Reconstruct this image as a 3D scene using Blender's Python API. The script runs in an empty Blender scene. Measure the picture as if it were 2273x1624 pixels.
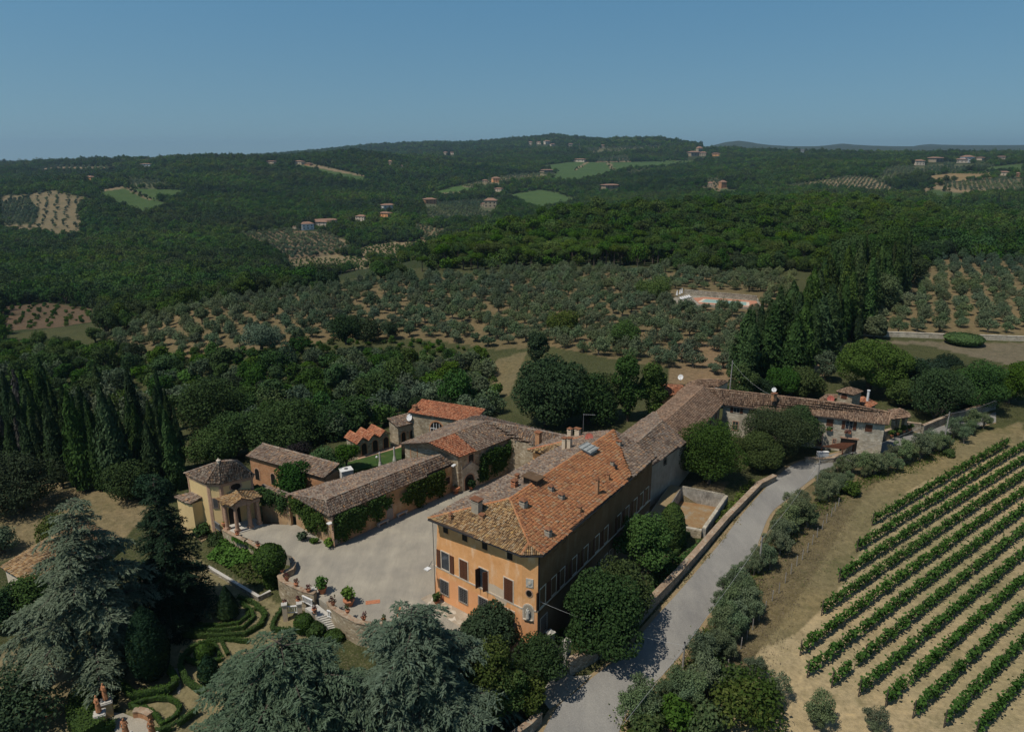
import bpy, math, random
import numpy as np
from mathutils import Vector, noise as mnoise
R = math.radians
rng = np.random.default_rng(7)
random.seed(7)
scn = bpy.context.scene
col = scn.collection

# ------------------------------------------------------------------ camera
FPX, HOR, CX, CY, CAMH = 1540.0, 350.0, 1136.5, 812.0, 48.0      # photo measured at 2273 x 1624
PITCH = math.atan((CY - HOR) / FPX)
cam_d = bpy.data.cameras.new('camera')
cam = bpy.data.objects.new('camera', cam_d)
col.objects.link(cam)
cam.location = (0, 0, CAMH)
cam.rotation_euler = (math.pi / 2 - PITCH, 0, 0)
cam_d.sensor_width = 36
cam_d.lens = 36 * FPX / 2273
cam_d.clip_start, cam_d.clip_end = 1.0, 60000
scn.camera = cam

# ------------------------------------------------------------------ light
SUN_EL, SUN_AZ = R(60), math.atan2(-0.82, -0.57)     # sun stands to the left, a little behind the camera
sd = Vector((math.cos(SUN_EL) * math.sin(SUN_AZ), math.cos(SUN_EL) * math.cos(SUN_AZ), math.sin(SUN_EL)))
w = bpy.data.worlds.new('World')
scn.world = w
w.use_nodes = True
nt = w.node_tree
bg = nt.nodes['Background']
sky = nt.nodes.new('ShaderNodeTexSky')
sky.sky_type = 'NISHITA'
sky.sun_disc = False
sky.sun_elevation = SUN_EL
sky.sun_rotation = SUN_AZ
sky.altitude = 300
sky.air_density, sky.dust_density, sky.ozone_density = 1.0, 0.35, 1.0
tint = nt.nodes.new('ShaderNodeMix'); tint.data_type = 'RGBA'; tint.blend_type = 'MULTIPLY'
tint.inputs[0].default_value = 1.0
sxyz = nt.nodes.new('ShaderNodeSeparateXYZ'); tr_ = nt.nodes.new('ShaderNodeValToRGB'); el_ = tr_.color_ramp.elements; el_.new(.5)
for q_, (p_, c_) in enumerate(((0.0, (.69, .80, .73)), (.20, (.62, .98, 1.0)), (.5, (.60, .76, .82)))): el_[q_].position = p_; el_[q_].color = c_ + (1,)
nt.links.new(tr_.outputs[0], tint.inputs[7])
tcd = nt.nodes.new('ShaderNodeTexCoord'); vad = nt.nodes.new('ShaderNodeVectorMath'); vad.inputs[1].default_value = (0, 0, .10)
vno = nt.nodes.new('ShaderNodeVectorMath'); vno.operation = 'NORMALIZE'      # look a little above the horizon glow: the photo's sky is even
nt.links.new(tcd.outputs['Generated'], sxyz.inputs[0]); nt.links.new(sxyz.outputs[2], tr_.inputs[0]); nt.links.new(tcd.outputs['Generated'], vad.inputs[0]); nt.links.new(vad.outputs[0], vno.inputs[0]); nt.links.new(vno.outputs[0], sky.inputs[0])
nt.links.new(sky.outputs[0], tint.inputs[6]); nt.links.new(tint.outputs[2], bg.inputs[0])
bg.inputs[1].default_value = 0.092
sl = bpy.data.lights.new('sun', 'SUN')
sl.energy, sl.angle, sl.color = 3.6, R(0.53), (1.0, 0.94, 0.85)
sun = bpy.data.objects.new('sun', sl)
col.objects.link(sun)
sun.rotation_euler = sd.to_track_quat('Z', 'Y').to_euler()
vs = scn.view_settings
vs.view_transform, vs.look, vs.exposure, vs.gamma = 'Standard', 'None', 0.0, 1.0
scn.cycles.max_bounces = 5
scn.cycles.diffuse_bounces = 2
scn.cycles.glossy_bounces = 2
scn.cycles.transmission_bounces = 3
scn.cycles.transparent_max_bounces = 6

# ------------------------------------------------------------------ picture <-> place
_c, _s = math.cos(PITCH), math.sin(PITCH)
def ray(u, v):
    x, y = (u - CX) / FPX, (v - CY) / FPX
    return np.array([x, _c - y * _s, -_s - y * _c])
def at(u, v, z=0.0):
    d = ray(u, v)
    t = (z - CAMH) / d[2]
    return Vector((d[0] * t, d[1] * t, z))
def atd(u, v, y):
    d = ray(u, v) * (y / ray(u, v)[1])
    return (d[0], d[1], CAMH + d[2])
def pix(x, y, z):
    z = z - CAMH
    f = np.maximum(y * _c - z * _s, 1e-3)
    return CX + FPX * x / f, CY - FPX * (y * _s + z * _c) / f
def inside(poly, u, v):
    u, v = np.asarray(u, float), np.asarray(v, float)
    r = np.zeros(u.shape, bool)
    n = len(poly)
    for i in range(n):
        (x0, y0), (x1, y1) = poly[i], poly[(i + 1) % n]
        if y0 == y1: continue
        c = ((y0 > v) != (y1 > v)) & (u < (x1 - x0) * (v - y0) / (y1 - y0) + x0)
        r ^= c
    return r

# ------------------------------------------------------------------ terrain heights
CP = []
def cz(z, *uv):                    # ground points known by height
    for u, v in uv: CP.append(tuple(at(u, v, z)))
def cd(*uvd):                      # ground points known by distance
    for u, v, d in uvd: CP.append(atd(u, v, d))
def cw(*p): CP.extend(p)
cz(-1.4, (700, 1250), (1000, 1300), (1250, 1250), (880, 1080), (620, 1200), (500, 1180), (1000, 1020), (800, 990), (1200, 1010))
cz(-2.0, (560, 1340), (480, 1450), (700, 1420), (900, 1450), (1100, 1470), (1250, 1480))
cz(-3.2, (300, 1580), (100, 1600), (450, 1560), (600, 1624), (900, 1624), (-200, 1624), (1100, 1590))
cz(-3.6, (60, 1350), (120, 1130), (240, 1085), (-200, 1300), (-200, 1100), (20, 1180))
cz(-2.8, (1290, 1610), (1150, 1624)); cz(-1.9, (1400, 1480), (1330, 1500)); cz(-1.3, (1500, 1310), (1560, 1350)); cz(-1.0, (1690, 1120), (1650, 1200)); cz(-0.8, (1790, 1020), (1930, 1010))
cz(-2.2, (1600, 1500), (1500, 1600), (1700, 1600)); cz(-1.2, (1900, 1300), (2100, 1500)); cz(-0.6, (2100, 1100), (2273, 1200), (2273, 1500), (2500, 1500), (2500, 1100)); cz(-0.3, (2273, 960), (2100, 960))
cz(-0.5, (1500, 900), (1400, 930), (1700, 880), (1900, 850), (2100, 850), (2273, 800), (2100, 760), (1950, 760), (2500, 800))
cz(0.0, (1250, 800), (1450, 770), (1600, 790), (1560, 690), (1300, 700), (1800, 760))
cz(-6.0, (900, 870), (700, 900), (560, 950), (1050, 860), (420, 1000)); cz(-3.0, (900, 770), (1050, 770), (760, 760))
cz(-1.0, (900, 690), (1100, 690), (760, 690), (900, 620), (1100, 615), (640, 700))
cz(1.0, (1300, 610), (1500, 605), (1700, 620), (1900, 610), (2100, 560), (2273, 560), (2500, 560))
cz(-4.0, (500, 720), (600, 660), (420, 690), (520, 760)); cz(-10.0, (300, 735), (200, 800), (330, 900), (100, 900), (0, 1000), (-200, 950)); cz(-14.0, (60, 780), (-200, 800))
cz(-24.0, (110, 705), (30, 690), (200, 690), (-200, 700), (300, 690), (420, 660)); cz(-34.0, (480, 650), (560, 640), (150, 650), (20, 660), (-200, 660))
cd((300, 600, 560), (100, 600, 560), (550, 590, 600), (-200, 600, 560), (300, 540, 720), (100, 545, 700), (560, 540, 720), (-200, 540, 720))
cd((660, 610, 640), (760, 600, 640), (830, 580, 680), (700, 550, 760), (600, 525, 830), (700, 515, 880), (900, 545, 780), (560, 510, 880))
cd((100, 500, 900), (180, 530, 860), (20, 470, 1000), (120, 440, 1080), (240, 470, 980), (300, 440, 1130), (360, 405, 1300), (220, 420, 1180), (100, 410, 1250), (-200, 470, 1000), (-200, 420, 1250))
cd((420, 480, 1000), (520, 450, 1150), (480, 400, 1400), (620, 400, 1450), (720, 440, 1250), (760, 390, 1600), (660, 365, 1750), (820, 420, 1400), (620, 480, 1000), (780, 470, 1080))
cd((0, 376, 2300), (100, 366, 2300), (270, 355, 2200), (400, 355, 2000), (500, 353, 2000), (600, 357, 1900), (700, 347, 2000), (790, 335, 2100), (860, 345, 2200), (940, 352, 2300), (-200, 372, 2300), (200, 385, 1800), (50, 395, 1700))
cw((-2900, 3200, 0), (-1800, 3300, 10), (-900, 3200, 10), (-500, 3000, 20))       # behind the left crest
cd((-300, 366, 9000), (0, 366, 9000), (150, 369, 9000), (350, 366, 8000))
cd((870, 470, 1050), (960, 455, 1250), (1090, 455, 1220), (940, 500, 950), (1060, 490, 1000), (850, 500, 930))
cd((980, 430, 1450), (1100, 420, 1550), (1200, 440, 1350), (1290, 450, 1300), (1180, 405, 1750), (1000, 385, 1900), (900, 370, 2000), (880, 400, 1700))
cd((1250, 390, 2000), (1400, 385, 2050), (1350, 362, 2450), (1480, 362, 2500), (1300, 400, 1850), (1450, 400, 1900), (1360, 410, 1700))
cd((800, 327, 4800), (860, 323, 4800), (960, 318, 4700), (1010, 322, 4600), (1070, 319, 4300), (1150, 310, 4400), (1230, 302, 4500), (1300, 310, 4400), (1345, 317, 4000), (1200, 335, 3500), (1050, 345, 3000), (950, 350, 2700), (1390, 312, 3600), (1480, 312, 3600), (1505, 322, 3500), (1540, 326, 3500), (1440, 335, 3000), (1550, 345, 2800))
cw((-900, 6500, 60), (0, 6500, 60), (800, 6500, 60), (1500, 5500, 60), (-2200, 6500, 20))
cd((1540, 332, 8500), (1580, 324, 8500), (1610, 315, 8500), (1640, 311, 8500), (1670, 316, 8500), (1700, 325, 8500), (1750, 330, 9000), (1810, 326, 9000), (1870, 317, 9000), (1920, 325, 9000), (1965, 334, 9500), (2005, 332, 9500), (2035, 322, 9500), (2065, 318, 9500), (2100, 324, 9500), (2135, 330, 10000), (2180, 326, 10000), (2230, 321, 10000), (2273, 325, 10000), (2400, 328, 10000), (2500, 322, 10000))
cd((1640, 337, 6500), (1870, 338, 6500), (2060, 338, 6500), (2273, 338, 6500))
cw((3000, 14000, 50), (6000, 14000, 50), (9000, 14000, 50), (0, 14000, 0), (-4000, 14000, -20), (-9000, 14000, -20))
cd((1600, 349, 2600), (1700, 347, 2600), (1850, 347, 2600), (2000, 348, 2600), (2150, 349, 2500), (2273, 350, 2500), (2500, 350, 2500))
cw((1700, 3600, 10), (2400, 3600, 10), (3200, 3600, 10))
cd((1600, 400, 1500), (1580, 430, 1200), (1750, 395, 1550), (1900, 410, 1350), (2000, 390, 1500), (2080, 430, 1150), (2150, 400, 1350), (2260, 395, 1350), (2150, 370, 1800), (2000, 365, 1900), (1750, 365, 2000), (2500, 400, 1350))
# pine ridge between the orchard and the far valley
cd((900, 590, 340), (1100, 585, 350), (1300, 575, 365), (1500, 560, 380), (1700, 560, 380), (1100, 530, 450), (1300, 520, 460), (1500, 500, 490), (1000, 555, 400),
   (1300, 478, 560), (1500, 463, 600), (1420, 470, 570), (1700, 455, 640), (1820, 447, 680), (1950, 455, 640), (2100, 475, 600), (2273, 480, 590), (1900, 500, 510), (2273, 520, 480), (2100, 520, 480), (2500, 480, 590), (1200, 500, 510))
cw((60, 760, -38), (260, 900, -30), (450, 900, -20), (600, 900, -15), (-80, 620, -36), (-20, 520, -22), (700, 850, -15))
CPA = np.array(CP)
def feat(x, y):
    d = np.hypot(x, y)
    return np.stack([np.arctan2(x, y) * 3.0, np.log(np.maximum(d, 5.0)) * 1.6], -1)
_F = feat(CPA[:, 0], CPA[:, 1])
_K = np.linalg.norm(_F[:, None] - _F[None], axis=-1)
_W = np.linalg.solve(_K - 0.02 * np.eye(len(_F)), CPA[:, 2] - 0.0)
_G = [(rng.uniform(-1, 1, 2), rng.uniform(0, 6.28)) for _ in range(14)]
def ground(x, y):
    x, y = np.atleast_1d(np.asarray(x, float)), np.atleast_1d(np.asarray(y, float))
    out = np.zeros(x.shape)
    xf, yf = x.ravel(), y.ravel()
    o = np.zeros(xf.shape)
    for i in range(0, len(xf), 20000):
        q = feat(xf[i:i + 20000], yf[i:i + 20000])
        o[i:i + 20000] = np.linalg.norm(q[:, None] - _F[None], axis=-1) @ _W
    d = np.hypot(xf, yf)
    amp = np.clip((d - 480) / 900, 0, 1) * 15 * np.exp(-np.maximum(d - 1500, 0) / 2200)
    nz = np.zeros(xf.shape)
    for k, (dv, ph) in enumerate(_G):
        lam = 160.0 * 1.35 ** k
        dv = dv / np.linalg.norm(dv)
        nz += (1.0 if k > 6 else 2.6) * np.sin((xf * dv[0] + yf * dv[1]) * 6.283 / lam + ph) * (lam / 3000) ** 0.7
    return (o + nz * amp * 0.16).reshape(out.shape)
def gz(x, y): return float(ground([x], [y])[0])
def hit(u, v, far=14000):          # where the sight line through a photo pixel meets the ground
    d = ray(u, v)
    t = np.exp(np.linspace(math.log(25), math.log(far), 700))
    for _ in range(3):
        x, y, z = d[0] * t, d[1] * t, CAMH + d[2] * t
        below = np.nonzero(z < ground(x, y))[0]
        if len(below) == 0:
            break
        k = below[0]
        t = np.linspace(t[max(k - 1, 0)], t[k], 60)
    k = below[0] if len(below) else -1
    return Vector((d[0] * t[k], d[1] * t[k], float(ground([d[0] * t[k]], [d[1] * t[k]])[0])))
# ------------------------------------------------------------------ materials
def srgb(r, g, b):
    return tuple(((c / 255) / 12.92 if c / 255 <= .04045 else ((c / 255 + .055) / 1.055) ** 2.4) for c in (r, g, b)) + (1,)
class NT:
    def __init__(s, name, rough=0.85, spec=0.2):
        s.m = bpy.data.materials.new(name); s.m.use_nodes = True
        s.t = s.m.node_tree; s.b = s.t.nodes['Principled BSDF']
        s.b.inputs['Roughness'].default_value = rough
        s.b.inputs['Specular IOR Level'].default_value = spec
    def n(s, t, **k):
        o = s.t.nodes.new(t)
        for a, v in k.items(): setattr(o, a, v)
        return o
    def l(s, a, b): s.t.links.new(a, b)
    def pos(s):
        return s.n('ShaderNodeNewGeometry').outputs['Position']
    def obj(s):
        return s.n('ShaderNodeTexCoord').outputs['Object']
    def noise(s, scale, detail=4, rough=.6, vec=None, stretch=None):
        o = s.n('ShaderNodeTexNoise')
        o.inputs['Scale'].default_value = scale; o.inputs['Detail'].default_value = detail; o.inputs['Roughness'].default_value = rough
        vec = vec or s.pos()
        if stretch:
            mp = s.n('ShaderNodeMapping'); mp.inputs['Scale'].default_value = stretch
            s.l(vec, mp.inputs['Vector']); vec = mp.outputs[0]
        s.l(vec, o.inputs['Vector'])
        return o.outputs['Fac']
    def ramp(s, fac, *stops):
        o = s.n('ShaderNodeValToRGB')
        e = o.color_ramp.elements
        while len(e) < len(stops): e.new(0.5)
        for k, (p, c) in enumerate(stops):
            e[k].position = p; e[k].color = c if len(c) == 4 else tuple(c) + (1,)
        s.l(fac, o.inputs[0])
        return o.outputs[0]
    def val(s, fac, lo, hi):        # smooth threshold to 0..1
        o = s.n('ShaderNodeMapRange'); o.inputs['From Min'].default_value = lo; o.inputs['From Max'].default_value = hi
        s.l(fac, o.inputs['Value'])
        return o.outputs[0]
    def mix(s, fac, a, b, mode='MIX'):
        o = s.n('ShaderNodeMix', data_type='RGBA', blend_type=mode)
        for i, x in ((0, fac), (6, a), (7, b)):
            if hasattr(x, 'is_linked'): s.l(x, o.inputs[i])
            elif i == 0: o.inputs[0].default_value = x
            else: o.inputs[i].default_value = x if len(x) == 4 else tuple(x) + (1,)
        return o.outputs[2]
    def math(s, op, a, b=0.0):
        o = s.n('ShaderNodeMath', operation=op)
        for i, x in ((0, a), (1, b)):
            if hasattr(x, 'is_linked'): s.l(x, o.inputs[i])
            else: o.inputs[i].default_value = x
        return o.outputs[0]
    def attr(s, name):
        o = s.n('ShaderNodeAttribute'); o.attribute_name = name
        return o
    def bump(s, h, strength=.4, dist=.05):
        o = s.n('ShaderNodeBump'); o.inputs['Strength'].default_value = strength; o.inputs['Distance'].default_value = dist
        s.l(h, o.inputs['Height']); s.l(o.outputs[0], s.b.inputs['Normal'])
    def out(s, c):
        if hasattr(c, 'is_linked'): s.l(c, s.b.inputs['Base Color'])
        else: s.b.inputs['Base Color'].default_value = c if len(c) == 4 else tuple(c) + (1,)
        return s.m
def plain(name, c, rough=.7, var=.25, scale=3.0, metal=0.0, spec=.25):
    k = NT(name, rough, spec); k.b.inputs['Metallic'].default_value = metal
    f = k.noise(scale, 4)
    d = tuple(x * (1 - var) for x in c[:3]); e = tuple(min(1, x * (1 + var)) for x in c[:3])
    return k.out(k.ramp(f, (.3, d), (.7, e)))
def leafmat(name, dark, mid, light, dry=None, trans=.12, vr=1.0):
    k = NT(name, .8, .06)
    r = k.attr('rnd').outputs['Fac']
    oi = k.n('ShaderNodeObjectInfo').outputs['Random']
    c = k.ramp(r, (0, dark), (.5, mid), (1, light))
    h = k.n('ShaderNodeHueSaturation')
    k.l(k.math('ADD', k.math('MULTIPLY', oi, .05 * vr), .5 - .025 * vr), h.inputs['Hue'])
    k.l(k.math('ADD', k.math('MULTIPLY', k.math('FRACT', k.math('MULTIPLY', oi, 7.31)), .5 * vr), 1 - .25 * vr), h.inputs['Value'])
    k.l(k.math('ADD', k.math('MULTIPLY', k.math('FRACT', k.math('MULTIPLY', oi, 3.77)), .3 * vr), 1 - .2 * vr), h.inputs['Saturation'])
    k.l(c, h.inputs['Color'])
    c = h.outputs[0]
    loc = k.n('ShaderNodeObjectInfo').outputs['Location']            # stands of one species differ from the next
    c = k.mix(1.0, c, k.ramp(k.noise(.011, 4, .6, loc), (.3, (.76, .84, .88)), (.5, (1, 1, 1)), (.7, (1.28, 1.18, .95))), 'MULTIPLY')
    c = k.mix(1.0, c, k.ramp(k.noise(.0042, 3, .55, loc), (.34, (.66, .76, .82)), (.5, (1, 1, 1)), (.66, (1.45, 1.30, 1.0))), 'MULTIPLY')
    if dry:
        c = k.mix(k.val(k.noise(.35, 3, .6, k.obj()), .56, .7), c, dry)
    m = k.out(c)
    tr = k.n('ShaderNodeBsdfTranslucent'); k.l(c, tr.inputs[0])
    ms = k.n('ShaderNodeMixShader'); ms.inputs[0].default_value = trans
    k.l(k.b.outputs[0], ms.inputs[1]); k.l(tr.outputs[0], ms.inputs[2])
    k.l(ms.outputs[0], k.t.nodes['Material Output'].inputs[0])
    return m
M = {}
M['broad'] = leafmat('broadleaf foliage', (.032, .064, .012), (.050, .094, .017), (.072, .124, .026))
M['bright'] = leafmat('bright shrub foliage', (.046, .094, .014), (.062, .122, .019), (.086, .150, .028))
M['oak'] = leafmat('holm oak foliage', (.027, .048, .016), (.040, .066, .022), (.060, .088, .036))
M['pine'] = leafmat('stone pine needles', (.034, .070, .009), (.050, .094, .013), (.070, .120, .018))
M['olive'] = leafmat('olive foliage', (.076, .106, .052), (.103, .140, .070), (.138, .176, .094))
M['roadolive'] = leafmat('roadside olive foliage', (.085, .115, .052), (.125, .160, .076), (.175, .215, .110))
M['cyp'] = leafmat('cypress foliage', (.020, .042, .012), (.040, .072, .020), (.072, .116, .034))
M['cypdry'] = leafmat('half dead cypress foliage', (.045, .040, .030), (.075, .066, .052), (.10, .09, .075))
M['cedar'] = leafmat('blue cedar needles', (.082, .118, .064), (.146, .192, .102), (.222, .270, .160))
M['fir'] = leafmat('dark fir needles', (.014, .032, .014), (.024, .048, .021), (.040, .068, .033))
M['box'] = leafmat('clipped box leaves', (.034, .066, .013), (.062, .106, .021), (.092, .145, .033), vr=.4)
M['ivy'] = leafmat('wall creeper leaves', (.030, .052, .011), (.058, .094, .020), (.098, .140, .032))
M['vine'] = leafmat('vine leaves', (.030, .075, .012), (.055, .118, .020), (.095, .170, .036), vr=.15)
M['bramble'] = leafmat('bank bramble leaves', (.034, .058, .012), (.066, .094, .022), (.120, .138, .040))
M['purple'] = leafmat('purple plum leaves', (.016, .014, .014), (.030, .024, .022), (.052, .040, .034))
M['lemon'] = leafmat('potted shrub leaves', (.06, .12, .02), (.11, .19, .035), (.19, .28, .06))
M['flower'] = leafmat('potted flower petals', (.10, .03, .03), (.17, .06, .05), (.12, .12, .05))
M['dead'] = leafmat('dead branch twigs', (.06, .045, .038), (.10, .075, .06), (.14, .10, .085))
M['bark'] = plain('bark', (.085, .068, .052), .9, .4, 6)
M['palebark'] = plain('pale olive bark', (.13, .115, .095), .9, .4, 6)

# ------------------------------------------------------------------ mesh builder
def tag(o, label=None, cat=None, group=None, kind=None):
    for k, v in (('label', label), ('category', cat), ('group', group), ('kind', kind)):
        if v: o[k] = v
    return o
def empty(name, loc, label, cat, group=None, rz=0.0):
    o = bpy.data.objects.new(name, None)
    o.empty_display_size = .3
    o.location = loc; o.rotation_euler = (0, 0, rz)
    col.objects.link(o)
    return tag(o, label, cat, group)
def link(name, me, parent=None, loc=None):
    o = bpy.data.objects.new(name, me)
    col.objects.link(o)
    if parent is not None: o.parent = parent
    if loc is not None: o.location = loc
    return o
def npmesh(name, V, Q, mats, rnd=None, mi=None, T=None, smooth=False):
    """mesh from numpy: V (n,3), Q (m,4) quads, T (k,3) triangles; rnd per-vertex attribute; mi per-face material index"""
    me = bpy.data.meshes.new(name)
    V = np.asarray(V, np.float32)
    Q = np.zeros((0, 4), int) if Q is None else np.asarray(Q)
    T = np.zeros((0, 3), int) if T is None else np.asarray(T)
    nl = Q.size + T.size
    me.vertices.add(len(V)); me.vertices.foreach_set('co', V.ravel())
    me.loops.add(nl); me.loops.foreach_set('vertex_index', np.concatenate([Q.ravel(), T.ravel()]).astype(np.int32))
    nf = len(Q) + len(T)
    me.polygons.add(nf)
    st = np.concatenate([np.arange(len(Q)) * 4, Q.size + np.arange(len(T)) * 3]).astype(np.int32)
    me.polygons.foreach_set('loop_start', st)
    if mi is not None: me.polygons.foreach_set('material_index', np.asarray(mi, np.int32))
    if smooth: me.polygons.foreach_set('use_smooth', np.ones(nf, bool))
    for m in (mats if isinstance(mats, (list, tuple)) else [mats]): me.materials.append(m)
    if rnd is not None:
        a = me.attributes.new('rnd', 'FLOAT', 'POINT'); a.data.foreach_set('value', np.asarray(rnd, np.float32))
    me.update(calc_edges=True)
    return me
class MB:
    def __init__(s): s.v, s.f, s.i = [], [], []
    def add(s, vs, fs, mi=0):
        b = len(s.v); s.v += [tuple(p) for p in vs]
        for f in fs: s.f.append(tuple(b + k for k in f)); s.i.append(mi)
        return s
    def box(s, c, size, rz=0.0, mi=0, taper=1.0):          # c = centre of the base
        x, y, z = size[0] / 2, size[1] / 2, size[2]
        ca, sa = math.cos(rz), math.sin(rz)
        P = []
        for k, zz in ((1, 0), (taper, z)):
            for a, b in ((-x, -y), (x, -y), (x, y), (-x, y)):
                a, b = a * k, b * k
                P.append((c[0] + a * ca - b * sa, c[1] + a * sa + b * ca, c[2] + zz))
        return s.add(P, [(3, 2, 1, 0), (4, 5, 6, 7), (0, 1, 5, 4), (1, 2, 6, 5), (2, 3, 7, 6), (3, 0, 4, 7)], mi)
    def prism(s, poly, z0, z1, mi=0, cap=True):
        n = len(poly)
        a = sum(poly[i][0] * poly[(i + 1) % n][1] - poly[(i + 1) % n][0] * poly[i][1] for i in range(n))
        if a < 0: poly = poly[::-1]
        f0 = z0 if callable(z0) else (lambda x, y: z0)
        f1 = z1 if callable(z1) else (lambda x, y: z1)
        P = [(p[0], p[1], f0(p[0], p[1])) for p in poly] + [(p[0], p[1], f1(p[0], p[1])) for p in poly]
        F = [(i, (i + 1) % n, n + (i + 1) % n, n + i) for i in range(n)]
        if cap: F += [tuple(range(n - 1, -1, -1)), tuple(range(n, 2 * n))]
        return s.add(P, F, mi)
    def slab(s, pts, t, mi=0):                             # 3-D polygon given thickness downwards
        n = len(pts)
        P = [tuple(p) for p in pts] + [(p[0], p[1], p[2] - t) for p in pts]
        a = sum(pts[i][0] * pts[(i + 1) % n][1] - pts[(i + 1) % n][0] * pts[i][1] for i in range(n))
        F = [tuple(range(n)), tuple(range(2 * n - 1, n - 1, -1))] + [(i, n + i, n + (i + 1) % n, (i + 1) % n) for i in range(n)]
        if a < 0: F = [f[::-1] for f in F]
        return s.add(P, F, mi)
    def obox(s, o, ux, uy, uz, mi=0):                      # box from a corner and three edge vectors
        o, ux, uy, uz = map(Vector, (o, ux, uy, uz))
        P = [o, o + ux, o + ux + uy, o + uy, o + uz, o + ux + uz, o + ux + uy + uz, o + uy + uz]
        F = [(3, 2, 1, 0), (4, 5, 6, 7), (0, 1, 5, 4), (1, 2, 6, 5), (2, 3, 7, 6), (3, 0, 4, 7)]
        if ux.cross(uy).dot(uz) < 0: F = [f[::-1] for f in F]
        return s.add(P, F, mi)
    def tube(s, path, r, n=6, mi=0, cap=True):
        path = [Vector(p) for p in path]
        rs = r if isinstance(r, (list, tuple)) else [r] * len(path)
        P, F = [], []
        for k, p in enumerate(path):
            d = (path[min(k + 1, len(path) - 1)] - path[max(k - 1, 0)]).normalized()
            a = d.cross(Vector((0, 0, 1)) if abs(d.z) < .9 else Vector((1, 0, 0))).normalized(); b = d.cross(a)
            for j in range(n):
                t = 2 * math.pi * j / n
                P.append(p + (a * math.cos(t) + b * math.sin(t)) * rs[k])
        for k in range(len(path) - 1):
            for j in range(n):
                F.append((k * n + j, k * n + (j + 1) % n, (k + 1) * n + (j + 1) % n, (k + 1) * n + j))
        if cap: F += [tuple(range(n)), tuple(range(len(P) - 1, len(P) - n - 1, -1))]
        return s.add(P, F, mi)
    def lathe(s, c, prof, n=12, mi=0):                     # prof = [(r, z)...]
        P = [(c[0] + r * math.cos(2 * math.pi * j / n), c[1] + r * math.sin(2 * math.pi * j / n), c[2] + z) for r, z in prof for j in range(n)]
        F = [(k * n + j, k * n + (j + 1) % n, (k + 1) * n + (j + 1) % n, (k + 1) * n + j) for k in range(len(prof) - 1) for j in range(n)]
        F += [tuple(range(n - 1, -1, -1)), tuple(range(len(P) - n, len(P)))]
        return s.add(P, F, mi)
    def mesh(s, name, mats):
        me = bpy.data.meshes.new(name)
        me.from_pydata([tuple(p) for p in s.v], [], s.f)
        for m in (mats if isinstance(mats, (list, tuple)) else [mats]): me.materials.append(m)
        me.polygons.foreach_set('material_index', s.i)
        me.update()
        return me
    def build(s, name, mats, parent=None, loc=None, bevel=0.0):
        if parent is not None and loc is None:             # built in world space: make it local to its thing
            pm = parent
            inv = Vector((0, 0, 0))
            while pm is not None: inv += pm.location; pm = pm.parent
            s.v = [(p[0] - inv.x, p[1] - inv.y, p[2] - inv.z) for p in s.v]
        o = link(name, s.mesh(name, mats), parent, loc)
        if bevel:
            b = o.modifiers.new('bevel', 'BEVEL'); b.width = bevel; b.segments = 1; b.limit_method = 'ANGLE'
        return o

# ------------------------------------------------------------------ foliage meshes: many small leaf faces spread through a crown
def cards(P, N, size, aspect=1.5, jit=.6, r=rng, bend=.0):
    """rhombic leaf faces at points P, facing roughly along N"""
    n = len(P)
    D = N + r.normal(0, jit, (n, 3)); D /= np.linalg.norm(D, axis=1, keepdims=True) + 1e-9
    A = np.cross(D, r.normal(0, 1, (n, 3))); A /= np.linalg.norm(A, axis=1, keepdims=True) + 1e-9
    B = np.cross(D, A)
    sz = (size * r.uniform(.65, 1.3, (n, 1)))
    V = np.stack([P + A * sz * aspect * .5, P + B * sz * .5, P - A * sz * aspect * .5, P - B * sz * .5], 1)
    rn = np.repeat(np.clip(r.normal(.5, .22, n), 0, 1), 4)
    return V.reshape(-1, 3), np.arange(n * 4).reshape(n, 4), rn
def crown_pts(lobes, per, r=rng, shell=.55):
    """points on a set of lobes (cx,cy,cz,rx,ry,rz), mostly near their skins"""
    P, N = [], []
    tot = sum((l[3] * l[4] + l[4] * l[5] + l[3] * l[5]) for l in lobes)
    for l in lobes:
        k = max(3, int(per * (l[3] * l[4] + l[4] * l[5] + l[3] * l[5]) / tot))
        d = r.normal(0, 1, (k, 3)); d /= np.linalg.norm(d, axis=1, keepdims=True)
        rad = shell + (1.06 - shell) * r.uniform(0, 1, (k, 1)) ** .5
        P.append(np.array(l[:3]) + d * rad * np.array(l[3:])); N.append(d / np.array(l[3:]) * min(l[3:]))
    P, N = np.concatenate(P), np.concatenate(N)
    N[:, 2] += .25
    return P, N / (np.linalg.norm(N, axis=1, keepdims=True) + 1e-9)
def merge(*parts):
    V, Q, Rn, Mi, b = [], [], [], [], 0
    for v, q, rn, mi in parts:
        V.append(v); Q.append(np.asarray(q) + b); Rn.append(rn); Mi.append(np.full(len(q), mi)); b += len(v)
    return np.concatenate(V), np.concatenate(Q), np.concatenate(Rn), np.concatenate(Mi)
def limb(path, rs, n=5):
    b = MB(); b.tube(path, rs, n, cap=False)
    V = np.array([tuple(p) for p in b.v]); return V, np.array(b.f), np.full(len(V), .5)
def lobes_round(r, h, n, z0, sq=.8, rs=None, spread=.62, lob=.5):
    rs = rs or rng
    L = [(0, 0, z0 + h * .5, r * .62, r * .62, h * .42)]
    for _ in range(n):
        a, e = rs.uniform(0, 6.283), rs.uniform(-.75, 1.0)
        rr = math.sqrt(max(0, 1 - min(1, abs(e)) ** 2)) * spread * r * rs.uniform(.75, 1.15)
        s = r * lob * rs.uniform(.7, 1.25)
        L.append((math.cos(a) * rr, math.sin(a) * rr, z0 + h * .5 + e * h * .36, s, s, s * sq))
    return L
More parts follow.
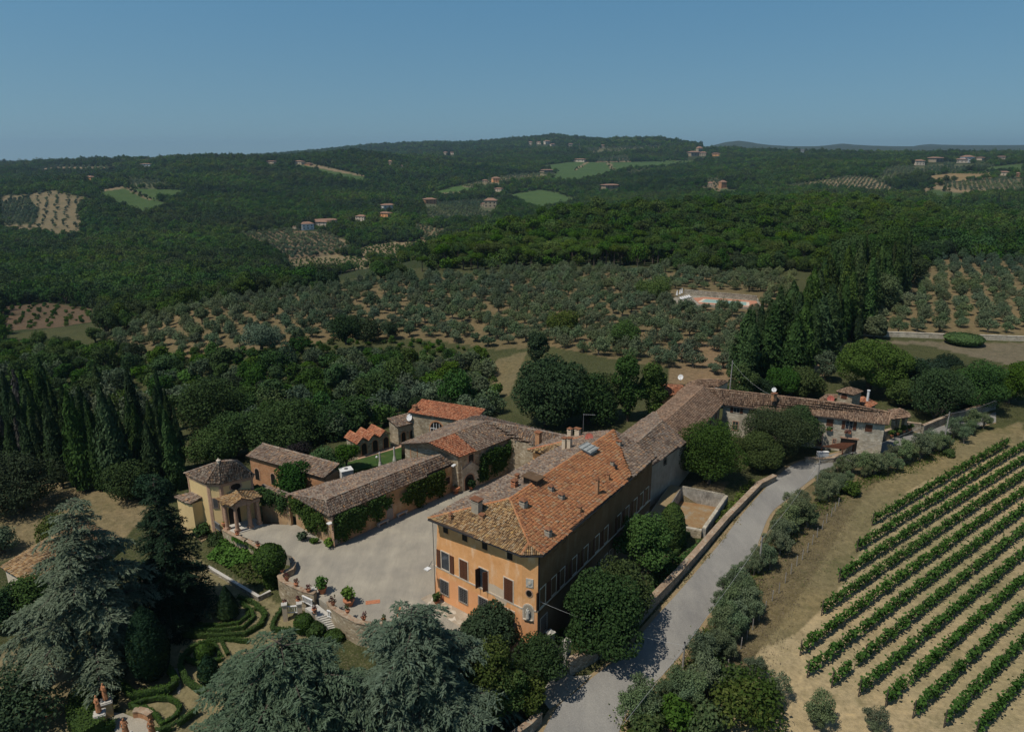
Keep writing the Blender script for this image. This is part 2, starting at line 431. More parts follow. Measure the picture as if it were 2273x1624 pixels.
# ------------------------------------------------------------------ tree shapes
def m_round(name, r, h, z0, n, size, mat, seed, lobes=9, shell=.6, trunk=True, sq=.8, bark='bark', spread=.62, lob=.5, parts=False, jit=.6):
    rs = np.random.default_rng(seed)
    P, N = crown_pts(lobes_round(r, h, lobes, z0, sq, rs, spread, lob), n, rs, shell)
    crown = cards(P, N, size, 1.5, jit, rs)
    T = []
    if trunk:
        tr = max(.09, r * .07)
        T.append(limb([(0, 0, -.6), (r * .03, 0, z0 * .6 + .2), (0, r * .04, z0 + h * .45)], [tr * 1.3, tr, tr * .4], 6))
        for k in range(4):
            a = k * 1.6 + seed
            T.append(limb([(0, 0, max(.3, z0 * .7)), (math.cos(a) * r * .3, math.sin(a) * r * .3, z0 + h * .3), (math.cos(a) * r * .6, math.sin(a) * r * .6, z0 + h * .55)], [tr * .6, tr * .4, tr * .15], 4))
    if parts:
        V, Q, rn, mi = merge(crown + (0,))
        cm = npmesh('crown', V, Q, M[mat], rn)
        V, Q, rn, mi = merge(*[t + (0,) for t in T])
        return cm, npmesh('trunk', V, Q, M[bark], rn)
    V, Q, rn, mi = merge(crown + (0,), *[t + (1,) for t in T])
    return npmesh(name, V, Q, [M[mat], M[bark]], rn, mi)
def m_pine(name, r, h, n, size, seed, trunk=True, parts=False):
    rs = np.random.default_rng(seed)
    L = []
    for k in range(14):
        a, q = rs.uniform(0, 6.283), math.sqrt(rs.uniform(0, 1)) * r * .72
        s = r * rs.uniform(.28, .45)
        L.append((math.cos(a) * q, math.sin(a) * q, h * .84 - (q / r) ** 2 * h * .20 + rs.uniform(-.05, .05) * h, s, s, s * .75))
    P, N = crown_pts(L, n, rs, .7)
    N[:, 2] += .3
    crown = cards(P, N, size, 1.5, .5, rs)
    tr = r * .06
    T = [limb([(0, 0, -.6), (r * .04, 0, h * .4), (0, 0, h * .8)], [tr * 1.4, tr, tr * .6], 6)] if trunk else []
    for k in range(5 if trunk else 0):
        a = k * 1.26 + seed
        T.append(limb([(0, 0, h * .55), (math.cos(a) * r * .35, math.sin(a) * r * .35, h * .7), (math.cos(a) * r * .6, math.sin(a) * r * .6, h * .82)], [tr * .5, tr * .4, tr * .2], 4))
    if parts:
        V, Q, rn, mi = merge(crown + (0,)); cm = npmesh('crown', V, Q, M['pine'], rn)
        V, Q, rn, mi = merge(*[t + (0,) for t in T]); return cm, npmesh('trunk', V, Q, M['bark'], rn)
    V, Q, rn, mi = merge(crown + (0,), *[t + (1,) for t in T])
    return npmesh(name, V, Q, [M['pine'], M['bark']], rn, mi)
def m_cyp(name, r, h, n, size, seed, mat='cyp', tops=1, parts=False):
    """columnar cypress: ragged vertical plumes round a spindle"""
    rs = np.random.default_rng(seed)
    Ps, Ns = [], []
    stems = [(0, 0, 1.0)] + [(rs.uniform(-.45, .45) * r, rs.uniform(-.45, .45) * r, rs.uniform(.62, .9)) for _ in range(tops + 2)]
    for sx, sy, sh in stems:
        k = int(n / len(stems))
        t = rs.uniform(.02, 1, k) ** .85
        prof = np.where(t < .12, .65 + t * 2.2, np.where(t < .45, .95, (1 - (t - .45) / .55) ** .75 * .95)) + .03
        lump = 1 + .22 * np.sin(t * 30 + rs.uniform(0, 6)) * .5
        a = rs.uniform(0, 6.283, k)
        q = r * (.8 if sh < 1 else .85) * prof * np.sqrt(rs.uniform(.45, 1.1, k)) * (lump + .18 * np.sin(a * 3 + t * 9 + seed))
        Ps.append(np.stack([sx * (1 - t * .5) + np.cos(a) * q, sy * (1 - t * .5) + np.sin(a) * q, t * h * sh], 1))
        Ns.append(np.stack([np.cos(a), np.sin(a), np.full(k, .35)], 1))
    P, N = np.concatenate(Ps), np.concatenate(Ns)
    # leaf sprays stand upright: long axis near vertical
    m = len(P)
    D = N + rs.normal(0, .45, (m, 3)); D /= np.linalg.norm(D, axis=1, keepdims=True)
    up = np.array([0, 0, 1.0]) + rs.normal(0, .3, (m, 3)); A = np.cross(D, np.cross(up, D)); A /= np.linalg.norm(A, axis=1, keepdims=True)
    B = np.cross(D, A); s = size * rs.uniform(.6, 1.3, (m, 1))
    V = np.stack([P + A * s * 1.5, P + B * s * .45, P - A * s * .8, P - B * s * .45], 1).reshape(-1, 3)
    crown = (V, np.arange(m * 4).reshape(m, 4), np.repeat(np.clip(rs.normal(.5, .2, m), 0, 1), 4))
    trunk = limb([(0, 0, -.8), (0, 0, h * .3), (0, 0, h * .85)], [r * .16, r * .12, r * .03], 6)
    if parts:
        return npmesh('crown', *crown[:2], M[mat], crown[2]), npmesh('trunk', trunk[0], trunk[1], M['bark'], trunk[2])
    V, Q, rn, mi = merge(crown + (0,), trunk + (1,))
    return npmesh(name, V, Q, [M[mat], M['bark']], rn, mi)
def m_conifer(r, h, tiers, step, size, seed, mat, droop=.25, base=.06, power=.8, per_lvl=6, trunkr=.028, fan=.34, hang=.5, slim=.15, vary=.3):
    """cedar / fir: whorls of limbs, side branches along each limb, needle sprays along each side branch"""
    rs = np.random.default_rng(seed)
    T, P_, A_, U_ = [], [], [], []
    for k in range(tiers):
        t = base + (1 - base) * (k + .5) / tiers
        for j in range(per_lvl):
            a = j * 6.283 / per_lvl + k * 2.4 + rs.uniform(-.45, .45)
            L = r * max(.06, (1 - t)) ** power * rs.uniform(1 - vary, 1 + vary * .6)
            z_ = h * t + rs.uniform(-.6, .6) * h / tiers
            rise = rs.uniform(.05, .30) if t > .5 else rs.uniform(-.05, .16)
            dr = droop * rs.uniform(.6, 1.35)
            D = np.array([math.cos(a), math.sin(a), 0]); Sd = np.array([-D[1], D[0], 0])
            bend = rs.uniform(-.18, .18)
            def pt(s): return D * L * s + Sd * bend * L * s * s + np.array([0, 0, z_ + L * (rise * s - dr * s * s)])
            tr = max(.025, L * .016)
            T.append(limb([pt(0), pt(.35), pt(.7), pt(.97)], [tr * 1.6, tr * 1.2, tr * .7, tr * .2], 4))
            ns = max(4, int(L / step))
            for s in (np.arange(ns) + rs.uniform(.3, 1, ns)) / ns:
                if s < .14: continue
                for sg in (-1, 1):
                    l2 = L * fan * (1.05 - .62 * s) * rs.uniform(.55, 1.2) + .25
                    ang = sg * rs.uniform(.75, 1.25)
                    d2 = D * math.cos(ang) + Sd * math.sin(ang)
                    m = max(4, int(l2 / .062)); q = (np.arange(m) + rs.uniform(0, 1, m)) / m
                    o = pt(s) + np.array([0, 0, rs.normal(0, .06)])
                    pts = o + np.outer(q * l2, d2); pts[:, 2] += -hang * l2 * q ** 1.7 * rs.uniform(.5, 1.3) + rs.normal(0, .035, m)
                    pts[:, :2] += rs.normal(0, .05, (m, 2))
                    dirs = np.tile(d2, (m, 1)); tw_ = rs.choice([-1, 1], m) * rs.uniform(.25, .9, m)
                    ca, sa = np.cos(tw_), np.sin(tw_); dirs[:, 0], dirs[:, 1] = dirs[:, 0] * ca - dirs[:, 1] * sa, dirs[:, 0] * sa + dirs[:, 1] * ca
                    dirs[:, 2] = -hang * q * 1.2 + rs.normal(.05, .28, m)
                    P_.append(pts); A_.append(dirs); U_.append(np.full(m, rs.normal(0, .14)))
    P, A, U_ = np.concatenate(P_), np.concatenate(A_), np.concatenate(U_)
    A /= np.linalg.norm(A, axis=1, keepdims=True)
    n = len(P)
    U = np.array([0, 0, 1.0]) + rs.normal(0, .45, (n, 3))
    B = np.cross(A, U); B /= np.linalg.norm(B, axis=1, keepdims=True)
    S = size * rs.uniform(.6, 1.35, (n, 1))
    V = np.stack([P + A * S, P + B * S * slim + A * S * .25, P - A * S * .25, P - B * S * slim + A * S * .25], 1).reshape(-1, 3)
    rn = np.repeat(np.clip(rs.normal(.48, .15, n) + U_, 0, 1), 4)
    T.append(limb([(0, 0, -1), (0, 0, h * .4), (.1, 0, h * .75), (0, 0, h * .99)], [h * trunkr, h * trunkr * .75, h * trunkr * .4, .03], 8))
    cm = npmesh('crown', V, np.arange(n * 4).reshape(n, 4), M[mat], rn)
    V, Q, rn, mi = merge(*[t + (0,) for t in T])
    return cm, npmesh('trunk', V, Q, M['bark'], rn)

PROTO = {}
def proto(k, me): PROTO.setdefault(k, []).append(me)
for s in range(4):
    proto('far_broad', m_round('far_broad', 4.2, 6.0, 1.2, 720, .62, 'broad', 20 + s, 7 + s, sq=.7 + .12 * s, spread=.52 + .09 * s))
    proto('far_oak', m_round('far_oak', 4.2, 6.0, 1.2, 720, .62, 'oak', 120 + s, 9)); proto('far_bright', m_round('far_bright', 4.0, 5.4, .8, 720, .62, 'bright', 130 + s, 9))
    proto('far_olive', m_round('far_olive', 2.3, 3.0, .9, 200, .55, 'olive', 30 + s, 7, bark='palebark'))
    proto('olive', m_round('olive', 2.4, 3.4, 1.0, 1700, .25, 'olive', 40 + s, 12, shell=.3, bark='palebark', lob=.34 + .03 * s, spread=.72 + .05 * s, sq=.8 + .1 * s))
    proto('broad', m_round('broad', 4.0, 6.0, 1.0, 2800, .36, 'broad', 50 + s, 12 + s, lob=.36 + .02 * s, sq=.7 + .12 * s, spread=.58 + .08 * s, shell=.45))
    proto('oak', m_round('oak', 4.0, 6.2, 1.0, 2800, .34, 'oak', 60 + s, 12 + s, lob=.36 + .02 * s, sq=.7 + .12 * s, spread=.58 + .08 * s))
    proto('shrub', m_round('shrub', 2.3, 3.0, .2, 1100, .29, 'bright', 70 + s, 9, lob=.40, spread=.6 + .08 * s, shell=.4))
    proto('pine', m_pine('pine', 4.6, 11.0, 3000, .34, 80 + s))
for s in range(3):
    proto('far_pine', m_pine('far_pine', 4.6, 10.0, 1000, .55, 90 + s))
    proto('far_cypress', m_cyp('far_cypress', 1.2, 11, 160, .8, 95 + s))
    proto('vine_bush', m_round('vine_bush', 1.1, 1.3, .2, 60, .5, 'vine', 97 + s, 5, trunk=False))

# ------------------------------------------------------------------ scattering
def instancer(name, label, groups, parent=None):
    """ONE stuff object; groups = [(meshes, pts (n,3), scale (n,))]"""
    P, S, Rz, Ix, protos = [], [], [], [], []
    for meshes, pts, sc in groups:
        n = len(pts)
        if n == 0: continue
        P.append(pts); S.append(np.asarray(sc)); Rz.append(rng.uniform(0, 6.283, n))
        Ix.append(rng.integers(0, len(meshes), n) + len(protos)); protos += meshes
    P, S, Rz, Ix = np.concatenate(P), np.concatenate(S), np.concatenate(Rz), np.concatenate(Ix)
    me = bpy.data.meshes.new(name)
    me.vertices.add(len(P)); me.vertices.foreach_set('co', P.astype(np.float32).ravel())
    for an, ty, d in (('sc', 'FLOAT', S.astype(np.float32)), ('rz', 'FLOAT', Rz.astype(np.float32)), ('ix', 'INT', Ix.astype(np.int32)), ('sz', 'FLOAT', (S * rng.uniform(.72, 1.4, len(S))).astype(np.float32))):
        me.attributes.new(an, ty, 'POINT').data.foreach_set('value', d)
    o = link(name, me, parent)
    g = bpy.data.node_groups.new(name, 'GeometryNodeTree')
    g.interface.new_socket('Geometry', in_out='INPUT', socket_type='NodeSocketGeometry')
    g.interface.new_socket('Geometry', in_out='OUTPUT', socket_type='NodeSocketGeometry')
    gi, go = g.nodes.new('NodeGroupInput'), g.nodes.new('NodeGroupOutput')
    def named(a, ty):
        q = g.nodes.new('GeometryNodeInputNamedAttribute'); q.data_type = ty; q.inputs[0].default_value = a
        return q.outputs[0]
    sc, rz, ix = named('sc', 'FLOAT'), named('rz', 'FLOAT'), named('ix', 'INT')
    cx = g.nodes.new('ShaderNodeCombineXYZ'); g.links.new(rz, cx.inputs[2])
    cs = g.nodes.new('ShaderNodeCombineXYZ')
    for k in range(2): g.links.new(sc, cs.inputs[k])
    g.links.new(named('sz', 'FLOAT'), cs.inputs[2])
    jn = g.nodes.new('GeometryNodeJoinGeometry')
    for k, pm in enumerate(protos):
        po = bpy.data.objects.new(name + '_source', pm)
        oi = g.nodes.new('GeometryNodeObjectInfo'); oi.inputs['Object'].default_value = po; oi.inputs['As Instance'].default_value = True
        ip = g.nodes.new('GeometryNodeInstanceOnPoints')
        cmp = g.nodes.new('FunctionNodeCompare'); cmp.data_type = 'INT'; cmp.operation = 'EQUAL'
        ints = [x for x in cmp.inputs if x.type == 'INT']
        g.links.new(ix, ints[0]); ints[1].default_value = k
        g.links.new(gi.outputs[0], ip.inputs['Points']); g.links.new(cmp.outputs[0], ip.inputs['Selection'])
        g.links.new(oi.outputs['Geometry'], ip.inputs['Instance'])
        g.links.new(cx.outputs[0], ip.inputs['Rotation']); g.links.new(cs.outputs[0], ip.inputs['Scale'])
        g.links.new(ip.outputs[0], jn.inputs[0])
    g.links.new(jn.outputs[0], go.inputs[0])
    md = o.modifiers.new('scatter', 'NODES'); md.node_group = g
    tag(o, label, None, None, 'stuff')
    return o
def put(me, name, x, y, z, s, label, cat, group, rz=None):
    o = link(name, me, None, (x, y, z))
    o.scale = (s * random.uniform(.82, 1.2), s * random.uniform(.82, 1.2), s * random.uniform(.8, 1.22))
    o.rotation_euler = (0, 0, random.uniform(0, 6.283) if rz is None else rz)
    return tag(o, label, cat, group)
def hexgrid(x0, x1, y0, y1, s, jit=.3):
    ny = int((y1 - y0) / (s * .866)) + 1; nx = int((x1 - x0) / s) + 1
    X, Y = np.meshgrid(np.arange(nx) * float(s) + x0, np.arange(ny) * s * .866 + float(y0))
    X[1::2] += s / 2
    X = X.ravel() + rng.uniform(-jit, jit, X.size) * s; Y = Y.ravel() + rng.uniform(-jit, jit, Y.size) * s
    return X, Y

# ------------------------------------------------------------------ fields of the far land, traced on the photo and laid on the ground
def z4(*p): return [(x * .3906, 266.4 + y * .3906) for x, y in p]
def z5(*p): return [(799 + x * .3516, 266.4 + y * .3516) for x, y in p]
def zr(*p): return [(1474 + x * .3516, 284 + y * .3516) for x, y in p]
TAN, GREEN, OLV, DRY, BROWN = (.235, .175, .105), (.050, .095, .026), (.085, .095, .050), (.175, .14, .08), (.12, .080, .050)
FIELDS = [  # polygon, ground colour, what grows: None, 'olive' (spacing), 'rows'
    (z4((0, 430), (160, 425), (300, 400), (480, 440), (560, 465), (465, 480), (450, 540), (480, 570), (460, 650), (340, 665), (160, 632), (0, 630)), DRY, ('olive', 15)),
    (z4((0, 470), (160, 440), (230, 520), (200, 590), (0, 600)), OLV, ('olive', 6.5)),
    (z4((565, 400), (700, 385), (860, 450), (1000, 485), (810, 542), (570, 440)), GREEN, None),
    (z4((710, 390), (1060, 398), (1010, 450), (860, 452)), GREEN, None),
    (z4((720, 333), (900, 350), (1040, 388), (740, 388)), OLV, ('olive', 9)),
    (z4((690, 380), (720, 380), (860, 450), (845, 455)), TAN, None), (z4((560, 438), (585, 440), (812, 540), (800, 545)), TAN, None), (z4((560, 400), (700, 376), (705, 388), (570, 408)), TAN, None),
    (z4((1660, 252), (1760, 250), (2090, 322), (2060, 362), (1930, 332), (1700, 265)), GREEN, None), (z4((1690, 250), (1780, 250), (2080, 318), (2060, 322)), TAN, None),
    (z4((120, 290), (330, 265), (700, 268), (640, 295), (250, 305)), TAN, ('olive', 16)), (z4((630, 235), (900, 228), (880, 248), (640, 245)), TAN, ('olive', 18)),
    (z4((1320, 650), (1600, 625), (1870, 640), (2000, 745), (1900, 765), (1640, 800), (1560, 760)), (.17, .125, .075), ('olive', 7.5)),
    (z4((1610, 802), (1900, 762), (2130, 800), (2100, 842), (1950, 862), (1680, 885)), (.20, .16, .09), ('rows', 5)),
    (z4((2010, 740), (2180, 700), (2273, 690), (2273, 800), (2140, 800)), (.26, .20, .12), ('rows', 6)),
    (z4((1850, 640), (1980, 690), (2010, 745), (1990, 740), (1840, 650)), TAN, None),
    (z5((430, 462), (640, 410), (750, 438), (690, 450), (430, 472)), (.06, .12, .028), None),
    (z5((480, 464), (690, 450), (690, 475), (520, 492)), TAN, ('olive', 14)),
    (z5((640, 415), (940, 350), (1150, 338), (1205, 365), (960, 400), (700, 432)), (.20, .17, .10), ('olive', 10)),
    (z5((920, 475), (1130, 440), (1250, 460), (1390, 510), (1300, 540), (1110, 572), (960, 500)), (.055, .105, .030), None),
    (z5((1130, 292), (1330, 265), (1560, 268), (2080, 258), (1950, 290), (1680, 320), (1540, 352), (1380, 400), (1210, 380), (1240, 325)), (.050, .100, .028), None),
    (z5((1490, 250), (1690, 228), (1712, 265), (1500, 268)), TAN, ('olive', 13)),
    (z5((1660, 332), (1970, 295), (1900, 322), (1700, 362)), TAN, ('olive', 14)),
    (z5((1425, 265), (1448, 265), (1365, 318), (1345, 318)), TAN, None), (z5((1560, 270), (1580, 270), (1612, 318), (1590, 318)), TAN, None),
    (z5((1320, 190), (1600, 175), (1980, 165), (1980, 185), (1700, 205), (1480, 225)), (.11, .11, .060), ('olive', 22)),
    (z5((400, 530), (900, 495), (840, 640), (420, 640)), OLV, ('olive', 8)),
    (z5((325, 650), (520, 690), (560, 720), (480, 785), (370, 745)), (.22, .16, .09), ('olive', 9)),
    (z5((0, 800), (130, 785), (420, 760), (475, 785), (250, 865), (60, 880), (0, 880)), (.24, .18, .105), ('rows', 6)),
    (z5((2180, 380), (2273, 360), (2273, 420), (2190, 420)), TAN, ('olive', 16)),
    (zr((700, 380), (870, 352), (1130, 310), (1290, 310), (1380, 340), (1500, 422), (1010, 384)), (.22, .17, .10), ('olive', 9)),
    (zr((1400, 260), (1800, 225), (2100, 240), (1880, 280), (1600, 300), (1400, 340), (1340, 330)), OLV, ('olive', 9)),
    (zr((1690, 302), (1850, 280), (2085, 278), (2060, 320), (1720, 350)), (.24, .17, .085), ('rows', 6)),
    (zr((1720, 352), (2060, 325), (2273, 320), (2273, 410), (1850, 395)), (.15, .125, .07), ('olive', 9)),
    (zr((1670, 300), (1700, 305), (1715, 360), (1850, 388), (2273, 412), (2273, 420), (1850, 412), (1690, 382), (1610, 438), (1592, 435), (1650, 378), (1700, 365)), TAN, None),
    (zr((1610, 436), (1690, 385), (1850, 412), (2060, 420), (1800, 472)), (.045, .085, .026), None),
    (zr((1900, 262), (2273, 225), (2273, 290), (2085, 278)), GREEN, None),
    (zr((130, 370), (500, 392), (450, 432), (340, 432), (240, 400)), (.05, .08, .03), None),
    (zr((190, 368), (350, 385), (375, 430), (350, 432), (335, 392), (190, 376)), TAN, None),
    (zr((250, 330), (400, 340), (400, 385), (270, 380)), (.2, .15, .09), ('olive', 14)), (zr((0, 205), (190, 208), (180, 235), (0, 250)), GREEN, None), (zr((190, 120), (400, 122), (400, 145), (190, 145)), (.16, .12, .07), None),
    ([(0, 680), (110, 672), (235, 690), (225, 712), (120, 727), (0, 735)], BROWN, ('shrub', 7)),
]
# near zones: (photo polygon)
ORCH = [(215, 760), (330, 715), (420, 690), (640, 650), (700, 650), (860, 622), (1250, 604), (1500, 604), (1760, 616), (1760, 660), (1690, 690), (1670, 830), (1560, 830), (1350, 795), (1230, 770), (1100, 775), (1000, 760), (900, 752), (790, 748), (640, 770), (520, 780), (380, 800), (270, 790)]
ORCH2 = [(1880, 735), (1960, 640), (2120, 565), (2150, 548), (2400, 545), (2400, 748), (1920, 742)]
OTAN = (.165, .125, .065)

# ------------------------------------------------------------------ the ground: one sheet to the horizon
NA, ND = 520, 620
az = np.linspace(R(-54), R(54), NA)
ln = np.concatenate([np.linspace(math.log(18), math.log(2600), ND - 90), np.linspace(math.log(2600), math.log(26000), 91)[1:]])
ND = len(ln)
AZ, LN = np.meshgrid(az, ln)
GX, GY = np.exp(LN) * np.sin(AZ), np.exp(LN) * np.cos(AZ)
GZ = ground(GX, GY)
GU, GV = pix(GX, GY, GZ)
GD = np.exp(LN)
C = np.zeros(GX.shape + (3,)); C[:] = (.058, .066, .026)                        # scrub floor
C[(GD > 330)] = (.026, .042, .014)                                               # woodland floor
def paint(poly, c, m=None):
    k = inside(poly, GU, GV)
    if m is not None: k &= m
    C[k] = c
for poly, c, _ in FIELDS: paint(poly, c, GD > 300)
NEAR = GD < 480
paint(ORCH, OTAN, NEAR); paint(ORCH2, (.175, .135, .07), NEAR)
paint([(1090, 870), (1098, 800), (1170, 778), (1150, 830), (1130, 880)], (.15, .125, .065), NEAR)
paint([(1500, 760), (1700, 760), (1640, 860), (1480, 850)], (.22, .15, .085), NEAR)
paint([(1780, 770), (1900, 680), (1960, 620), (1990, 640), (1930, 720), (1860, 790), (1830, 850), (1790, 830)], (.30, .21, .12), NEAR)   # avenue track
paint([(1880, 755), (2500, 765), (2500, 830), (2260, 815), (2050, 765), (1900, 762)], (.155, .13, .085), NEAR)                    # dry lawn below the stone wall
paint([(-300, 1060), (250, 1070), (330, 1130), (250, 1230), (60, 1230), (-300, 1300)], (.23, .175, .095), NEAR)                  # dry field, left
paint([(-300, 1440), (60, 1440), (180, 1500), (260, 1700), (-300, 1750)], (.22, .175, .095), NEAR)
paint([(410, 1220), (470, 1260), (620, 1340), (720, 1400), (560, 1560), (380, 1700), (260, 1560), (330, 1330)], (.21, .18, .095), NEAR)  # parterre
paint([(2273, 960), (1990, 1030), (1890, 1140), (1800, 1290), (1690, 1440), (1600, 1560), (1640, 1700), (2700, 1700), (2700, 930)], (.385, .305, .175), NEAR)   # vineyard soil
paint([(1990, 1010), (2273, 935), (2273, 985), (2040, 1075), (1960, 1130), (1850, 1330), (1760, 1410), (1690, 1440), (1780, 1290), (1870, 1130)], (.20, .165, .085), NEAR)  # dry headland
paint([(1370, 1640), (1480, 1500), (1590, 1340), (1690, 1190), (1790, 1080), (1900, 1040), (1990, 1020), (1890, 1140), (1800, 1290), (1690, 1440), (1600, 1560), (1640, 1700), (1370, 1700)], (.150, .122, .062), NEAR)
paint([(1350, 1060), (1620, 1070), (1500, 1230), (1350, 1330), (1230, 1420), (1200, 1320)], (.12, .095, .055), NEAR)             # villa's side garden
k = NT('ground', .95, .05)
cv = k.attr('cover')
n1, n2, n3 = k.noise(.9, 5, .7), k.noise(.045, 4, .6), k.noise(5, 3, .7)
c = k.mix(1.0, cv.outputs['Color'], k.ramp(n1, (.25, (.62, .64, .6)), (.55, (1, 1, 1)), (.8, (1.25, 1.2, 1.12))), 'MULTIPLY')
c = k.mix(1.0, c, k.ramp(n2, (.3, (.75, .82, .75)), (.5, (1, 1, 1)), (.7, (1.15, 1.08, 1))), 'MULTIPLY')
c = k.mix(k.math('MULTIPLY', k.val(n3, .5, .75), .35), c, (.40, .31, .2))
c = k.mix(k.math('MULTIPLY', k.val(k.noise(.16, 5, .7), .56, .68), .55), c, (.075, .085, .032))
n4 = k.noise(1.7, 6, .75)
c = k.mix(1.0, c, k.ramp(n4, (.3, (.70, .70, .68)), (.5, (1, 1, 1)), (.72, (1.22, 1.2, 1.12))), 'MULTIPLY')
k.bump(n4, .7, .3)
k.out(c); M['ground'] = k.m
idx = np.arange(ND * NA).reshape(ND, NA)
Q = np.stack([idx[:-1, :-1], idx[:-1, 1:], idx[1:, 1:], idx[1:, :-1]], -1).reshape(-1, 4)
gm = npmesh('ground', np.stack([GX, GY, GZ], -1).reshape(-1, 3), Q, M['ground'], smooth=True)
ca = gm.color_attributes.new('cover', 'FLOAT_COLOR', 'POINT')
ca.data.foreach_set('color', np.concatenate([C, np.ones(C.shape[:2] + (1,))], -1).astype(np.float32).ravel())
tag(link('ground', gm), kind='structure')

# ------------------------------------------------------------------ far woods and groves
def fieldmask(u, v):
    m = np.full(u.shape, -1)
    for i, (poly, c, g) in enumerate(FIELDS): m[inside(poly, u, v)] = i
    return m
def polar(d0, d1, s, lim=R(42)):     # jittered points between two distances, spacing s
    X, Y = hexgrid(-d1 * math.sin(lim), d1 * math.sin(lim), d0 * math.cos(lim), d1, s)
    d = np.hypot(X, Y); k = (d > d0) & (d < d1) & (np.abs(np.arctan2(X, Y)) < lim)
    return X[k], Y[k]
def f4(x, y): return (x * .3906, 266.4 + y * .3906)
def f5(x, y): return (799 + x * .3516, 266.4 + y * .3516)
def fr(x, y): return (1474 + x * .3516, 284 + y * .3516)
HOUSES = ((f4, 515, 345, 17, 7, 'orange house among dark trees on the left hill', 'ochre'), (f4, 835, 262, 21, 4, 'long white shed on the far left ridge', 'white'), (f4, 1545, 246, 20, 4, 'low tan house on the far ridge, left of the hill vineyard', 'patch'), (f4, 1700, 252, 20, 6, 'stone house at the top of the hill vineyard', 'patch'), (f4, 1755, 258, 14, 4, 'small brick barn beside the house above the hill vineyard', 'brick'),
          (f4, 1745, 622, 26, 13, 'white gabled farmhouse in the olive grove of the left valley', 'white'), (f4, 1830, 600, 32, 9, 'red roofed house behind the white gabled farmhouse', 'trim'), (f4, 1850, 584, 46, 7, 'long tiled barn at the back of the white farmhouse group', 'patch'), (f4, 1676, 618, 8, 5, 'small tan shed left of the white gabled farmhouse', 'patch'), (f4, 2055, 572, 22, 10, 'cream house half hidden by trees left of two villas', 'trim'), (f4, 2190, 548, 26, 8, 'tiled villa among dark trees, the lower of two', 'ochre'), (f4, 2205, 505, 30, 9, 'white villa with a tiled roof, the upper of two', 'white'),
          (f5, 440, 528, 26, 10, 'square orange brick villa with a pyramid roof in the middle valley', 'brick'), (f5, 825, 552, 28, 16, 'tall stone farmhouse with a slanted roof above the olive terrace', 'stone'), (f5, 785, 545, 14, 6, 'low wing beside the tall stone farmhouse', 'stone'), (f5, 875, 450, 18, 6, 'low tiled house under trees above the small vineyard', 'patch'), (f5, 858, 393, 17, 9, 'orange square farmhouse among striped olive rows', 'ochre'), (f5, 790, 395, 12, 5, 'small stone hut left of the orange square farmhouse', 'stone'), (f5, 1180, 330, 28, 5, 'long grey stone farm below the upper vineyards', 'stone'), (f5, 1390, 263, 26, 5, 'low white farm between two upper vineyards', 'trim'),
          (f5, 1580, 430, 40, 7, 'long stone farmhouse on the slope right of the middle valley', 'stone'), (f5, 1530, 176, 12, 5, 'farmhouse on the high pale field', 'patch'), (f5, 540, 220, 10, 5, 'small white house at the edge of the far wood, left of two', 'trim'), (f5, 580, 218, 12, 4, 'small tiled house at the edge of the far wood, right of two', 'patch'), (f5, 192, 285, 8, 8, 'ruined pale tower in the far left wood', 'stone'), (f5, 262, 300, 7, 4, 'small pale hut right of the ruined tower', 'stone'), (f5, 2105, 228, 24, 8, 'old stone hamlet house, left of the tower on the far ridge', 'stone'), (f5, 2140, 222, 12, 14, 'stone tower house of the hamlet on the far ridge', 'stone'), (f5, 2165, 228, 14, 7, 'stone hamlet house right of the tower', 'stone'), (f5, 2245, 228, 18, 5, 'orange roofed house right of the hamlet', 'ochre'),
          (f5, 1075, 155, 10, 5, 'village house on the highest far hill, left end', 'patch'), (f5, 1130, 152, 11, 4, 'village house on the highest far hill, second from the left', 'patch'), (f5, 1180, 152, 14, 6, 'village house on the highest far hill, in the middle', 'trim'), (f5, 1215, 165, 10, 4, 'village house below the middle one on the highest hill', 'patch'), (f5, 1330, 163, 12, 4, 'village house on the highest far hill, right part', 'patch'), (f5, 1382, 160, 7, 4, 'bright white house at the right end of the hill village', 'white'),
          (fr, 1605, 235, 18, 8, 'pale square house at the left of the right hand ridge', 'trim'), (fr, 1708, 214, 34, 7, 'long stone house on the right hand ridge', 'stone'), (fr, 1870, 220, 20, 6, 'white villa wing on the right hand ridge', 'trim'), (fr, 1910, 218, 20, 10, 'tall white villa on the right hand ridge', 'white'), (fr, 1995, 202, 22, 4, 'red roofed house right of the tall white villa', 'patch'), (fr, 2130, 196, 20, 4, 'red roofed house at the far right of the ridge', 'patch'), (fr, 2140, 300, 20, 6, 'tiled farmhouse among striped olives at the right edge', 'patch'), (fr, 2235, 308, 10, 6, 'small brick house at the right edge', 'brick'), (fr, 368, 378, 14, 12, 'brick farmhouse standing by the pale track in the right valley', 'brick'), (fr, 290, 372, 10, 8, 'stone barn left of the brick farmhouse by the pale track', 'stone'), (fr, 870, 152, 14, 3, 'tiny pale hamlet on the horizon at the right', 'trim'))
HU = np.array([a[0](a[1], a[2]) for a in HOUSES]); HW_ = np.array([a[3] for a in HOUSES])
def nearhouse(u, v):
    m = np.zeros(u.shape, bool)
    for (hu, hv), w_ in zip(HU, HW_): m |= (np.abs(u - hu) < w_ * .62) & (v > hv - 4) & (v < hv + 11)
    return m
def hides(x, y, z, h):               # its crown would stand in front of a field that lies open
    m = np.zeros(x.shape, bool)
    for q in (.5, 1.0):
        u, v = pix(x, y, z + h * q); m |= fieldmask(u, v + 1.0) >= 0
    return m
woods, pines = [], []
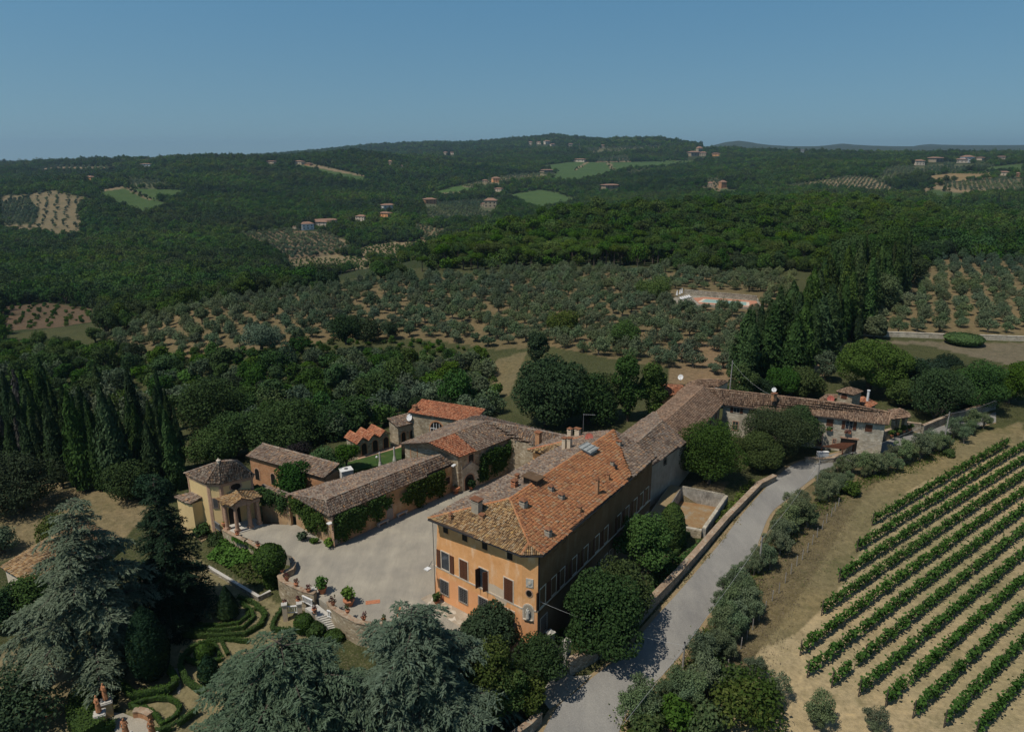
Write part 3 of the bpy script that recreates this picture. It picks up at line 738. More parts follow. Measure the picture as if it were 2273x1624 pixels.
PINEZ = [(640, 640), (820, 592), (960, 560), (1050, 520), (1160, 490), (1330, 470), (1380, 440), (1480, 428), (1700, 420), (1850, 412), (1960, 430), (2300, 440), (2300, 560), (2120, 545), (2060, 560), (1900, 590), (1500, 590), (1250, 592), (860, 606)]
for d0, d1, s, sc in ((400, 800, 6.2, 1.0), (800, 1500, 7.8, 1.1), (1500, 2800, 11, 1.35), (2800, 5200, 19, 2.1)):
    X, Y = polar(d0, d1, s); Z = ground(X, Y); U, V_ = pix(X, Y, Z)
    keep = (fieldmask(U, V_) < 0) & ~nearhouse(U, V_) & (U > -160) & (U < 2430)
    pz = inside(PINEZ, U, V_) & (np.hypot(X, Y) < 760)
    k = keep & ~pz
    S = rng.uniform(.7, 1.25, len(X)) * sc
    keep &= ~hides(X, Y, Z, 7.0 * S)
    woods.append((np.stack([X, Y, Z], 1)[k], S[k]))
    k = keep & pz
    if k.any(): pines.append((np.stack([X, Y, Z], 1)[k], S[k]))
wp, ws = np.concatenate([a for a, b in woods]), np.concatenate([b for a, b in woods])
sel = np.sin(wp[:, 0] / 61 + np.sin(wp[:, 1] / 83) * 2) + np.sin(wp[:, 1] / 47 + wp[:, 0] / 130) + rng.normal(0, .9, len(wp))
instancer('woodland', 'dark green broadleaf woods covering the far hills', [(PROTO['far_broad'], wp[(sel < .6) & (sel > -1.0)], ws[(sel < .6) & (sel > -1.0)]), (PROTO['far_oak'], wp[sel <= -1.0], ws[sel <= -1.0]), (PROTO['far_bright'], wp[sel >= .6], ws[sel >= .6] * .95)])
FO, FR_, FS = [], [], []
for i, (poly, c, g) in enumerate(FIELDS):
    if not g: continue
    ctr = np.mean(np.array(poly), 0); h = hit(*ctr)
    cs = [hit(*p) for p in poly]
    x0, x1, y0, y1 = min(p.x for p in cs), max(p.x for p in cs), min(p.y for p in cs), max(p.y for p in cs)
    x0, x1 = max(x0, -1800), min(x1, 2200)
    kind, sp = g
    if (x1 - x0) * (y1 - y0) / sp / sp > 60000: sp = math.sqrt((x1 - x0) * (y1 - y0) / 60000)
    X, Y = hexgrid(x0, x1, y0, min(y1, y0 + 900), sp if kind != 'rows' else sp, .18 if kind == 'olive' else .3)
    if kind == 'rows':
        Y = np.round(Y / (sp * .866)) * sp * .866 + X * .15
        X = X + rng.uniform(-2, 2, len(X))
    Z = ground(X, Y); U, V_ = pix(X, Y, Z)
    k = inside(poly, U, V_) & ~nearhouse(U, V_)
    P = np.stack([X, Y, Z], 1)[k]
    S = rng.uniform(.75, 1.2, len(P)) * max(1, np.median(np.hypot(X, Y)) / 1500)
    (FO if kind == 'olive' else FR_ if kind == 'rows' else FS).append((P, S))
# hedgerow trees along the field edges
HP = []
for poly, c, g in FIELDS:
    cs = [hit(*p) for p in poly]
    for a, b in zip(cs, cs[1:] + cs[:1]):
        L_ = (b - a).length
        if L_ > 900: continue
        for t in np.arange(0, L_, 9):
            if rng.uniform() < .3:
                p = a.lerp(b, t / L_); HP.append((p.x + rng.normal(0, 4), p.y + rng.normal(0, 4)))
HP = np.array(HP); hz0 = ground(HP[:, 0], HP[:, 1]); hu, hv = pix(HP[:, 0], HP[:, 1], hz0); hk = ~nearhouse(hu, hv)
instancer('hedgerow', 'bushes and small trees straggling along the edges of the far fields', [(PROTO['far_oak'] + PROTO['far_broad'] + PROTO['far_bright'], np.stack([HP[:, 0], HP[:, 1], hz0], 1)[hk], rng.uniform(.25, .7, hk.sum()))])
def cat2(L): return np.concatenate([a for a, b in L]), np.concatenate([b for a, b in L])
a, b = cat2(FO); instancer('far_olive_grove', 'grey green olive groves dotted over the far fields', [(PROTO['far_olive'], a, b)])
a, b = cat2(FR_); instancer('far_vine_rows', 'low vine rows on pale soil in the valley fields', [(PROTO['vine_bush'], a, b)])
a, b = cat2(FS); instancer('far_scrub', 'low scrub on the bare brown clearing in the valley', [(PROTO['shrub'], a, b * .45)])
# stone pines: the 280 nearest each a tree of its own, the rest one wood
pineP, pineS = np.concatenate([a for a, b in pines]), np.concatenate([b for a, b in pines])
# ------------------------------------------------------------------ building materials
def stone_mat(name, cols, scale=2.4, mortar=(.36, .30, .22), edge=.06):
    k = NT(name, .92, .1)
    mp = k.n('ShaderNodeMapping'); mp.inputs['Scale'].default_value = (1, 1, 1.7); k.l(k.pos(), mp.inputs[0])
    v = k.n('ShaderNodeTexVoronoi'); v.inputs['Scale'].default_value = scale; k.l(mp.outputs[0], v.inputs['Vector'])
    e = k.n('ShaderNodeTexVoronoi', feature='DISTANCE_TO_EDGE'); e.inputs['Scale'].default_value = scale; k.l(mp.outputs[0], e.inputs['Vector'])
    sp = k.n('ShaderNodeSeparateColor'); k.l(v.outputs['Color'], sp.inputs[0])
    c = k.ramp(sp.outputs[0], *[(i / (len(cols) - 1), q) for i, q in enumerate(cols)])
    c = k.mix(k.val(e.outputs['Distance'], edge, edge * .3), c, mortar)
    c = k.mix(1.0, c, k.ramp(k.noise(.6, 5, .65), (.3, (.62, .60, .56)), (.7, (1.15, 1.12, 1.05))), 'MULTIPLY')
    k.bump(e.outputs['Distance'], .6, .08)
    return k.out(c)
def stucco_mat(name, base, stain, pale, amt=.5, low=None, zlow=(3.6, 4.2)):
    k = NT(name, .9, .1)
    c = k.mix(k.math('MULTIPLY', k.val(k.noise(.55, 6, .72), .40, .66), amt), base, stain)
    c = k.mix(k.math('MULTIPLY', k.val(k.noise(1.1, 5, .65, stretch=(1, 1, .35)), .52, .72), amt * .9), c, pale)
    if low:
        sp = k.n('ShaderNodeSeparateXYZ'); k.l(k.pos(), sp.inputs[0])
        zz = k.math('ADD', sp.outputs[2], k.math('MULTIPLY', k.noise(.8, 3), 1.0))
        c = k.mix(k.math('MULTIPLY', k.val(zz, zlow[1], zlow[0]), .65), c, low)
    c = k.mix(k.math('MULTIPLY', k.val(k.noise(9, 3, .6), .35, .7), .22), c, stain)
    k.bump(k.noise(12, 4), .15, .03)
    return k.out(c)
def tile_mat(name, *stops):
    k = NT(name, .9, .1)
    c = k.ramp(k.attr('rnd').outputs['Fac'], *stops)
    c = k.mix(1.0, c, k.ramp(k.noise(.5, 4, .65), (.3, (.72, .74, .78)), (.55, (1, 1, 1)), (.75, (1.2, 1.08, .95))), 'MULTIPLY')
    c = k.mix(k.math('MULTIPLY', k.val(k.noise(2.3, 4, .7), .56, .70), .38), c, (.21, .20, .165))
    return k.out(c)
M['stone'] = stone_mat('rubble stone', [(.24, .19, .13), (.42, .35, .25), (.33, .27, .19), (.52, .46, .36), (.29, .23, .16)])
M['palestone'] = stone_mat('pale limestone', [(.36, .32, .26), (.52, .48, .41), (.44, .39, .31), (.60, .56, .48)], 2.2, (.45, .40, .32))
M['drystone'] = stone_mat('dry stone wall', [(.22, .20, .16), (.40, .37, .31), (.30, .27, .22), (.48, .45, .39)], 2.8, (.12, .10, .07), .05)
M['coping'] = stone_mat('brick coping', [(.30, .19, .13), (.42, .32, .23), (.36, .25, .18), (.46, .40, .32)], 3.4, (.34, .28, .2))
M['ochre'] = stucco_mat('orange ochre stucco', (.80, .42, .18), (.62, .285, .10), (.88, .64, .42), .8, (.78, .37, .18))
M['ochreshade'] = stucco_mat('shade-darkened ochre stucco', (.17, .095, .048), (.11, .062, .03), (.22, .15, .09), .7, (.20, .145, .095), (3.2, 4.2))  # darker copy of the ochre: the sunless side's shade is put into its colour
M['yellow'] = stucco_mat('pale yellow stucco', (.68, .50, .25), (.57, .40, .18), (.74, .59, .34), .4)
M['farmplaster'] = stucco_mat('worn tan plaster', (.45, .30, .16), (.33, .20, .11), (.55, .45, .32), .9)
M['greyrender'] = stucco_mat('grey weathered render', (.36, .31, .24), (.24, .20, .15), (.45, .41, .34), .8)
M['tankrender'] = stucco_mat('stained tank render', (.42, .39, .33), (.10, .09, .08), (.56, .53, .47), .9)
M['patch'] = stucco_mat('bare plaster patch', (.62, .50, .36), (.52, .40, .27), (.72, .62, .50), .5)
kb_ = NT('brickwork', .9, .1)
bt = kb_.n('ShaderNodeTexBrick'); bt.inputs['Scale'].default_value = 3.2
mp = kb_.n('ShaderNodeMapping'); mp.inputs['Rotation'].default_value = (R(90), 0, 0); kb_.l(kb_.pos(), mp.inputs[0]); kb_.l(mp.outputs[0], bt.inputs['Vector'])
for nme, q in (('Color1', (.40, .17, .075, 1)), ('Color2', (.50, .26, .13, 1)), ('Mortar', (.42, .30, .19, 1))): bt.inputs[nme].default_value = q
M['brick'] = kb_.out(kb_.mix(1.0, bt.outputs['Color'], kb_.ramp(kb_.noise(.8, 4), (.3, (.75, .75, .75)), (.7, (1.1, 1.1, 1.1))), 'MULTIPLY'))
M['tile_old'] = tile_mat('old mottled roof tile', (0, (.11, .078, .058)), (.25, (.19, .128, .092)), (.5, (.25, .172, .122)), (.72, (.24, .20, .16)), (.9, (.33, .255, .185)), (1, (.42, .24, .12)))
M['tile_brown'] = tile_mat('brown roof tile', (0, (.10, .065, .045)), (.3, (.21, .13, .085)), (.65, (.27, .175, .115)), (1, (.36, .25, .17)))
M['tile_orange'] = tile_mat('orange roof tile', (0, (.24, .105, .055)), (.3, (.37, .155, .070)), (.7, (.41, .18, .080)), (.9, (.40, .23, .11)), (1, (.34, .25, .17)))
M['tile_red'] = tile_mat('red roof tile', (0, (.24, .085, .045)), (.5, (.43, .16, .08)), (1, (.50, .25, .14)))
M['tile_mix'] = tile_mat('ochre lichened roof tile', (0, (.13, .08, .045)), (.3, (.27, .16, .075)), (.6, (.35, .215, .10)), (.85, (.34, .26, .165)), (1, (.44, .27, .10)))
M['under'] = plain('roof underside', (.075, .050, .034), .9, .3)
M['wood'] = plain('brown shutter wood', (.105, .042, .022), .6, .25, 8)
M['greywood'] = plain('grey door wood', (.26, .25, .23), .7, .2, 6)
M['dark'] = plain('dark opening', (.012, .011, .010), .5, .2)
M['glass'] = plain('window glass', (.035, .045, .055), .12, .3, 2, spec=.6)
M['trim'] = plain('pale stone trim', (.60, .50, .38), .85, .15, 4)
M['pinktrim'] = plain('pink stone trim', (.43, .27, .18), .85, .2, 4)
M['iron'] = plain('grey iron', (.20, .20, .20), .5, .2, 8, .3)
M['darkiron'] = plain('dark iron', (.03, .03, .032), .5, .2, 8, .3)
M['white'] = plain('white paint', (.68, .67, .64), .6, .06)
M['terra'] = plain('terracotta', (.42, .17, .085), .8, .25, 5)
M['statue'] = plain('weathered terracotta statue', (.42, .19, .09), .85, .35, 4)
M['marble'] = plain('white stone', (.47, .44, .38), .8, .15, 4)
M['reddish'] = plain('faded red paint', (.36, .10, .07), .6, .15)
M['zinc'] = plain('zinc sheet', (.30, .31, .29), .7, .2, 3)
M['pole'] = plain('weathered grey post', (.28, .26, .23), .85, .25, 5)
M['cable'] = plain('pale cable', (.40, .40, .38), .6, .1)
M['roofunder'] = M['under']

# ------------------------------------------------------------------ roofs: every tile a small barrel, jittered
def tiles(poly, r=rng, cw=.195, rl=.35, rad=.09):
    P = np.array([tuple(p) for p in poly], float)
    nrm = np.zeros(3)
    for i in range(len(P)):
        a, b = P[i], P[(i + 1) % len(P)]
        nrm += np.cross(a, b)
    nrm /= np.linalg.norm(nrm)
    if nrm[2] < 0: nrm = -nrm
    o = P.mean(0)
    up = np.array([0, 0, 1]) - nrm * nrm[2]
    up = up / np.linalg.norm(up) if np.linalg.norm(up) > 1e-3 else np.array([0, 1.0, 0])
    ax = np.cross(up, nrm)
    q = np.stack([(P - o) @ ax, (P - o) @ up], 1)
    x0, y0 = q.min(0); x1, y1 = q.max(0)
    X, Y = np.meshgrid(np.arange(x0 + .05, x1, cw), np.arange(y0 + rl * .4, y1, rl))
    X, Y = X.ravel(), Y.ravel()
    k = inside([tuple(t) for t in q], X, Y)
    X, Y = X[k] + r.normal(0, .018, k.sum()), Y[k] + r.normal(0, .03, k.sum())
    n = len(X)
    hq = (P - o) @ nrm; HH = np.full(n, -9.0)
    for i in range(1, len(P) - 1):                         # a slightly twisted slope: follow its triangles
        (ax_, ay_), (bx_, by_), (cx_, cy_) = q[0], q[i], q[i + 1]
        dt = (by_ - cy_) * (ax_ - cx_) + (cx_ - bx_) * (ay_ - cy_)
        if abs(dt) < 1e-9: continue
        l0 = ((by_ - cy_) * (X - cx_) + (cx_ - bx_) * (Y - cy_)) / dt; l1 = ((cy_ - ay_) * (X - cx_) + (ax_ - cx_) * (Y - cy_)) / dt
        k = (l0 > -.02) & (l1 > -.02) & (l0 + l1 < 1.02)
        HH[k] = np.maximum(HH[k], (l0 * hq[0] + l1 * hq[i] + (1 - l0 - l1) * hq[i + 1])[k])
    HH[HH < -8] = 0
    if n == 0: return np.zeros((0, 3)), np.zeros((0, 4), int), np.zeros(0)
    th = np.array([math.pi * .04, math.pi * .33, math.pi * .67, math.pi * .96])
    V = np.zeros((n, 8, 3))
    lift = r.uniform(.03, .055, n)
    for e, (yy, rr, hh) in enumerate(((-.56 * rl, rad, .045), (.5 * rl, rad * .82, .012))):
        for j, t in enumerate(th):
            lx, lz = rr * math.cos(t), rr * .85 * math.sin(t)
            V[:, e * 4 + j] = o + np.outer(X + lx, ax) + np.outer(Y + yy, up) + np.outer(lz + hh + lift * (1 - e) + HH, nrm)
    b = np.arange(n)[:, None] * 8
    F = [(0, 1, 5, 4), (1, 2, 6, 5), (2, 3, 7, 6), (3, 2, 1, 0)]
    Q = np.concatenate([b + np.array(f) for f in F])
    return V.reshape(-1, 3), Q, np.repeat(r.uniform(0, 1, n), 8)
def ridge_tiles(p, q, r=rng, rad=.15, rl=.42):
    p, q = np.array(tuple(p)), np.array(tuple(q))
    d = q - p; L = np.linalg.norm(d); d /= L
    s = np.cross(d, [0, 0, 1]); s /= np.linalg.norm(s); u = np.cross(s, d)
    n = max(1, int(L / rl)); T = (np.arange(n) + .5) * L / n
    V = np.zeros((n, 8, 3)); th = [0, math.pi / 3, math.pi * 2 / 3, math.pi]
    wob = r.normal(0, .02, n)
    for e, (t, rr, h) in enumerate(((-.58 * rl, rad, .05), (.5 * rl, rad * .85, .01))):
        for j, a in enumerate(th):
            V[:, e * 4 + j] = p + np.outer(T + t, d) + np.outer(rr * math.cos(a) + wob, s) + (rr * .9 * math.sin(a) + h + .03) * u
    b = np.arange(n)[:, None] * 8
    Q = np.concatenate([b + np.array(f) for f in [(0, 1, 5, 4), (1, 2, 6, 5), (2, 3, 7, 6), (3, 2, 1, 0)]])
    return V.reshape(-1, 3), Q, np.repeat(r.uniform(.2, .9, n), 8)
def roof(parent, planes, ridges=(), thick=.16, name='roof', ridgemat=None):
    """planes = [(3-D polygon, tile material key)]"""
    mats, parts = [M['under']], []
    for poly, mk in planes:
        if M[mk] not in mats: mats.append(M[mk])
        b = MB(); b.slab([Vector(p) for p in poly], thick)
        V = np.array([tuple(p) for p in b.v])
        # slab faces are n-gons: fan them into quads/tris by splitting
        n = len(poly)
        side = np.array(b.f[2:])
        tri = [(0, i, i + 1) for i in range(1, n - 1)] + [(n, n + i + 1, n + i) for i in range(1, n - 1)]
        parts.append((V, 'side', side, tri))
        tv, tq, tr = tiles(poly)
        parts.append((tv, tq, tr, mats.index(M[mk])))
    for p, q in ridges:
        tv, tq, tr = ridge_tiles(p, q)
        rm = M[ridgemat] if ridgemat else mats[-1]
        if rm not in mats: mats.append(rm)
        parts.append((tv, tq, tr, mats.index(rm)))
    V, Q, T, Rn, QM, b = [], [], [], [], [], 0
    for p in parts:
        if isinstance(p[1], str):
            V.append(p[0]); Q.append(p[2] + b); QM += [0] * len(p[2]); T += [(t[0] + b, t[1] + b, t[2] + b) for t in p[3]]; Rn.append(np.zeros(len(p[0]))); b += len(p[0])
        else:
            V.append(p[0]); Q.append(p[1] + b); QM += [p[3]] * len(p[1]); Rn.append(p[2]); b += len(p[0])
    V = np.concatenate(V) - np.array(parent.location)
    me = npmesh(name, V, np.concatenate(Q), mats, np.concatenate(Rn), QM + [0] * len(T), np.array(T))
    return link(name, me, parent)
class Wall:
    """vertical wall face from A to B; the face points to the side the camera is on unless flipped"""
    def __init__(s, A, B, flip=False):
        s.A = Vector((A[0], A[1], 0)); d = Vector((B[0] - A[0], B[1] - A[1], 0)); s.L = d.length; s.d = d.normalized()
        s.n = Vector((s.d.y, -s.d.x, 0))
        if s.n.dot(Vector((0, 0, 0)) - s.A) < 0: s.n = -s.n
        if flip: s.n = -s.n
    def px(s, u, v):
        r = Vector(ray(u, v)); o = Vector((0, 0, CAMH))
        t = (s.A - o).dot(s.n) / r.dot(s.n); p = o + r * t
        return (p - s.A).dot(s.d), p.z
    def pt(s, a, z, t=0.0): q = s.A + s.d * a + s.n * t; return Vector((q.x, q.y, z))
    def slab(s, mb, a0, a1, z0, z1, t0, t1, mi=0):
        return mb.obox(s.pt(a0, z0, t0), s.d * (a1 - a0), Vector((0, 0, z1 - z0)), s.n * (t1 - t0), mi)
    def frame(s, mb, a0, a1, z0, z1, wd, t0, t1, mi=0):
        s.slab(mb, a0 - wd, a0, z0 - wd, z1 + wd, t0, t1, mi); s.slab(mb, a1, a1 + wd, z0 - wd, z1 + wd, t0, t1, mi)
        s.slab(mb, a0, a1, z1, z1 + wd, t0, t1, mi); s.slab(mb, a0, a1, z0 - wd, z0, t0, t1 + .02, mi)
    def arch(s, mb, a, z0, w, h, t0, t1, mi=0, n=10):
        """panel with a round head: a = centre"""
        pts = [(a - w / 2, z0), (a + w / 2, z0)] + [(a + w / 2 * math.cos(math.pi * k / n), z0 + h - w / 2 + w / 2 * math.sin(math.pi * k / n)) for k in range(n + 1)]
        P = [s.pt(x, z, t0) for x, z in pts] + [s.pt(x, z, t1) for x, z in pts]
        m = len(pts)
        mb.add(P, [tuple(range(m, 2 * m))[::1], tuple(range(m - 1, -1, -1))] + [(i, (i + 1) % m, m + (i + 1) % m, m + i) for i in range(m)], mi)
    def disc(s, mb, a, z, ra, rz, t0, t1, mi=0, n=16):
        P = [s.pt(a + ra * math.cos(6.283 * k / n), z + rz * math.sin(6.283 * k / n), t) for t in (t0, t1) for k in range(n)]
        mb.add(P, [tuple(range(n, 2 * n)), tuple(range(n - 1, -1, -1))] + [(i, (i + 1) % n, n + (i + 1) % n, n + i) for i in range(n)], mi)
def window(parent, w, a, z, wd, h, style='shut', frame='trim', name='window', label=None, shut='wood', fw=.12):
    """a = centre along the wall, z = sill"""
    a0, a1 = a - wd / 2, a + wd / 2
    b = MB(); w.frame(b, a0, a1, z, z + h, fw, -.02, .05, 0); w.slab(b, a0, a1, z, z + h, -.02, .012, 1)
    if style == 'cross':
        w.slab(b, a - .03, a + .03, z, z + h, .012, .03, 0); w.slab(b, a0, a1, z + h * .55, z + h * .55 + .05, .012, .028, 0)
    o = b.build(name, [M[frame], M['dark' if style in ('dark', 'grille') else 'glass']], parent)
    if label: o['label'] = label
    def sub(nm, mb, m): return mb.build(nm, [m], o)
    if style == 'shut':
        for k in (0, 1):
            q = MB(); x0 = a0 + .01 + k * wd / 2; w.slab(q, x0, x0 + wd / 2 - .02, z + .01, z + h - .01, .014, .075)
            for j in range(int(h / .22)): w.slab(q, x0 + .05, x0 + wd / 2 - .07, z + .12 + j * .22, z + .16 + j * .22, .075, .092)
            sub('shutter', q, M[shut])
    if style in ('open', 'cross') and shut:
        for k in (-1, 1):
            q = MB(); x0 = a0 - fw - wd / 2 - .01 if k < 0 else a1 + fw + .01
            w.slab(q, x0, x0 + wd / 2, z - .05, z + h, .03, .09); sub('shutter', q, M[shut])
    if style == 'ajar':
        for k, ang in ((-1, 100), (1, 62)):
            q = MB(); hx = a0 if k < 0 else a1
            dr = (w.d * (-k) * math.cos(R(ang)) + w.n * math.sin(R(ang)))
            q.obox(w.pt(hx, z, .04), dr * wd / 2, Vector((0, 0, h)), w.d * .05); sub('shutter', q, M[shut])
    if style == 'grille':
        q = MB()
        for k in range(6): w.slab(q, a0 - .05 + k * (wd + .1) / 5 - .015, a0 - .05 + k * (wd + .1) / 5 + .015, z - .1, z + h + .1, .10, .13)
        for k in range(9): w.slab(q, a0 - .08, a1 + .08, z + k * h / 8 - .012, z + k * h / 8 + .012, .131, .15)
        sub('grille', q, M['iron'])
    return o
def chimney(parent, base, w, d, h, mat='stone', cap='tile', rz=.67, name='chimney', label=None):
    b = MB(); x, y, z = base; w, d, h = w * 1.22, d * 1.22, h * 1.15
    b.box((x, y, z - .5), (w, d, h + .5), rz, 0)
    b.box((x, y, z + h), (w * 1.15, d * 1.15, .09), rz, 0)
    if cap == 'tile':
        for sx in (-1, 1):
            for sy in (-1, 1): b.box((x + sx * w * .38 * math.cos(rz) - sy * d * .38 * math.sin(rz), y + sx * w * .38 * math.sin(rz) + sy * d * .38 * math.cos(rz), z + h + .09), (w * .22, d * .22, .28), rz, 0)
        b.box((x, y, z + h + .37), (w * 1.3, d * 1.3, .22), rz, 1, .25)
    elif cap == 'flat':
        for sx in (-1, 1): b.box((x + sx * w * .36 * math.cos(rz), y + sx * w * .36 * math.sin(rz), z + h + .09), (w * .25, d * .9, .18), rz, 0)
        b.box((x, y, z + h + .27), (w * 1.35, d * 1.35, .09), rz, 1)
    o = b.build(name, [M[mat], M['tile_orange']], parent)
    if label: o['label'] = label
    return o
def T(x0, y0, sc): return lambda zx, zy: ((x0 + zx / sc) * .88789, (y0 + zy / sc) * .88789)
ka, kb, kc, kd, ke = T(1230, 1040, 6.6853), T(1530, 920, 6.6853), T(1980, 950, 6.6853), T(420, 1130, 6.6853), T(1560, 1130, 6.6853)
kf, kg, kh, ki = T(1080, 1290, 5.0765), T(1400, 1080, 5.0765), T(200, 1660, 6.6853), T(1640, 700, 6.6853)
q1, q2, q3, q4 = T(400, 1000, 3.2471), T(1000, 1050, 2.7071), T(1500, 850, 2.5256), T(0, 1200, 2.5814)
b1, b2, b3 = T(640, 1350, 3.3906), T(1250, 1350, 3.3906), T(1800, 1100, 2.2276)
c1, c2, c3, c4 = T(1660, 320, 2.5256), T(0, 700, 2.8413), T(700, 650, 2.8413), T(860, 1000, 5.1659)
def L3(f, x, y, z): return at(*f(x, y), z)
def onroof(p0, p1, p2, u, v):        # sight line meets the plane of three points
    n = (Vector(p1) - Vector(p0)).cross(Vector(p2) - Vector(p0)); o = Vector((0, 0, CAMH)); r = Vector(ray(u, v))
    return o + r * ((Vector(p0) - o).dot(n) / r.dot(n))

# ------------------------------------------------------------------ the villa
FLc, FRc, CRc = L3(q2, 228, 1187, 0), L3(q2, 822, 1500, 0), L3(q2, 952, 1472, 0)
E1 = (FRc - FLc).normalized(); E2 = Vector((-E1.y, E1.x, 0))
def VL(a, b, z=0): q = FLc + E1 * a + E2 * b; return Vector((q.x, q.y, z))
villa = empty('villa', FLc, 'large orange stucco villa with a hipped tile roof and chamfered corner, by the courtyard', 'villa')
EZ, RZ = 10.75, 12.75
eL, eCL, eCR = L3(q2, 190, 665, EZ), L3(q2, 820, 912, EZ), L3(q2, 968, 912, EZ)
eS, eS2, eF = L3(q2, 1562, 385, EZ), L3(q2, 1575, 388, EZ - .15), L3(q2, 1738, 240, EZ - .15)
apx, rEnd = L3(ka, 300, 1380, RZ), L3(ka, 2040, 235, RZ)
eLB = L3(ka, 860, 620, EZ); dL = (eLB - L3(ka, 0, 1050, EZ)).normalized()
eLB2 = eLB + dL * 9.5
dR = (eF - eCR).normalized()
nR = Vector((dR.y, -dR.x, 0))
wCR = CRc; wRF = eF - nR * .55; wRF.z = 0
wCR2 = eCR - nR * .55; wCR2.z = 0
wLB = eLB2 + Vector((E1.x, E1.y, 0)) * .9; wLB.z = 0
dLf = Vector((dL.x, dL.y, 0)).normalized()
foot = [FLc, FRc, wCR2, wRF, wLB]
b = MB(); n_ = len(foot); top = [FLc + E1 * 1.1] + foot[1:]      # the left side leans in like an old battered wall
b.add([(p.x, p.y, -2.0) for p in foot] + [(p.x, p.y, EZ - .05) for p in top], [(i, (i + 1) % n_, n_ + (i + 1) % n_, n_ + i) for i in range(n_)] + [tuple(range(n_, 2 * n_)), tuple(range(n_ - 1, -1, -1))])
vw = b.build('wall', [M['ochre']], villa)
WF, WC, WR = Wall(FLc, FRc), Wall(FRc, wCR2), Wall(wCR2, wRF)
b = MB(); WR.slab(b, .02, WR.L - .02, -1.9, EZ - .1, .0, .02); b.build('shade_facing', [M['ochreshade']], villa)  # thin skin added over the right wall to carry the painted-in shade
hp = L3(q2, 872, 832, EZ + .45)
roof(villa, [([eL, eCL, hp, apx], 'tile_mix'), ([eCL, eCR, hp], 'tile_mix'), ([eCR, eS, rEnd, apx, hp], 'tile_orange'), ([eS2, eF, rEnd], 'tile_old'), ([eF, eLB2, rEnd], 'tile_old'), ([eLB2, eL, apx, rEnd], 'tile_old')],
     [(eL, apx), (hp, apx), (eCL, hp), (eCR, hp), (apx, rEnd)], ridgemat='tile_orange')
vroof = [o for o in villa.children if o.name.startswith('roof')][0]
b = MB()
for p, q in ((eL, eCL), (eCL, eCR), (eCR, eF)): b.tube([p + Vector((0, 0, -.16)), q + Vector((0, 0, -.16))], .09, 6)
b.build('gutter', [M['darkiron']], villa)
b = MB()
for wl in (WF, WC): wl.slab(b, 0, wl.L, 4.02, 4.20, 0, .05)
WR.slab(b, 0, WR.L, 4.0, 4.16, .02, .06)
b.build('string_course', [M['trim']], villa)
# front windows (photo positions on the facade)
for (x0, y0, x1, y1), st in (((130, 440, 205, 640), 'open'), ((360, 540, 442, 745), 'shut'), ((612, 650, 700, 860), 'ajar'), ((925, 775, 1020, 1000), 'shut')):
    a0, zt = WF.px(*kf((x0 + x1) / 2, y0 + 20)); _, zb = WF.px(*kf((x0 + x1) / 2, y1 - 20))
    window(villa, WF, a0, 4.25, 1.15, zt - 4.25, st, label='window with brown shutters standing open' if st in ('open', 'ajar') else None)
for x, y0, y1 in ((158, 815, 1000), (397, 915, 1120), (650, 1035, 1230)):
    a0, zt = WF.px(*kf(x, y0)); window(villa, WF, a0, zt - 1.75, 1.15, 1.75, 'grille', label='barred ground floor window')
for x, y in ((175, 165), (418, 265), (672, 370), (990, 500)):
    a0, zc_ = WF.px(*kf(x, y)); window(villa, WF, a0, zc_ - .45, .75, .9, 'dark', 'ochre', fw=.04)
a0, zt = WF.px(*kf(975, 1185)); b = MB(); WF.frame(b, a0 - .65, a0 + .65, .0, zt, .16, 0, .05, 0); WF.slab(b, a0 - .65, a0 + .65, -.2, zt, 0, .03, 1); WF.slab(b, a0 - .02, a0 + .02, 0, zt, .03, .05, 1)
b.build('door', [M['trim'], M['wood']], villa)
a0, zc_ = WF.px(*kf(138, 1080)); b = MB(); WF.slab(b, a0 - .2, a0 + .2, 0.1, .9, 0, .04); b.build('meter_hatch', [M['terra']], villa)
# bare plaster patch under the third window
a0, z0_ = WF.px(*kf(700, 905)); a1, z1_ = WF.px(*kf(850, 1100))
b = MB(); pts = [(-.9, 1.0), (.0, 1.15), (1.7, .95), (1.85, .3), (1.6, -.7), (1.15, -.95), (.5, -.6), (-.2, -.1), (-.75, .0), (-1.05, .5)]
ac, zc_ = WF.px(*kf(790, 985)); P = [WF.pt(ac + x, zc_ + z, .012) for x, z in pts]; b.add(P, [tuple(range(len(P)))[::-1]], 0); b.build('plaster_patch', [M['patch']], villa)
# chamfered corner: crest, oval eye and niche with a statue
ac, zc_ = WC.px(*kf(1240, 845)); b = MB(); WC.slab(b, ac - .38, ac + .38, zc_ - .5, zc_ + .5, 0, .06)
WC.disc(b, ac, zc_ + .02, .22, .25, .06, .10); WC.disc(b, ac, zc_ + .02, .13, .15, .10, .13, 1)
for k in range(7): WC.slab(b, ac - .26 + k * .075, ac - .22 + k * .075, zc_ + .33, zc_ + .38, .06, .08, 1)
for sx in (-1, 1): WC.disc(b, ac + sx * .27, zc_ - .32, .06, .08, .06, .09, 1)
b.build('crest', [M['marble'], M['patch']], villa)
ac, zc_ = WC.px(*kf(1233, 975)); b = MB(); WC.disc(b, ac, zc_, .40, .46, 0, .05, 0); WC.disc(b, ac, zc_, .30, .36, .05, .062, 1); b.build('oval_opening', [M['pinktrim'], M['dark']], villa)
ac, zt = WC.px(*kf(1222, 1105)); _, zb = WC.px(*kf(1222, 1312)); nh = zt - zb
b = MB(); WC.arch(b, ac, zb, 1.2, nh, 0, .05, 0); WC.arch(b, ac, zb + .15, .95, nh - .3, .05, .06, 1); WC.slab(b, ac - .5, ac + .5, zb + .06, zb + .15, .06, .2, 0)
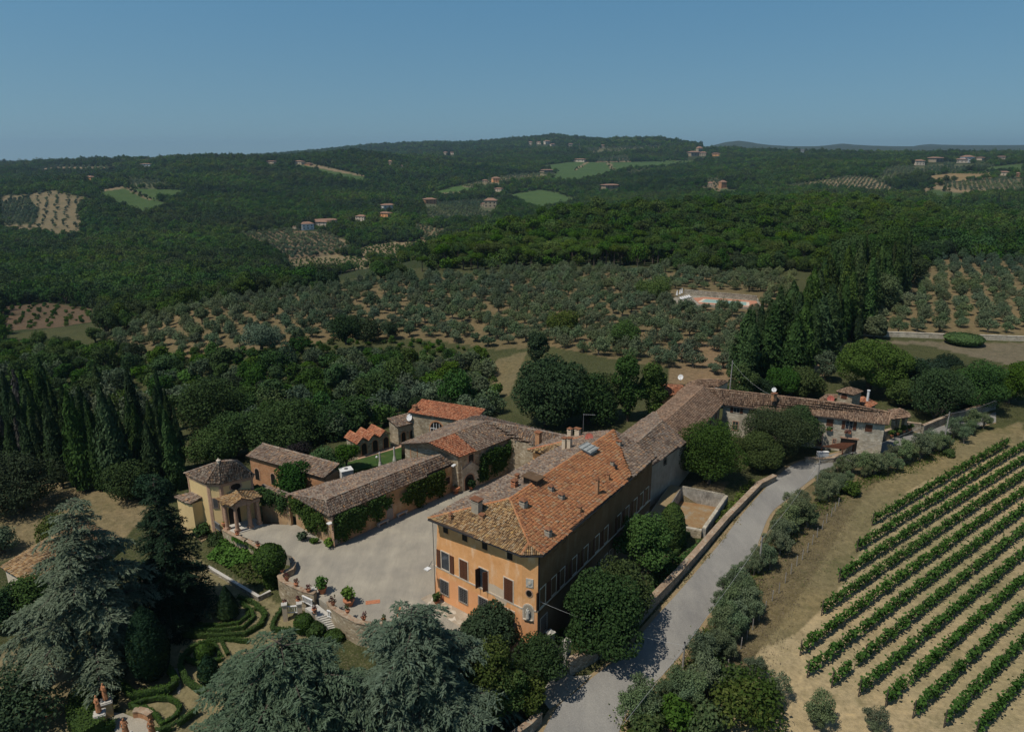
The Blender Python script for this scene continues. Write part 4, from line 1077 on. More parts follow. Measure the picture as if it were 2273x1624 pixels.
ni = b.build('niche', [M['trim'], M['greyrender']], villa)
# figures ------------------------------------------------------------
def figure(name, mat, parent, loc, h=1.8, rz=0.0, pose=0, m2=None):
    """one continuous standing figure: skinned skeleton with a draped lower body"""
    k = h / 1.8
    up = [(.22, .0, 1.18), (.26, -.16, 1.02)] if pose == 0 else [(.30, -.05, 1.2), (.22, -.26, 1.34)]
    V = [(0, 0, .95), (0, .0, 1.15), (0, .01, 1.38), (0, -.01, 1.52), (0, -.03, 1.66), (0, -.04, 1.77),
         (.10, 0, .88), (.11, -.03, .48), (.10, .02, .06), (.10, -.14, .03),
         (-.10, 0, .88), (-.14, -.12, .50), (-.12, .02, .06), (-.12, -.14, .03),
         (.19, 0, 1.40), (.26, .03, 1.13), up[0] if pose else (.24, -.12, .98), up[1] if pose else (.12, -.22, 1.05),
         (-.19, 0, 1.40), (-.27, .02, 1.14), (-.25, -.15, 1.0), (-.14, -.22, 1.08)]
    E = [(0, 1), (1, 2), (2, 3), (3, 4), (4, 5), (0, 6), (6, 7), (7, 8), (8, 9), (0, 10), (10, 11), (11, 12), (12, 13), (2, 14), (14, 15), (15, 16), (16, 17), (2, 18), (18, 19), (19, 20), (20, 21)]
    rad = [.16, .145, .16, .065, .105, .075, .10, .075, .05, .045, .10, .075, .05, .045, .075, .055, .045, .04, .075, .055, .045, .04]
    me = bpy.data.meshes.new(name)
    me.from_pydata([(x * k, y * k, z * k) for x, y, z in V], E, [])
    me.materials.append(mat)
    o = link(name, me, parent, loc); o.rotation_euler = (0, 0, rz)
    md = o.modifiers.new('skin', 'SKIN'); md.use_smooth_shade = True
    sv = me.skin_vertices[0].data
    for i, r_ in enumerate(rad): sv[i].radius = (r_ * k, r_ * k * .85)
    sv[0].use_root = True
    sb = o.modifiers.new('sub', 'SUBSURF'); sb.levels = 1; sb.render_levels = 1
    # drapery: pleated wrap from waist to calf, and a mantle over one shoulder
    b = MB(); n = 14
    P = []
    for z, r0, r1 in ((1.08, .17, .14), (.9, .215, .17), (.6, .235, .19), (.25, .27, .21), (.12, .28, .22)):
        for j in range(n):
            a = 6.283 * j / n; w_ = 1 + .07 * (-1) ** j * (1.1 - z)
            P.append((math.cos(a) * r0 * w_ * k, math.sin(a) * r1 * w_ * k, (z + .07 * math.cos(a)) * k))
    b.add(P, [(r_ * n + j, r_ * n + (j + 1) % n, (r_ + 1) * n + (j + 1) % n, (r_ + 1) * n + j) for r_ in range(4) for j in range(n)])
    b.tube([(-.2 * k, .06 * k, 1.46 * k), (-.05 * k, -.15 * k, 1.3 * k), (.14 * k, -.17 * k, 1.12 * k), (.22 * k, -.02 * k, .98 * k)], [.07 * k, .075 * k, .07 * k, .05 * k], 6)
    dm = b.mesh('drapery', [m2 or mat]); d = link('drapery', dm, o)
    return o
ac2, _ = WC.px(*kf(1222, 1280))
st = figure('statue', M['marble'], ni, WC.pt(ac, zb + .22, .18) - FLc, 1.35, math.atan2(WC.n.y, WC.n.x) + math.pi / 2)
# side facade: shuttered windows in a long row, small attic and ground openings
for x0, y0 in ((1378, 745), ):
    a0, zt = WR.px(*kf(1400, 800)); window(villa, WR, max(.9, a0), 4.3, 1.1, 2.1, 'open')
aS = [WR.px(*kg(x, y))[0] for x, y in ((185, 1520), (275, 1440), (330, 1390), (402, 1310), (475, 1230), (520, 1190), (590, 1115), (665, 1030), (755, 965), (855, 905), (960, 800), (1040, 730), (1110, 645))]
aS = [WR.px(*kf(x, y))[0] for x, y in ((1545, 740), (1655, 620))] + aS
aS = sorted(aS); keep = [aS[0]]
for a in aS[1:]:
    if a - keep[-1] > 1.7: keep.append(a)
for a in keep: window(villa, WR, a, 4.35, .95, 2.0, 'open', name='window', fw=.10)
for x, y in ((1570, 380), (1690, 265)):
    a, z = WR.px(*kf(x, y)); window(villa, WR, a, z - .38, .7, .75, 'dark', 'ochreshade', fw=.04)
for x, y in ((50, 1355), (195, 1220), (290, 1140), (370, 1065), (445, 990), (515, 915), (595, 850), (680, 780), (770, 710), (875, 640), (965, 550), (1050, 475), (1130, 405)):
    a, z = WR.px(*kg(x, y)); window(villa, WR, a, z - .38, .7, .75, 'dark', 'ochreshade', fw=.04)
for x, y in ((415, 1560), (500, 1500), (585, 1440), (655, 1360), (745, 1270), (1105, 880)):
    a, z = WR.px(*kg(x, y)); window(villa, WR, a, 1.0, .85, 1.5, 'cross', shut=None, fw=.10)
window(villa, WR, 1.2, .9, 1.2, 1.9, 'grille', label='barred window low on the shaded side')
for p_, r_ in ((WR.pt(.05, EZ - .2, .12), .06), (WF.pt(.35, EZ - .2, .08), .035)):
    b = MB(); b.tube([p_, Vector((p_.x, p_.y, -.3))], r_, 6); b.build('drainpipe', [M['darkiron']], villa)
# chimneys and vents on the roof, where the photo shows them
def onR(u, v): return onroof(eCR, rEnd, apx, u, v)
def onLf(u, v): return onroof(eL, eLB, apx, u, v)
def onF(u, v): return onroof(eL, eCL, apx, u, v)
RZ0 = math.atan2(E1.y, E1.x)
for f, (x, y), wd, dp, h, mt, cp, fn, lb in (
    (q2, (520, 622), .8, .55, 1.1, 'greyrender', 'flat', onF, 'broad rendered chimney with a flat cap'), (q2, (835, 588), .55, .5, .45, 'greyrender', 'tile', onR, 'squat chimney with a mossy domed cap'),
    (q2, (1022, 478), .42, .4, .25, 'greyrender', 'tile', onR, None), (q2, (1092, 532), .48, .42, .25, 'greyrender', 'tile', onR, None), (q2, (1332, 495), .34, .3, 1.25, 'brick', 'tile', onR, 'tall slim brick chimney'),
    (q2, (1003, 785), .48, .42, .45, 'greyrender', 'tile', onR, None), (q2, (1215, 620), .3, .26, .3, 'brick', 'flat', onR, None), (q2, (555, 662), .4, .34, .12, 'brick', 'flat', onF, None), (q2, (343, 668), .3, .3, .22, 'brick', 'tile', onF, None),
    (q2, (775, 455), .5, .5, .5, 'terra', 'tile', onLf, None), (q2, (792, 398), .3, .3, .25, 'brick', 'flat', onLf, None), (q2, (1436, 305), .35, .25, .25, 'greyrender', 'flat', onR, None), (q2, (1462, 330), .2, .2, .3, 'darkiron', None, onR, None),
    (q2, (1408, 402), .26, .22, .35, 'brick', 'flat', onR, None), (q2, (1480, 165), .5, .3, .2, 'greyrender', 'flat', onR, None)):
    chimney(vroof, fn(*f(x, y)), wd, dp, h, mt, cp, RZ0, 'chimney', lb)
b = MB(); dm_ = onLf(*q2(900, 425)); b.obox(dm_ - E1 * 1.0 - E2 * .5 + Vector((0, 0, -.3)), E1 * 1.9, E2 * 1.2, Vector((0, 0, 1.0)), 0)
b.obox(dm_ - E1 * 1.2 - E2 * .65 + Vector((0, 0, .72)), E1 * 2.3, E2 * 1.5, Vector((0, 0, .12)), 1)
b.obox(dm_ - E1 * .95 - E2 * .53 + Vector((0, 0, .05)), E1 * .8, E2 * .02, Vector((0, 0, .55)), 2); b.obox(dm_ + E1 * .05 - E2 * .53 + Vector((0, 0, .05)), E1 * .8, E2 * .02, Vector((0, 0, .55)), 2)
b.build('dormer', [M['under'], M['tile_mix'], M['dark']], vroof)
b = MB(); sk = L3(ka, 1620, 530, RZ + .35); b.slab([sk + E1 * .9 - E2 * 1.0 + Vector((0, 0, -.1)), sk + E1 * .9 + E2 * 1.0 + Vector((0, 0, -.1)), sk - E1 * .9 + E2 * 1.0 + Vector((0, 0, .25)), sk - E1 * .9 - E2 * 1.0 + Vector((0, 0, .25))], .08)
for k in range(4): b.tube([sk + E1 * (.9 - .6 * k) - E2 * 1.0 + Vector((0, 0, .0 + .1 * k)), sk + E1 * (.9 - .6 * k) + E2 * 1.0 + Vector((0, 0, .0 + .1 * k))], .04, 5)
b.box((sk.x, sk.y, sk.z - 1.0), (1.4, 1.5, 1.0), RZ0)
b.build('roof_hatch', [M['zinc']], vroof)
# rear block on the courtyard side
A_, B_ = L3(ka, 600, 560, 9.0), L3(ka, 1010, 690, 9.0)
Cc, Dd, Ee = L3(ka, 985, 480, 10.2), L3(ka, 1560, 335, 11.2), L3(ka, 1640, 560, 11.7)
Ff = L3(ka, 1170, 318, 9.6)
b = MB(); b.prism([(A_ + E1 * .5 + E2 * .5)[:2], (B_ + E2 * .5)[:2], (Ee + E2 * 2)[:2], (Dd - E1 * .5)[:2], (Ff + E1 * .4 - E2 * .3)[:2]], -2, 8.9)
b.build('rear_wall', [M['ochre']], villa)
roof(villa, [([A_, B_, Ee, Cc], 'tile_mix'), ([A_, Cc, Dd, Ff], 'tile_old'), ([Cc, Ee, Dd], 'tile_mix'), ([Dd, Ee, rEnd], 'tile_red')], [(A_, Cc), (Cc, Dd)], name='rear_roof')
rr = [o for o in villa.children if o.name.startswith('rear_roof')][0]
chimney(rr, onroof(A_, Cc, Dd, *ka(775, 480)), .6, .55, 1.5, 'brick', 'flat', RZ0, 'chimney', 'tall brick chimney over the creeper')
for x in (1208, 1292): chimney(rr, onroof(Cc, Ee, Dd, *ka(x, 600)), .42, .4, 1.5, 'patch', 'flat', RZ0, 'chimney', 'one of two slim rendered chimneys side by side')
chimney(rr, onroof(Cc, Ee, Dd, *ka(1300, 310)), .5, .4, .5, 'patch', 'tile', RZ0); chimney(rr, onroof(Cc, Ee, Dd, *ka(1430, 315)), .6, .4, .6, 'patch', 'flat', RZ0)
def dish(p, mat, label, r=.5, mast=0.9, name='satellite_dish', rz=-2.2):
    e = empty(name, p, label, 'satellite dish')
    b = MB(); b.tube([(0, 0, -.3), (0, 0, mast)], .035, 6); b.build('mast', [M['iron']], e, loc=(0, 0, 0))
    b = MB(); n = 16; d = Vector((math.cos(rz), math.sin(rz), .45)).normalized(); a = d.cross(Vector((0, 0, 1))).normalized(); u = a.cross(d)
    c = Vector((0, 0, mast)) + d * .1
    P = [c - d * .12] + [c + (a * math.cos(6.283 * k / n) + u * math.sin(6.283 * k / n)) * r * q + d * (.12 * q * q - .12) for q in (.5, 1.0) for k in range(n)]
    b.add(P, [(0, 1 + k, 1 + (k + 1) % n) for k in range(n)] + [(1 + k, 1 + n + k, 1 + n + (k + 1) % n, 1 + (k + 1) % n) for k in range(n)])
    b.tube([c - d * .1 - u * r * .9, c + d * r * .8], .02, 5); b.box(tuple(c + d * r * .8), (.1, .1, .12))
    b.build('reflector', [mat], e, loc=(0, 0, 0))
    return e
dish(L3(ka, 1625, 440, 11.5), M['reddish'], 'red satellite dish on the villa roof', .62, .7)
b = MB(); ap = L3(ka, 1520, 320, 11.0); b.tube([(0, 0, 0), (0, 0, 3.2)], .03, 5); b.tube([(-.1, 0, 3.1), (1.6, -.2, 3.1)], .025, 5)
for k in range(6): b.tube([(.1 + k * .27, -.35, 3.1), (.1 + k * .27, .25, 3.1)], .012, 4)
tag(b.build('television_aerial', [M['iron']], None, ap), 'thin television aerial standing on the villa roof against dark trees', 'aerial')

# ------------------------------------------------------------------ courtyard wing (low, creeper clad)
WZ = 4.7
wc = L3(q1, 1450, 1195, 0); wl = L3(q1, 862, 1012, 0)
ec, ef = L3(q1, 1378, 942, WZ), L3(c4, 1420, 820, WZ)
er_c, er_f = L3(q1, 1345, 810, WZ + 1.45), L3(c4, 1245, 705, WZ + 1.55)
el_c, el_f = L3(q1, 1050, 762, WZ), L3(c4, 740, 775, WZ)
el_m = L3(q1, 1300, 690, WZ)
dW = (ef - ec).normalized(); nW = Vector((dW.y, -dW.x, 0)); tW = (el_c - ec).normalized()
wing = empty('courtyard_wing', wc, 'long low tiled wing overgrown with creeper on the left side of the gravel courtyard', 'outbuilding')
cA = ec - nW * .45 + Vector((tW.y, -tW.x, 0)) * 0; cA = Vector((cA.x, cA.y, 0)) + dW * .45
cB = Vector((ef.x, ef.y, 0)) - nW * .45
cC = Vector((el_f.x, el_f.y, 0)) + nW * .3
cD = Vector((el_c.x, el_c.y, 0)) + nW * .3 + dW * .45
b = MB(); b.prism([p[:2] for p in (cA, cB, cC, cD)], -1.8, WZ - .08)
b.build('wall', [M['farmplaster']], wing)
roof(wing, [([ec, ef, er_f, er_c], 'tile_old'), ([er_c, er_f, el_f, el_c], 'tile_old'), ([el_c, ec, er_c], 'tile_old')], [(er_c, er_f), (ec, er_c), (el_c, er_c)])
WW, WE = Wall(cA, cB), Wall(cD, cA)
b = MB(); b.tube([ec + Vector((0, 0, -.12)), ef + Vector((0, 0, -.12))], .07, 6); b.build('gutter', [M['darkiron']], wing)
for f, x, y, wd, h in ((q1, 1868, 975, 1.1, 2.6), (q1, 1440, 1170, 1.0, 2.2)):
    a0, z0_ = WW.px(*f(x, y)); b = MB(); WW.frame(b, a0 - wd / 2, a0 + wd / 2, 0, h, .14, 0, .05, 0); WW.slab(b, a0 - wd / 2, a0 + wd / 2, -.1, h, 0, .03, 1)
    for k in range(5): WW.slab(b, a0 - wd / 2 + k * wd / 5 + .02, a0 - wd / 2 + (k + 1) * wd / 5 - .02, .05, h - .05, .03, .045, 1)
    b.build('door', [M['pinktrim'], M['greywood']], wing)
a0, z0_ = WW.px(*c4(1335, 1010)); window(wing, WW, a0, 1.6, .9, 1.1, 'dark', 'pinktrim')
a0, z0_ = WE.px(*q1(1030, 1020)); b = MB(); WE.slab(b, a0 - .8, a0 + .8, -.1, 2.2, 0, .04); b.build('door', [M['greywood']], wing)
for f, x, y in ((q1, 990, 970), (q1, 1405, 1100)):
    a0, z0_ = WE.px(*f(x, y)); b = MB(); WE.slab(b, a0 - .25, a0 + .25, -.1, WZ - .3, 0, .05); b.build('pilaster', [M['pinktrim']], wing)
b = MB(); tb = WE.pt(WE.L - .1, 0, .1); tops = L3(q1, 740, 655, 3.6); lowe = el_c + Vector((0, 0, -.2))
# creeper-topped garden wall that links the wing to the chapel
gw = empty('courtyard_wall', L3(q1, 800, 1000, 0), 'creeper covered wall with tile coping between the chapel and the low wing', 'wall')
wa, wb_ = L3(q1, 828, 690, 4.4), L3(q1, 1060, 770, 4.4)
b = MB(); dd = (wb_ - wa); nn = Vector((dd.y, -dd.x, 0)).normalized()
b.obox((wa.x, wa.y, -1.5), Vector((dd.x, dd.y, 0)), nn * .4, Vector((0, 0, 5.75))); b.build('masonry', [M['farmplaster']], gw)
roof(gw, [([wa - nn * .25 + Vector((0, 0, .05)), wb_ - nn * .25 + Vector((0, 0, .05)), wb_ + nn * .7 + Vector((0, 0, -.15)), wa + nn * .7 + Vector((0, 0, -.15))], 'tile_old')], name='tile_coping', thick=.08)

# ------------------------------------------------------------------ chapel
CZ = 6.55
chp = empty('chapel', L3(kd, 820, 1260, 0), 'pale yellow octagonal chapel with a tiled roof and a columned porch', 'chapel')
f0 = [L3(kd, 278, 355, CZ), L3(kd, 630, 518, CZ), L3(kd, 868, 524, CZ), L3(kd, 1440, 385, CZ)]
dd = (f0[2] - f0[1]); back = Vector((-(f0[2] - f0[1]).y, (f0[2] - f0[1]).x, 0)).normalized()
ctr = Vector((0, 0, 0))
nA, nB = f0[0] + (f0[3] - f0[2]), f0[3] + (f0[0] - f0[1])
cen = (f0[0] + f0[3] + (f0[1] + f0[2])) / 4 + back * 1.6
def opp(p): return Vector((2 * cen.x - p.x, 2 * cen.y - p.y, p.z))
mid03 = (f0[0] + f0[3]) / 2; cen = Vector((mid03.x, mid03.y, CZ)) + back * .9
ring = f0 + [f0[3] + (f0[0] - f0[1]) * .32 + back * 1.0]
ring = [f0[0], f0[1], f0[2], f0[3], opp(f0[1]), opp(f0[2])]
apex = L3(kd, 846, 165, CZ + 2.6)
apb = L3(kd, 1080, 140, CZ + 2.6)
def inset(ring, d):
    c = sum(ring, Vector((0, 0, 0))) / len(ring)
    return [c + (p - c) * (1 - d / (p - c).length) for p in ring]
wr_ = inset(ring, .30)
b = MB(); b.prism([p[:2] for p in wr_], -3.2, CZ - .08); b.build('wall', [M['yellow']], chp)
b = MB(); b.prism([p[:2] for p in inset(ring, .10)], CZ - .35, CZ - .10); b.prism([p[:2] for p in inset(ring, .20)], CZ - .62, CZ - .352); b.build('cornice', [M['pinktrim']], chp)
pl = [([ring[0], ring[1], apex], 'tile_old'), ([ring[1], ring[2], apex], 'tile_old'), ([ring[2], ring[3], apb, apex], 'tile_old'), ([ring[3], ring[4], apb], 'tile_old'), ([ring[4], ring[5], apex, apb], 'tile_old'), ([ring[5], ring[0], apex], 'tile_old')]
roof(chp, pl, [(ring[0], apex), (ring[1], apex), (ring[2], apex), (ring[3], apb), (apex, apb)])
b = MB(); b.lathe(tuple(apex + Vector((0, 0, 0))), [(.22, -.1), (.2, .2), (.3, .28), (.12, .42), (.02, .6)], 10); b.build('finial', [M['trim']], chp)
CW = [Wall(wr_[i], wr_[(i + 1) % 6]) for i in range(3)]
for i, wll in enumerate(CW):
    b = MB()
    for a0 in (0.0, wll.L - .28): wll.slab(b, a0 + (.01 if a0 else 0), a0 + .28, -3.0, CZ - .63, 0, .05)
    b.build('pilaster', [M['pinktrim']], chp)
a0, z0_ = CW[1].px(*kd(750, 845)); a0 = CW[1].L * .44; window(chp, CW[1], a0, z0_ - .7, .62, 1.35, 'grille', 'pinktrim', fw=.13)
a0, z0_ = CW[2].px(*kd(1130, 570)); b = MB(); CW[2].disc(b, a0, z0_, .85, .62, 0, .05, 0); CW[2].disc(b, a0, z0_, .66, .46, .05, .065, 1); b.build('oval_window', [M['pinktrim'], M['dark']], chp)
# porch: two outer bays and a projecting pedimented centre
P2 = CW[2]; n2 = P2.n; zz = Vector((0, 0, 1)); pz = 3.85
c0, c1q, c2q, c3q = L3(kd, 1000, 1300, 0), L3(kd, 1168, 1335, 0), L3(kd, 1385, 1268, 0), L3(kd, 1535, 1210, 0)
dpp = (c2q - c1q).normalized(); nP = Vector((dpp.y, -dpp.x, 0)); nP = nP if nP.dot(-c1q) > 0 else -nP
bl_, br_ = c0 - nP * 2.2, c3q - nP * 2.2
b = MB(); b.prism([tuple(p[:2]) for p in (bl_, c0 + nP * .4 - dpp * .4, c1q + nP * .45 - dpp * .3, c2q + nP * .45 + dpp * .3, c3q + nP * .4 + dpp * .3, br_)], -1.2, .12); b.build('porch_floor', [M['marble']], chp)
for p in (c0, c1q, c2q, c3q):
    b = MB(); b.box((p.x, p.y, .12), (.62, .62, .3), RZ0); b.lathe((p.x, p.y, .42), [(.31, 0), (.28, .1), (.26, .25), (.25, 1.8), (.20, pz - .80)], 12); b.box((p.x, p.y, pz - .38), (.46, .46, .12), RZ0); b.box((p.x, p.y, pz - .26), (.58, .58, .12), RZ0)
    b.build('column', [M['pinktrim']], chp)
b = MB()
for p, q in ((bl_, c0), (c0, c1q), (c1q, c2q), (c2q, c3q), (c3q, br_)):
    d = (q - p).normalized(); n_ = Vector((d.y, -d.x, 0)); b.obox(p - d * .28 - n_ * .28 + zz * (pz - .14), d * ((q - p).length + .56), n_ * .56, zz * (.5 + .003 * len(b.v) / 8))
gm_ = c1q.lerp(c2q, .52)
b.add([c1q - dpp * .3 + nP * .3 + zz * (pz + .38), c2q + dpp * .3 + nP * .3 + zz * (pz + .38), gm_ + nP * .3 + zz * (pz + 1.0)], [(0, 1, 2)], 0)
b.build('entablature', [M['pinktrim']], chp)
e1_, e2_ = c1q - dpp * .6 + nP * .5 + zz * (pz + .38), c2q + dpp * .6 + nP * .5 + zz * (pz + .38)
gr, gb_ = gm_ + nP * .5 + zz * (pz + 1.12), gm_ - nP * 2.3 + zz * (pz + 1.15)
e0_, e3_ = c0 - dpp * .5 + nP * .4 + zz * (pz + .34), c3q + dpp * .5 + nP * .4 + zz * (pz + .34)
bk = -nP * 2.9
roof(chp, [([e1_, gr, gb_, e1_ + bk + zz * .05], 'tile_mix'), ([gr, e2_, e2_ + bk + zz * .05, gb_], 'tile_mix'), ([e0_, e1_ - nP * .3 + zz * .02, gb_, e0_ + bk * .8 + zz * .12], 'tile_mix'), ([e2_ - nP * .3 + zz * .02, e3_, e3_ + bk * .8 + zz * .12, gb_], 'tile_mix')], [(gr, gb_), (e1_, gr), (gr, e2_)], name='porch_roof', thick=.12)
b = MB(); a0, _ = P2.px(*kd(1110, 1000)); P2.arch(b, a0, 0, 1.5, 2.9, .0, .04); b.build('door', [M['dark']], chp)
# lower apse at the left
sa = [L3(kd, 100, 738, 3.4), L3(kd, 225, 815, 3.4), L3(kd, 330, 850, 3.4)]
sx = sa[2] + (sa[2] - sa[1]) * .4
b = MB(); ap_ = [sa[0].lerp(cen, .05), sa[1].lerp(cen, .05), sx.lerp(cen, .05), Vector((cen.x, cen.y, 0))]
b.prism([p[:2] for p in ap_], -3.2, 3.3); b.build('apse_wall', [M['yellow']], chp)
at_ = Vector((cen.x, cen.y, 4.7))
roof(chp, [([sa[0], sa[1], at_], 'tile_old'), ([sa[1], sx, at_], 'tile_old')], [(sa[1], at_)], name='apse_roof', thick=.12)
# ------------------------------------------------------------------ buildings behind the courtyard
def solid(name, label, cat, mat, poly, z0, z1, group=None):
    e = empty(name, Vector((poly[0][0], poly[0][1], z0 if not callable(z0) else 0)), label, cat, group)
    b = MB(); b.prism([tuple(p[:2]) for p in poly], z0, z1); b.build('wall', [M[mat]], e)
    return e
def archdoor(e, w, f, x, yt, yb, wd, fr='pinktrim', pane='dark', name='doorway'):
    a, zt = w.px(*f(x, yt)); _, z0 = w.px(*f(x, yb)); h = zt - z0
    b = MB(); w.arch(b, a, z0, wd + .34, h + .17, 0, .04, 0); w.arch(b, a, z0, wd, h, .04, .055, 1)
    return b.build(name, [M[fr], M[pane]], e)
zz = Vector((0, 0, 1))
def V2(p): return Vector((p[0], p[1], 0))
# long brick shed behind the chapel
bz = 4.0
s0, s1 = L3(q1, 700, 452, bz), L3(q1, 1330, 632, bz)
s2, s3 = L3(q1, 1465, 622, bz + .5), L3(q1, 860, 440, bz + 1.2)
sh = (s1 - s0).normalized(); sn = Vector((sh.y, -sh.x, 0))
if sn.dot(-s0) < 0: sn = -sn
shed = solid('brick_shed', 'long low brick outbuilding with arched doors, behind the yellow chapel', 'outbuilding', 'brick', [V2(s0 - sn * .35 + sh * .3), V2(s1 - sn * .35), V2(s1 - sn * 3.0), V2(s0 - sn * 3.0 + sh * .3)], -2, bz - .06)
rA, rB = s0 - sn * 3.3 + zz * .8, s1 - sn * 3.3 + zz * .8
roof(shed, [([s0, s1, rB, rA], 'tile_old')], [(rA, rB)])
SW = Wall(V2(s0 - sn * .35 + sh * .3), V2(s1 - sn * .35))
for x, yt, yb in ((785, 555, 640), (915, 595, 682)): archdoor(shed, SW, q1, x, yt, yb, .9)
# stone barn with the big L-shaped roof
BZ = 6.0
g0 = L3(c4, 735, 565, BZ); g1 = L3(c4, 1090, 545, BZ + 1.9); g2 = L3(c4, 1480, 735, BZ)
h0 = L3(c4, 1500, 260, BZ); h1 = L3(c4, 1850, 272, BZ + 1.9); h2 = L3(c4, 2150, 490, BZ)
bd = V2(h2 - g2).normalized(); bt = V2(g2 - g0).normalized()
barn = solid('stone_barn', 'large rubble stone barn with a mottled tile roof and a bricked-up window in its gable', 'barn', 'stone',
             [V2(g0 + bd * .3 + bt * .4), V2(g2 + bd * .3 - bt * .4), V2(h2 - bt * .4), V2(h0 + bt * .4)], -1.8, BZ - .06)
b = MB(); wg = [V2(g0 + bd * .3 + bt * .4), V2(g2 + bd * .3 - bt * .4)]
gp = V2(g1 + bd * .3)
b.add([tuple(wg[0][:2]) + (BZ - .06,), tuple(wg[1][:2]) + (BZ - .06,), tuple(gp[:2]) + (BZ + 1.72,)] + [tuple((p + bd * .3)[:2]) + (z,) for p, z in ((wg[0], BZ - .06), (wg[1], BZ - .06), (gp, BZ + 1.72))], [(0, 1, 2), (5, 4, 3), (0, 2, 5, 3), (1, 4, 5, 2)])
b.build('gable', [M['stone']], barn)
BG, BW = Wall(*wg), Wall(wg[1], V2(h2 - bt * .4))
k0 = L3(ka, 730, 480, BZ); k1 = L3(ka, 1260, 330, BZ + 1.4)
kq0 = g2.lerp(h2, .32); kq1 = g1.lerp(h1, .42)
roof(barn, [([g2, kq0, kq1, g1], 'tile_red'), ([kq0, h2, h1, kq1], 'tile_old'), ([g1, h1, h0, g0], 'tile_old'), ([h1, h2, k0, k1], 'tile_old'), ([h0, h1, k1, h0 + bd * 4], 'tile_old')], [(g1, h1), (h1, k1)])
b = MB(); kk = V2(k0 - h2); kd_ = kk.normalized(); b.prism([tuple(p[:2]) for p in (V2(h2 - bt * .4) , V2(k0 - bt * .4 + kd_ * 2), V2(k1 + kd_ * 2), V2(h1))], -1.5, BZ - .09); b.build('rear_wall', [M['stone']], barn)
a0, z0_ = BG.px(*c4(905, 675)); b = MB(); BG.frame(b, a0 - .55, a0 + .55, z0_ - 1.0, z0_ + .9, .14, 0, .05, 0); BG.slab(b, a0 - .55, a0 + .55, z0_ - 1.0, z0_ + .9, 0, .012, 1); b.build('blocked_window', [M['brick'], M['stone']], barn)
a0, z0_ = BW.px(*c4(1640, 760)); window(barn, BW, a0, z0_ - .7, 1.0, 1.5, 'dark', 'pinktrim')
chimney(barn, onroof(g1, h1, h2, *ka(412, 235)), .35, .35, .6, 'brick', None, RZ0)
b = MB(); fl = BG.pt(BG.L - .3, 4.6, .0); b.tube([fl, fl + BG.n * .9 + zz * .3], .03, 5); b.obox(fl + BG.n * .7 + zz * .25, BG.n * .7, BG.d * .45, zz * .14)
tag(b.build('wall_lamp', [M['white']], None), 'white square lamp bracketed on the barn corner above the archway', 'lamp')
# tall stone hall with an arched glazed window, then the annex and the three-gabled lemon house
hz = 5.6
t0, t1 = L3(c4, 850, 160, hz), L3(c4, 1470, 262, hz)
td = V2(t1 - t0).normalized(); tn = Vector((td.y, -td.x, 0)); tn = tn if tn.dot(-t0) > 0 else -tn
hall = solid('stone_hall', 'tall stone building with a large arched glazed window behind the barn roof', 'building', 'stone', [V2(t0 - tn * .3), V2(t1 - tn * .3 + td * 3), V2(t1 - tn * 4.5 + td * 3), V2(t0 - tn * 4.5)], -2, hz - .06)
roof(hall, [([t0 - td * .3, t1 + td * 3, t1 + td * 3 - tn * 4.9 + zz * .9, t0 - td * .3 - tn * 4.9 + zz * .9], 'tile_red')], [])
HW = Wall(V2(t0 - tn * .3), V2(t1 - tn * .3 + td * 3))
a0, zt = HW.px(*c4(1195, 262)); b = MB(); zo = zt - 4.7; HW.arch(b, a0, zo + .8, 2.9, 3.9, 0, .06, 0); HW.arch(b, a0, zo + .9, 2.5, 3.55, .06, .07, 1)
for k in range(5): HW.slab(b, a0 - 1.2 + k * .56, a0 - 1.12 + k * .56, zo + 1.0, zo + 3.2, .07, .11, 2)
for z in (2.0, 3.15): HW.slab(b, a0 - 1.22, a0 + 1.22, zo + z, zo + z + .1, .07, .125, 2)
for k in (-1, 0, 1): HW.slab(b, a0 + k * .55 - .04, a0 + k * .55 + .04, zo + 3.25, zo + 4.15, .07, .11, 2)
b.build('arched_window', [M['brick'], M['dark'], M['white']], hall)
chimney(hall, L3(c4, 920, 135, hz + .2), .6, .5, .5, 'brick', 'tile', RZ0)
az_ = 3.6
n0, n1, n2_ = L3(c4, 480, 352, az_), L3(c4, 690, 348, az_), L3(c4, 1068, 245, az_)
nd = V2(n2_ - n1).normalized(); nn_ = Vector((nd.y, -nd.x, 0)); nn_ = nn_ if nn_.dot(-n1) > 0 else -nn_
ann = solid('stone_annex', 'narrow stone annex with three arched doorways beside the lawn', 'outbuilding', 'stone', [V2(n1 - nn_ * .2 + nd * .2), V2(n2_ - nn_ * .2), V2(n2_ - nn_ * 3.2), V2(n1 - nn_ * 3.2 + nd * .2)], -2, az_ - .06)
roof(ann, [([n1, n2_, n2_ - nn_ * 3.5 + zz * .6, n1 - nn_ * 3.5 + zz * .6], 'tile_old')], [])
AW = Wall(V2(n1 - nn_ * .2 + nd * .2), V2(n2_ - nn_ * .2))
for x, yt, yb in ((765, 412, 535), (875, 383, 497), (985, 355, 450)): archdoor(ann, AW, c4, x, yt, yb, .75, 'brick')
dish(L3(c4, 850, 265, az_ + .4), M['white'], 'white satellite dish on the stone annex roof', .62, .6)
lz = 2.6
p0, p1, p2 = L3(c4, 10, 520, lz), L3(c4, 170, 572, lz), L3(c4, 600, 440, lz)
ld = V2(p2 - p1).normalized(); ln_ = Vector((ld.y, -ld.x, 0)); ln_ = ln_ if ln_.dot(-p1) > 0 else -ln_
lw = V2(p2 - p1).length
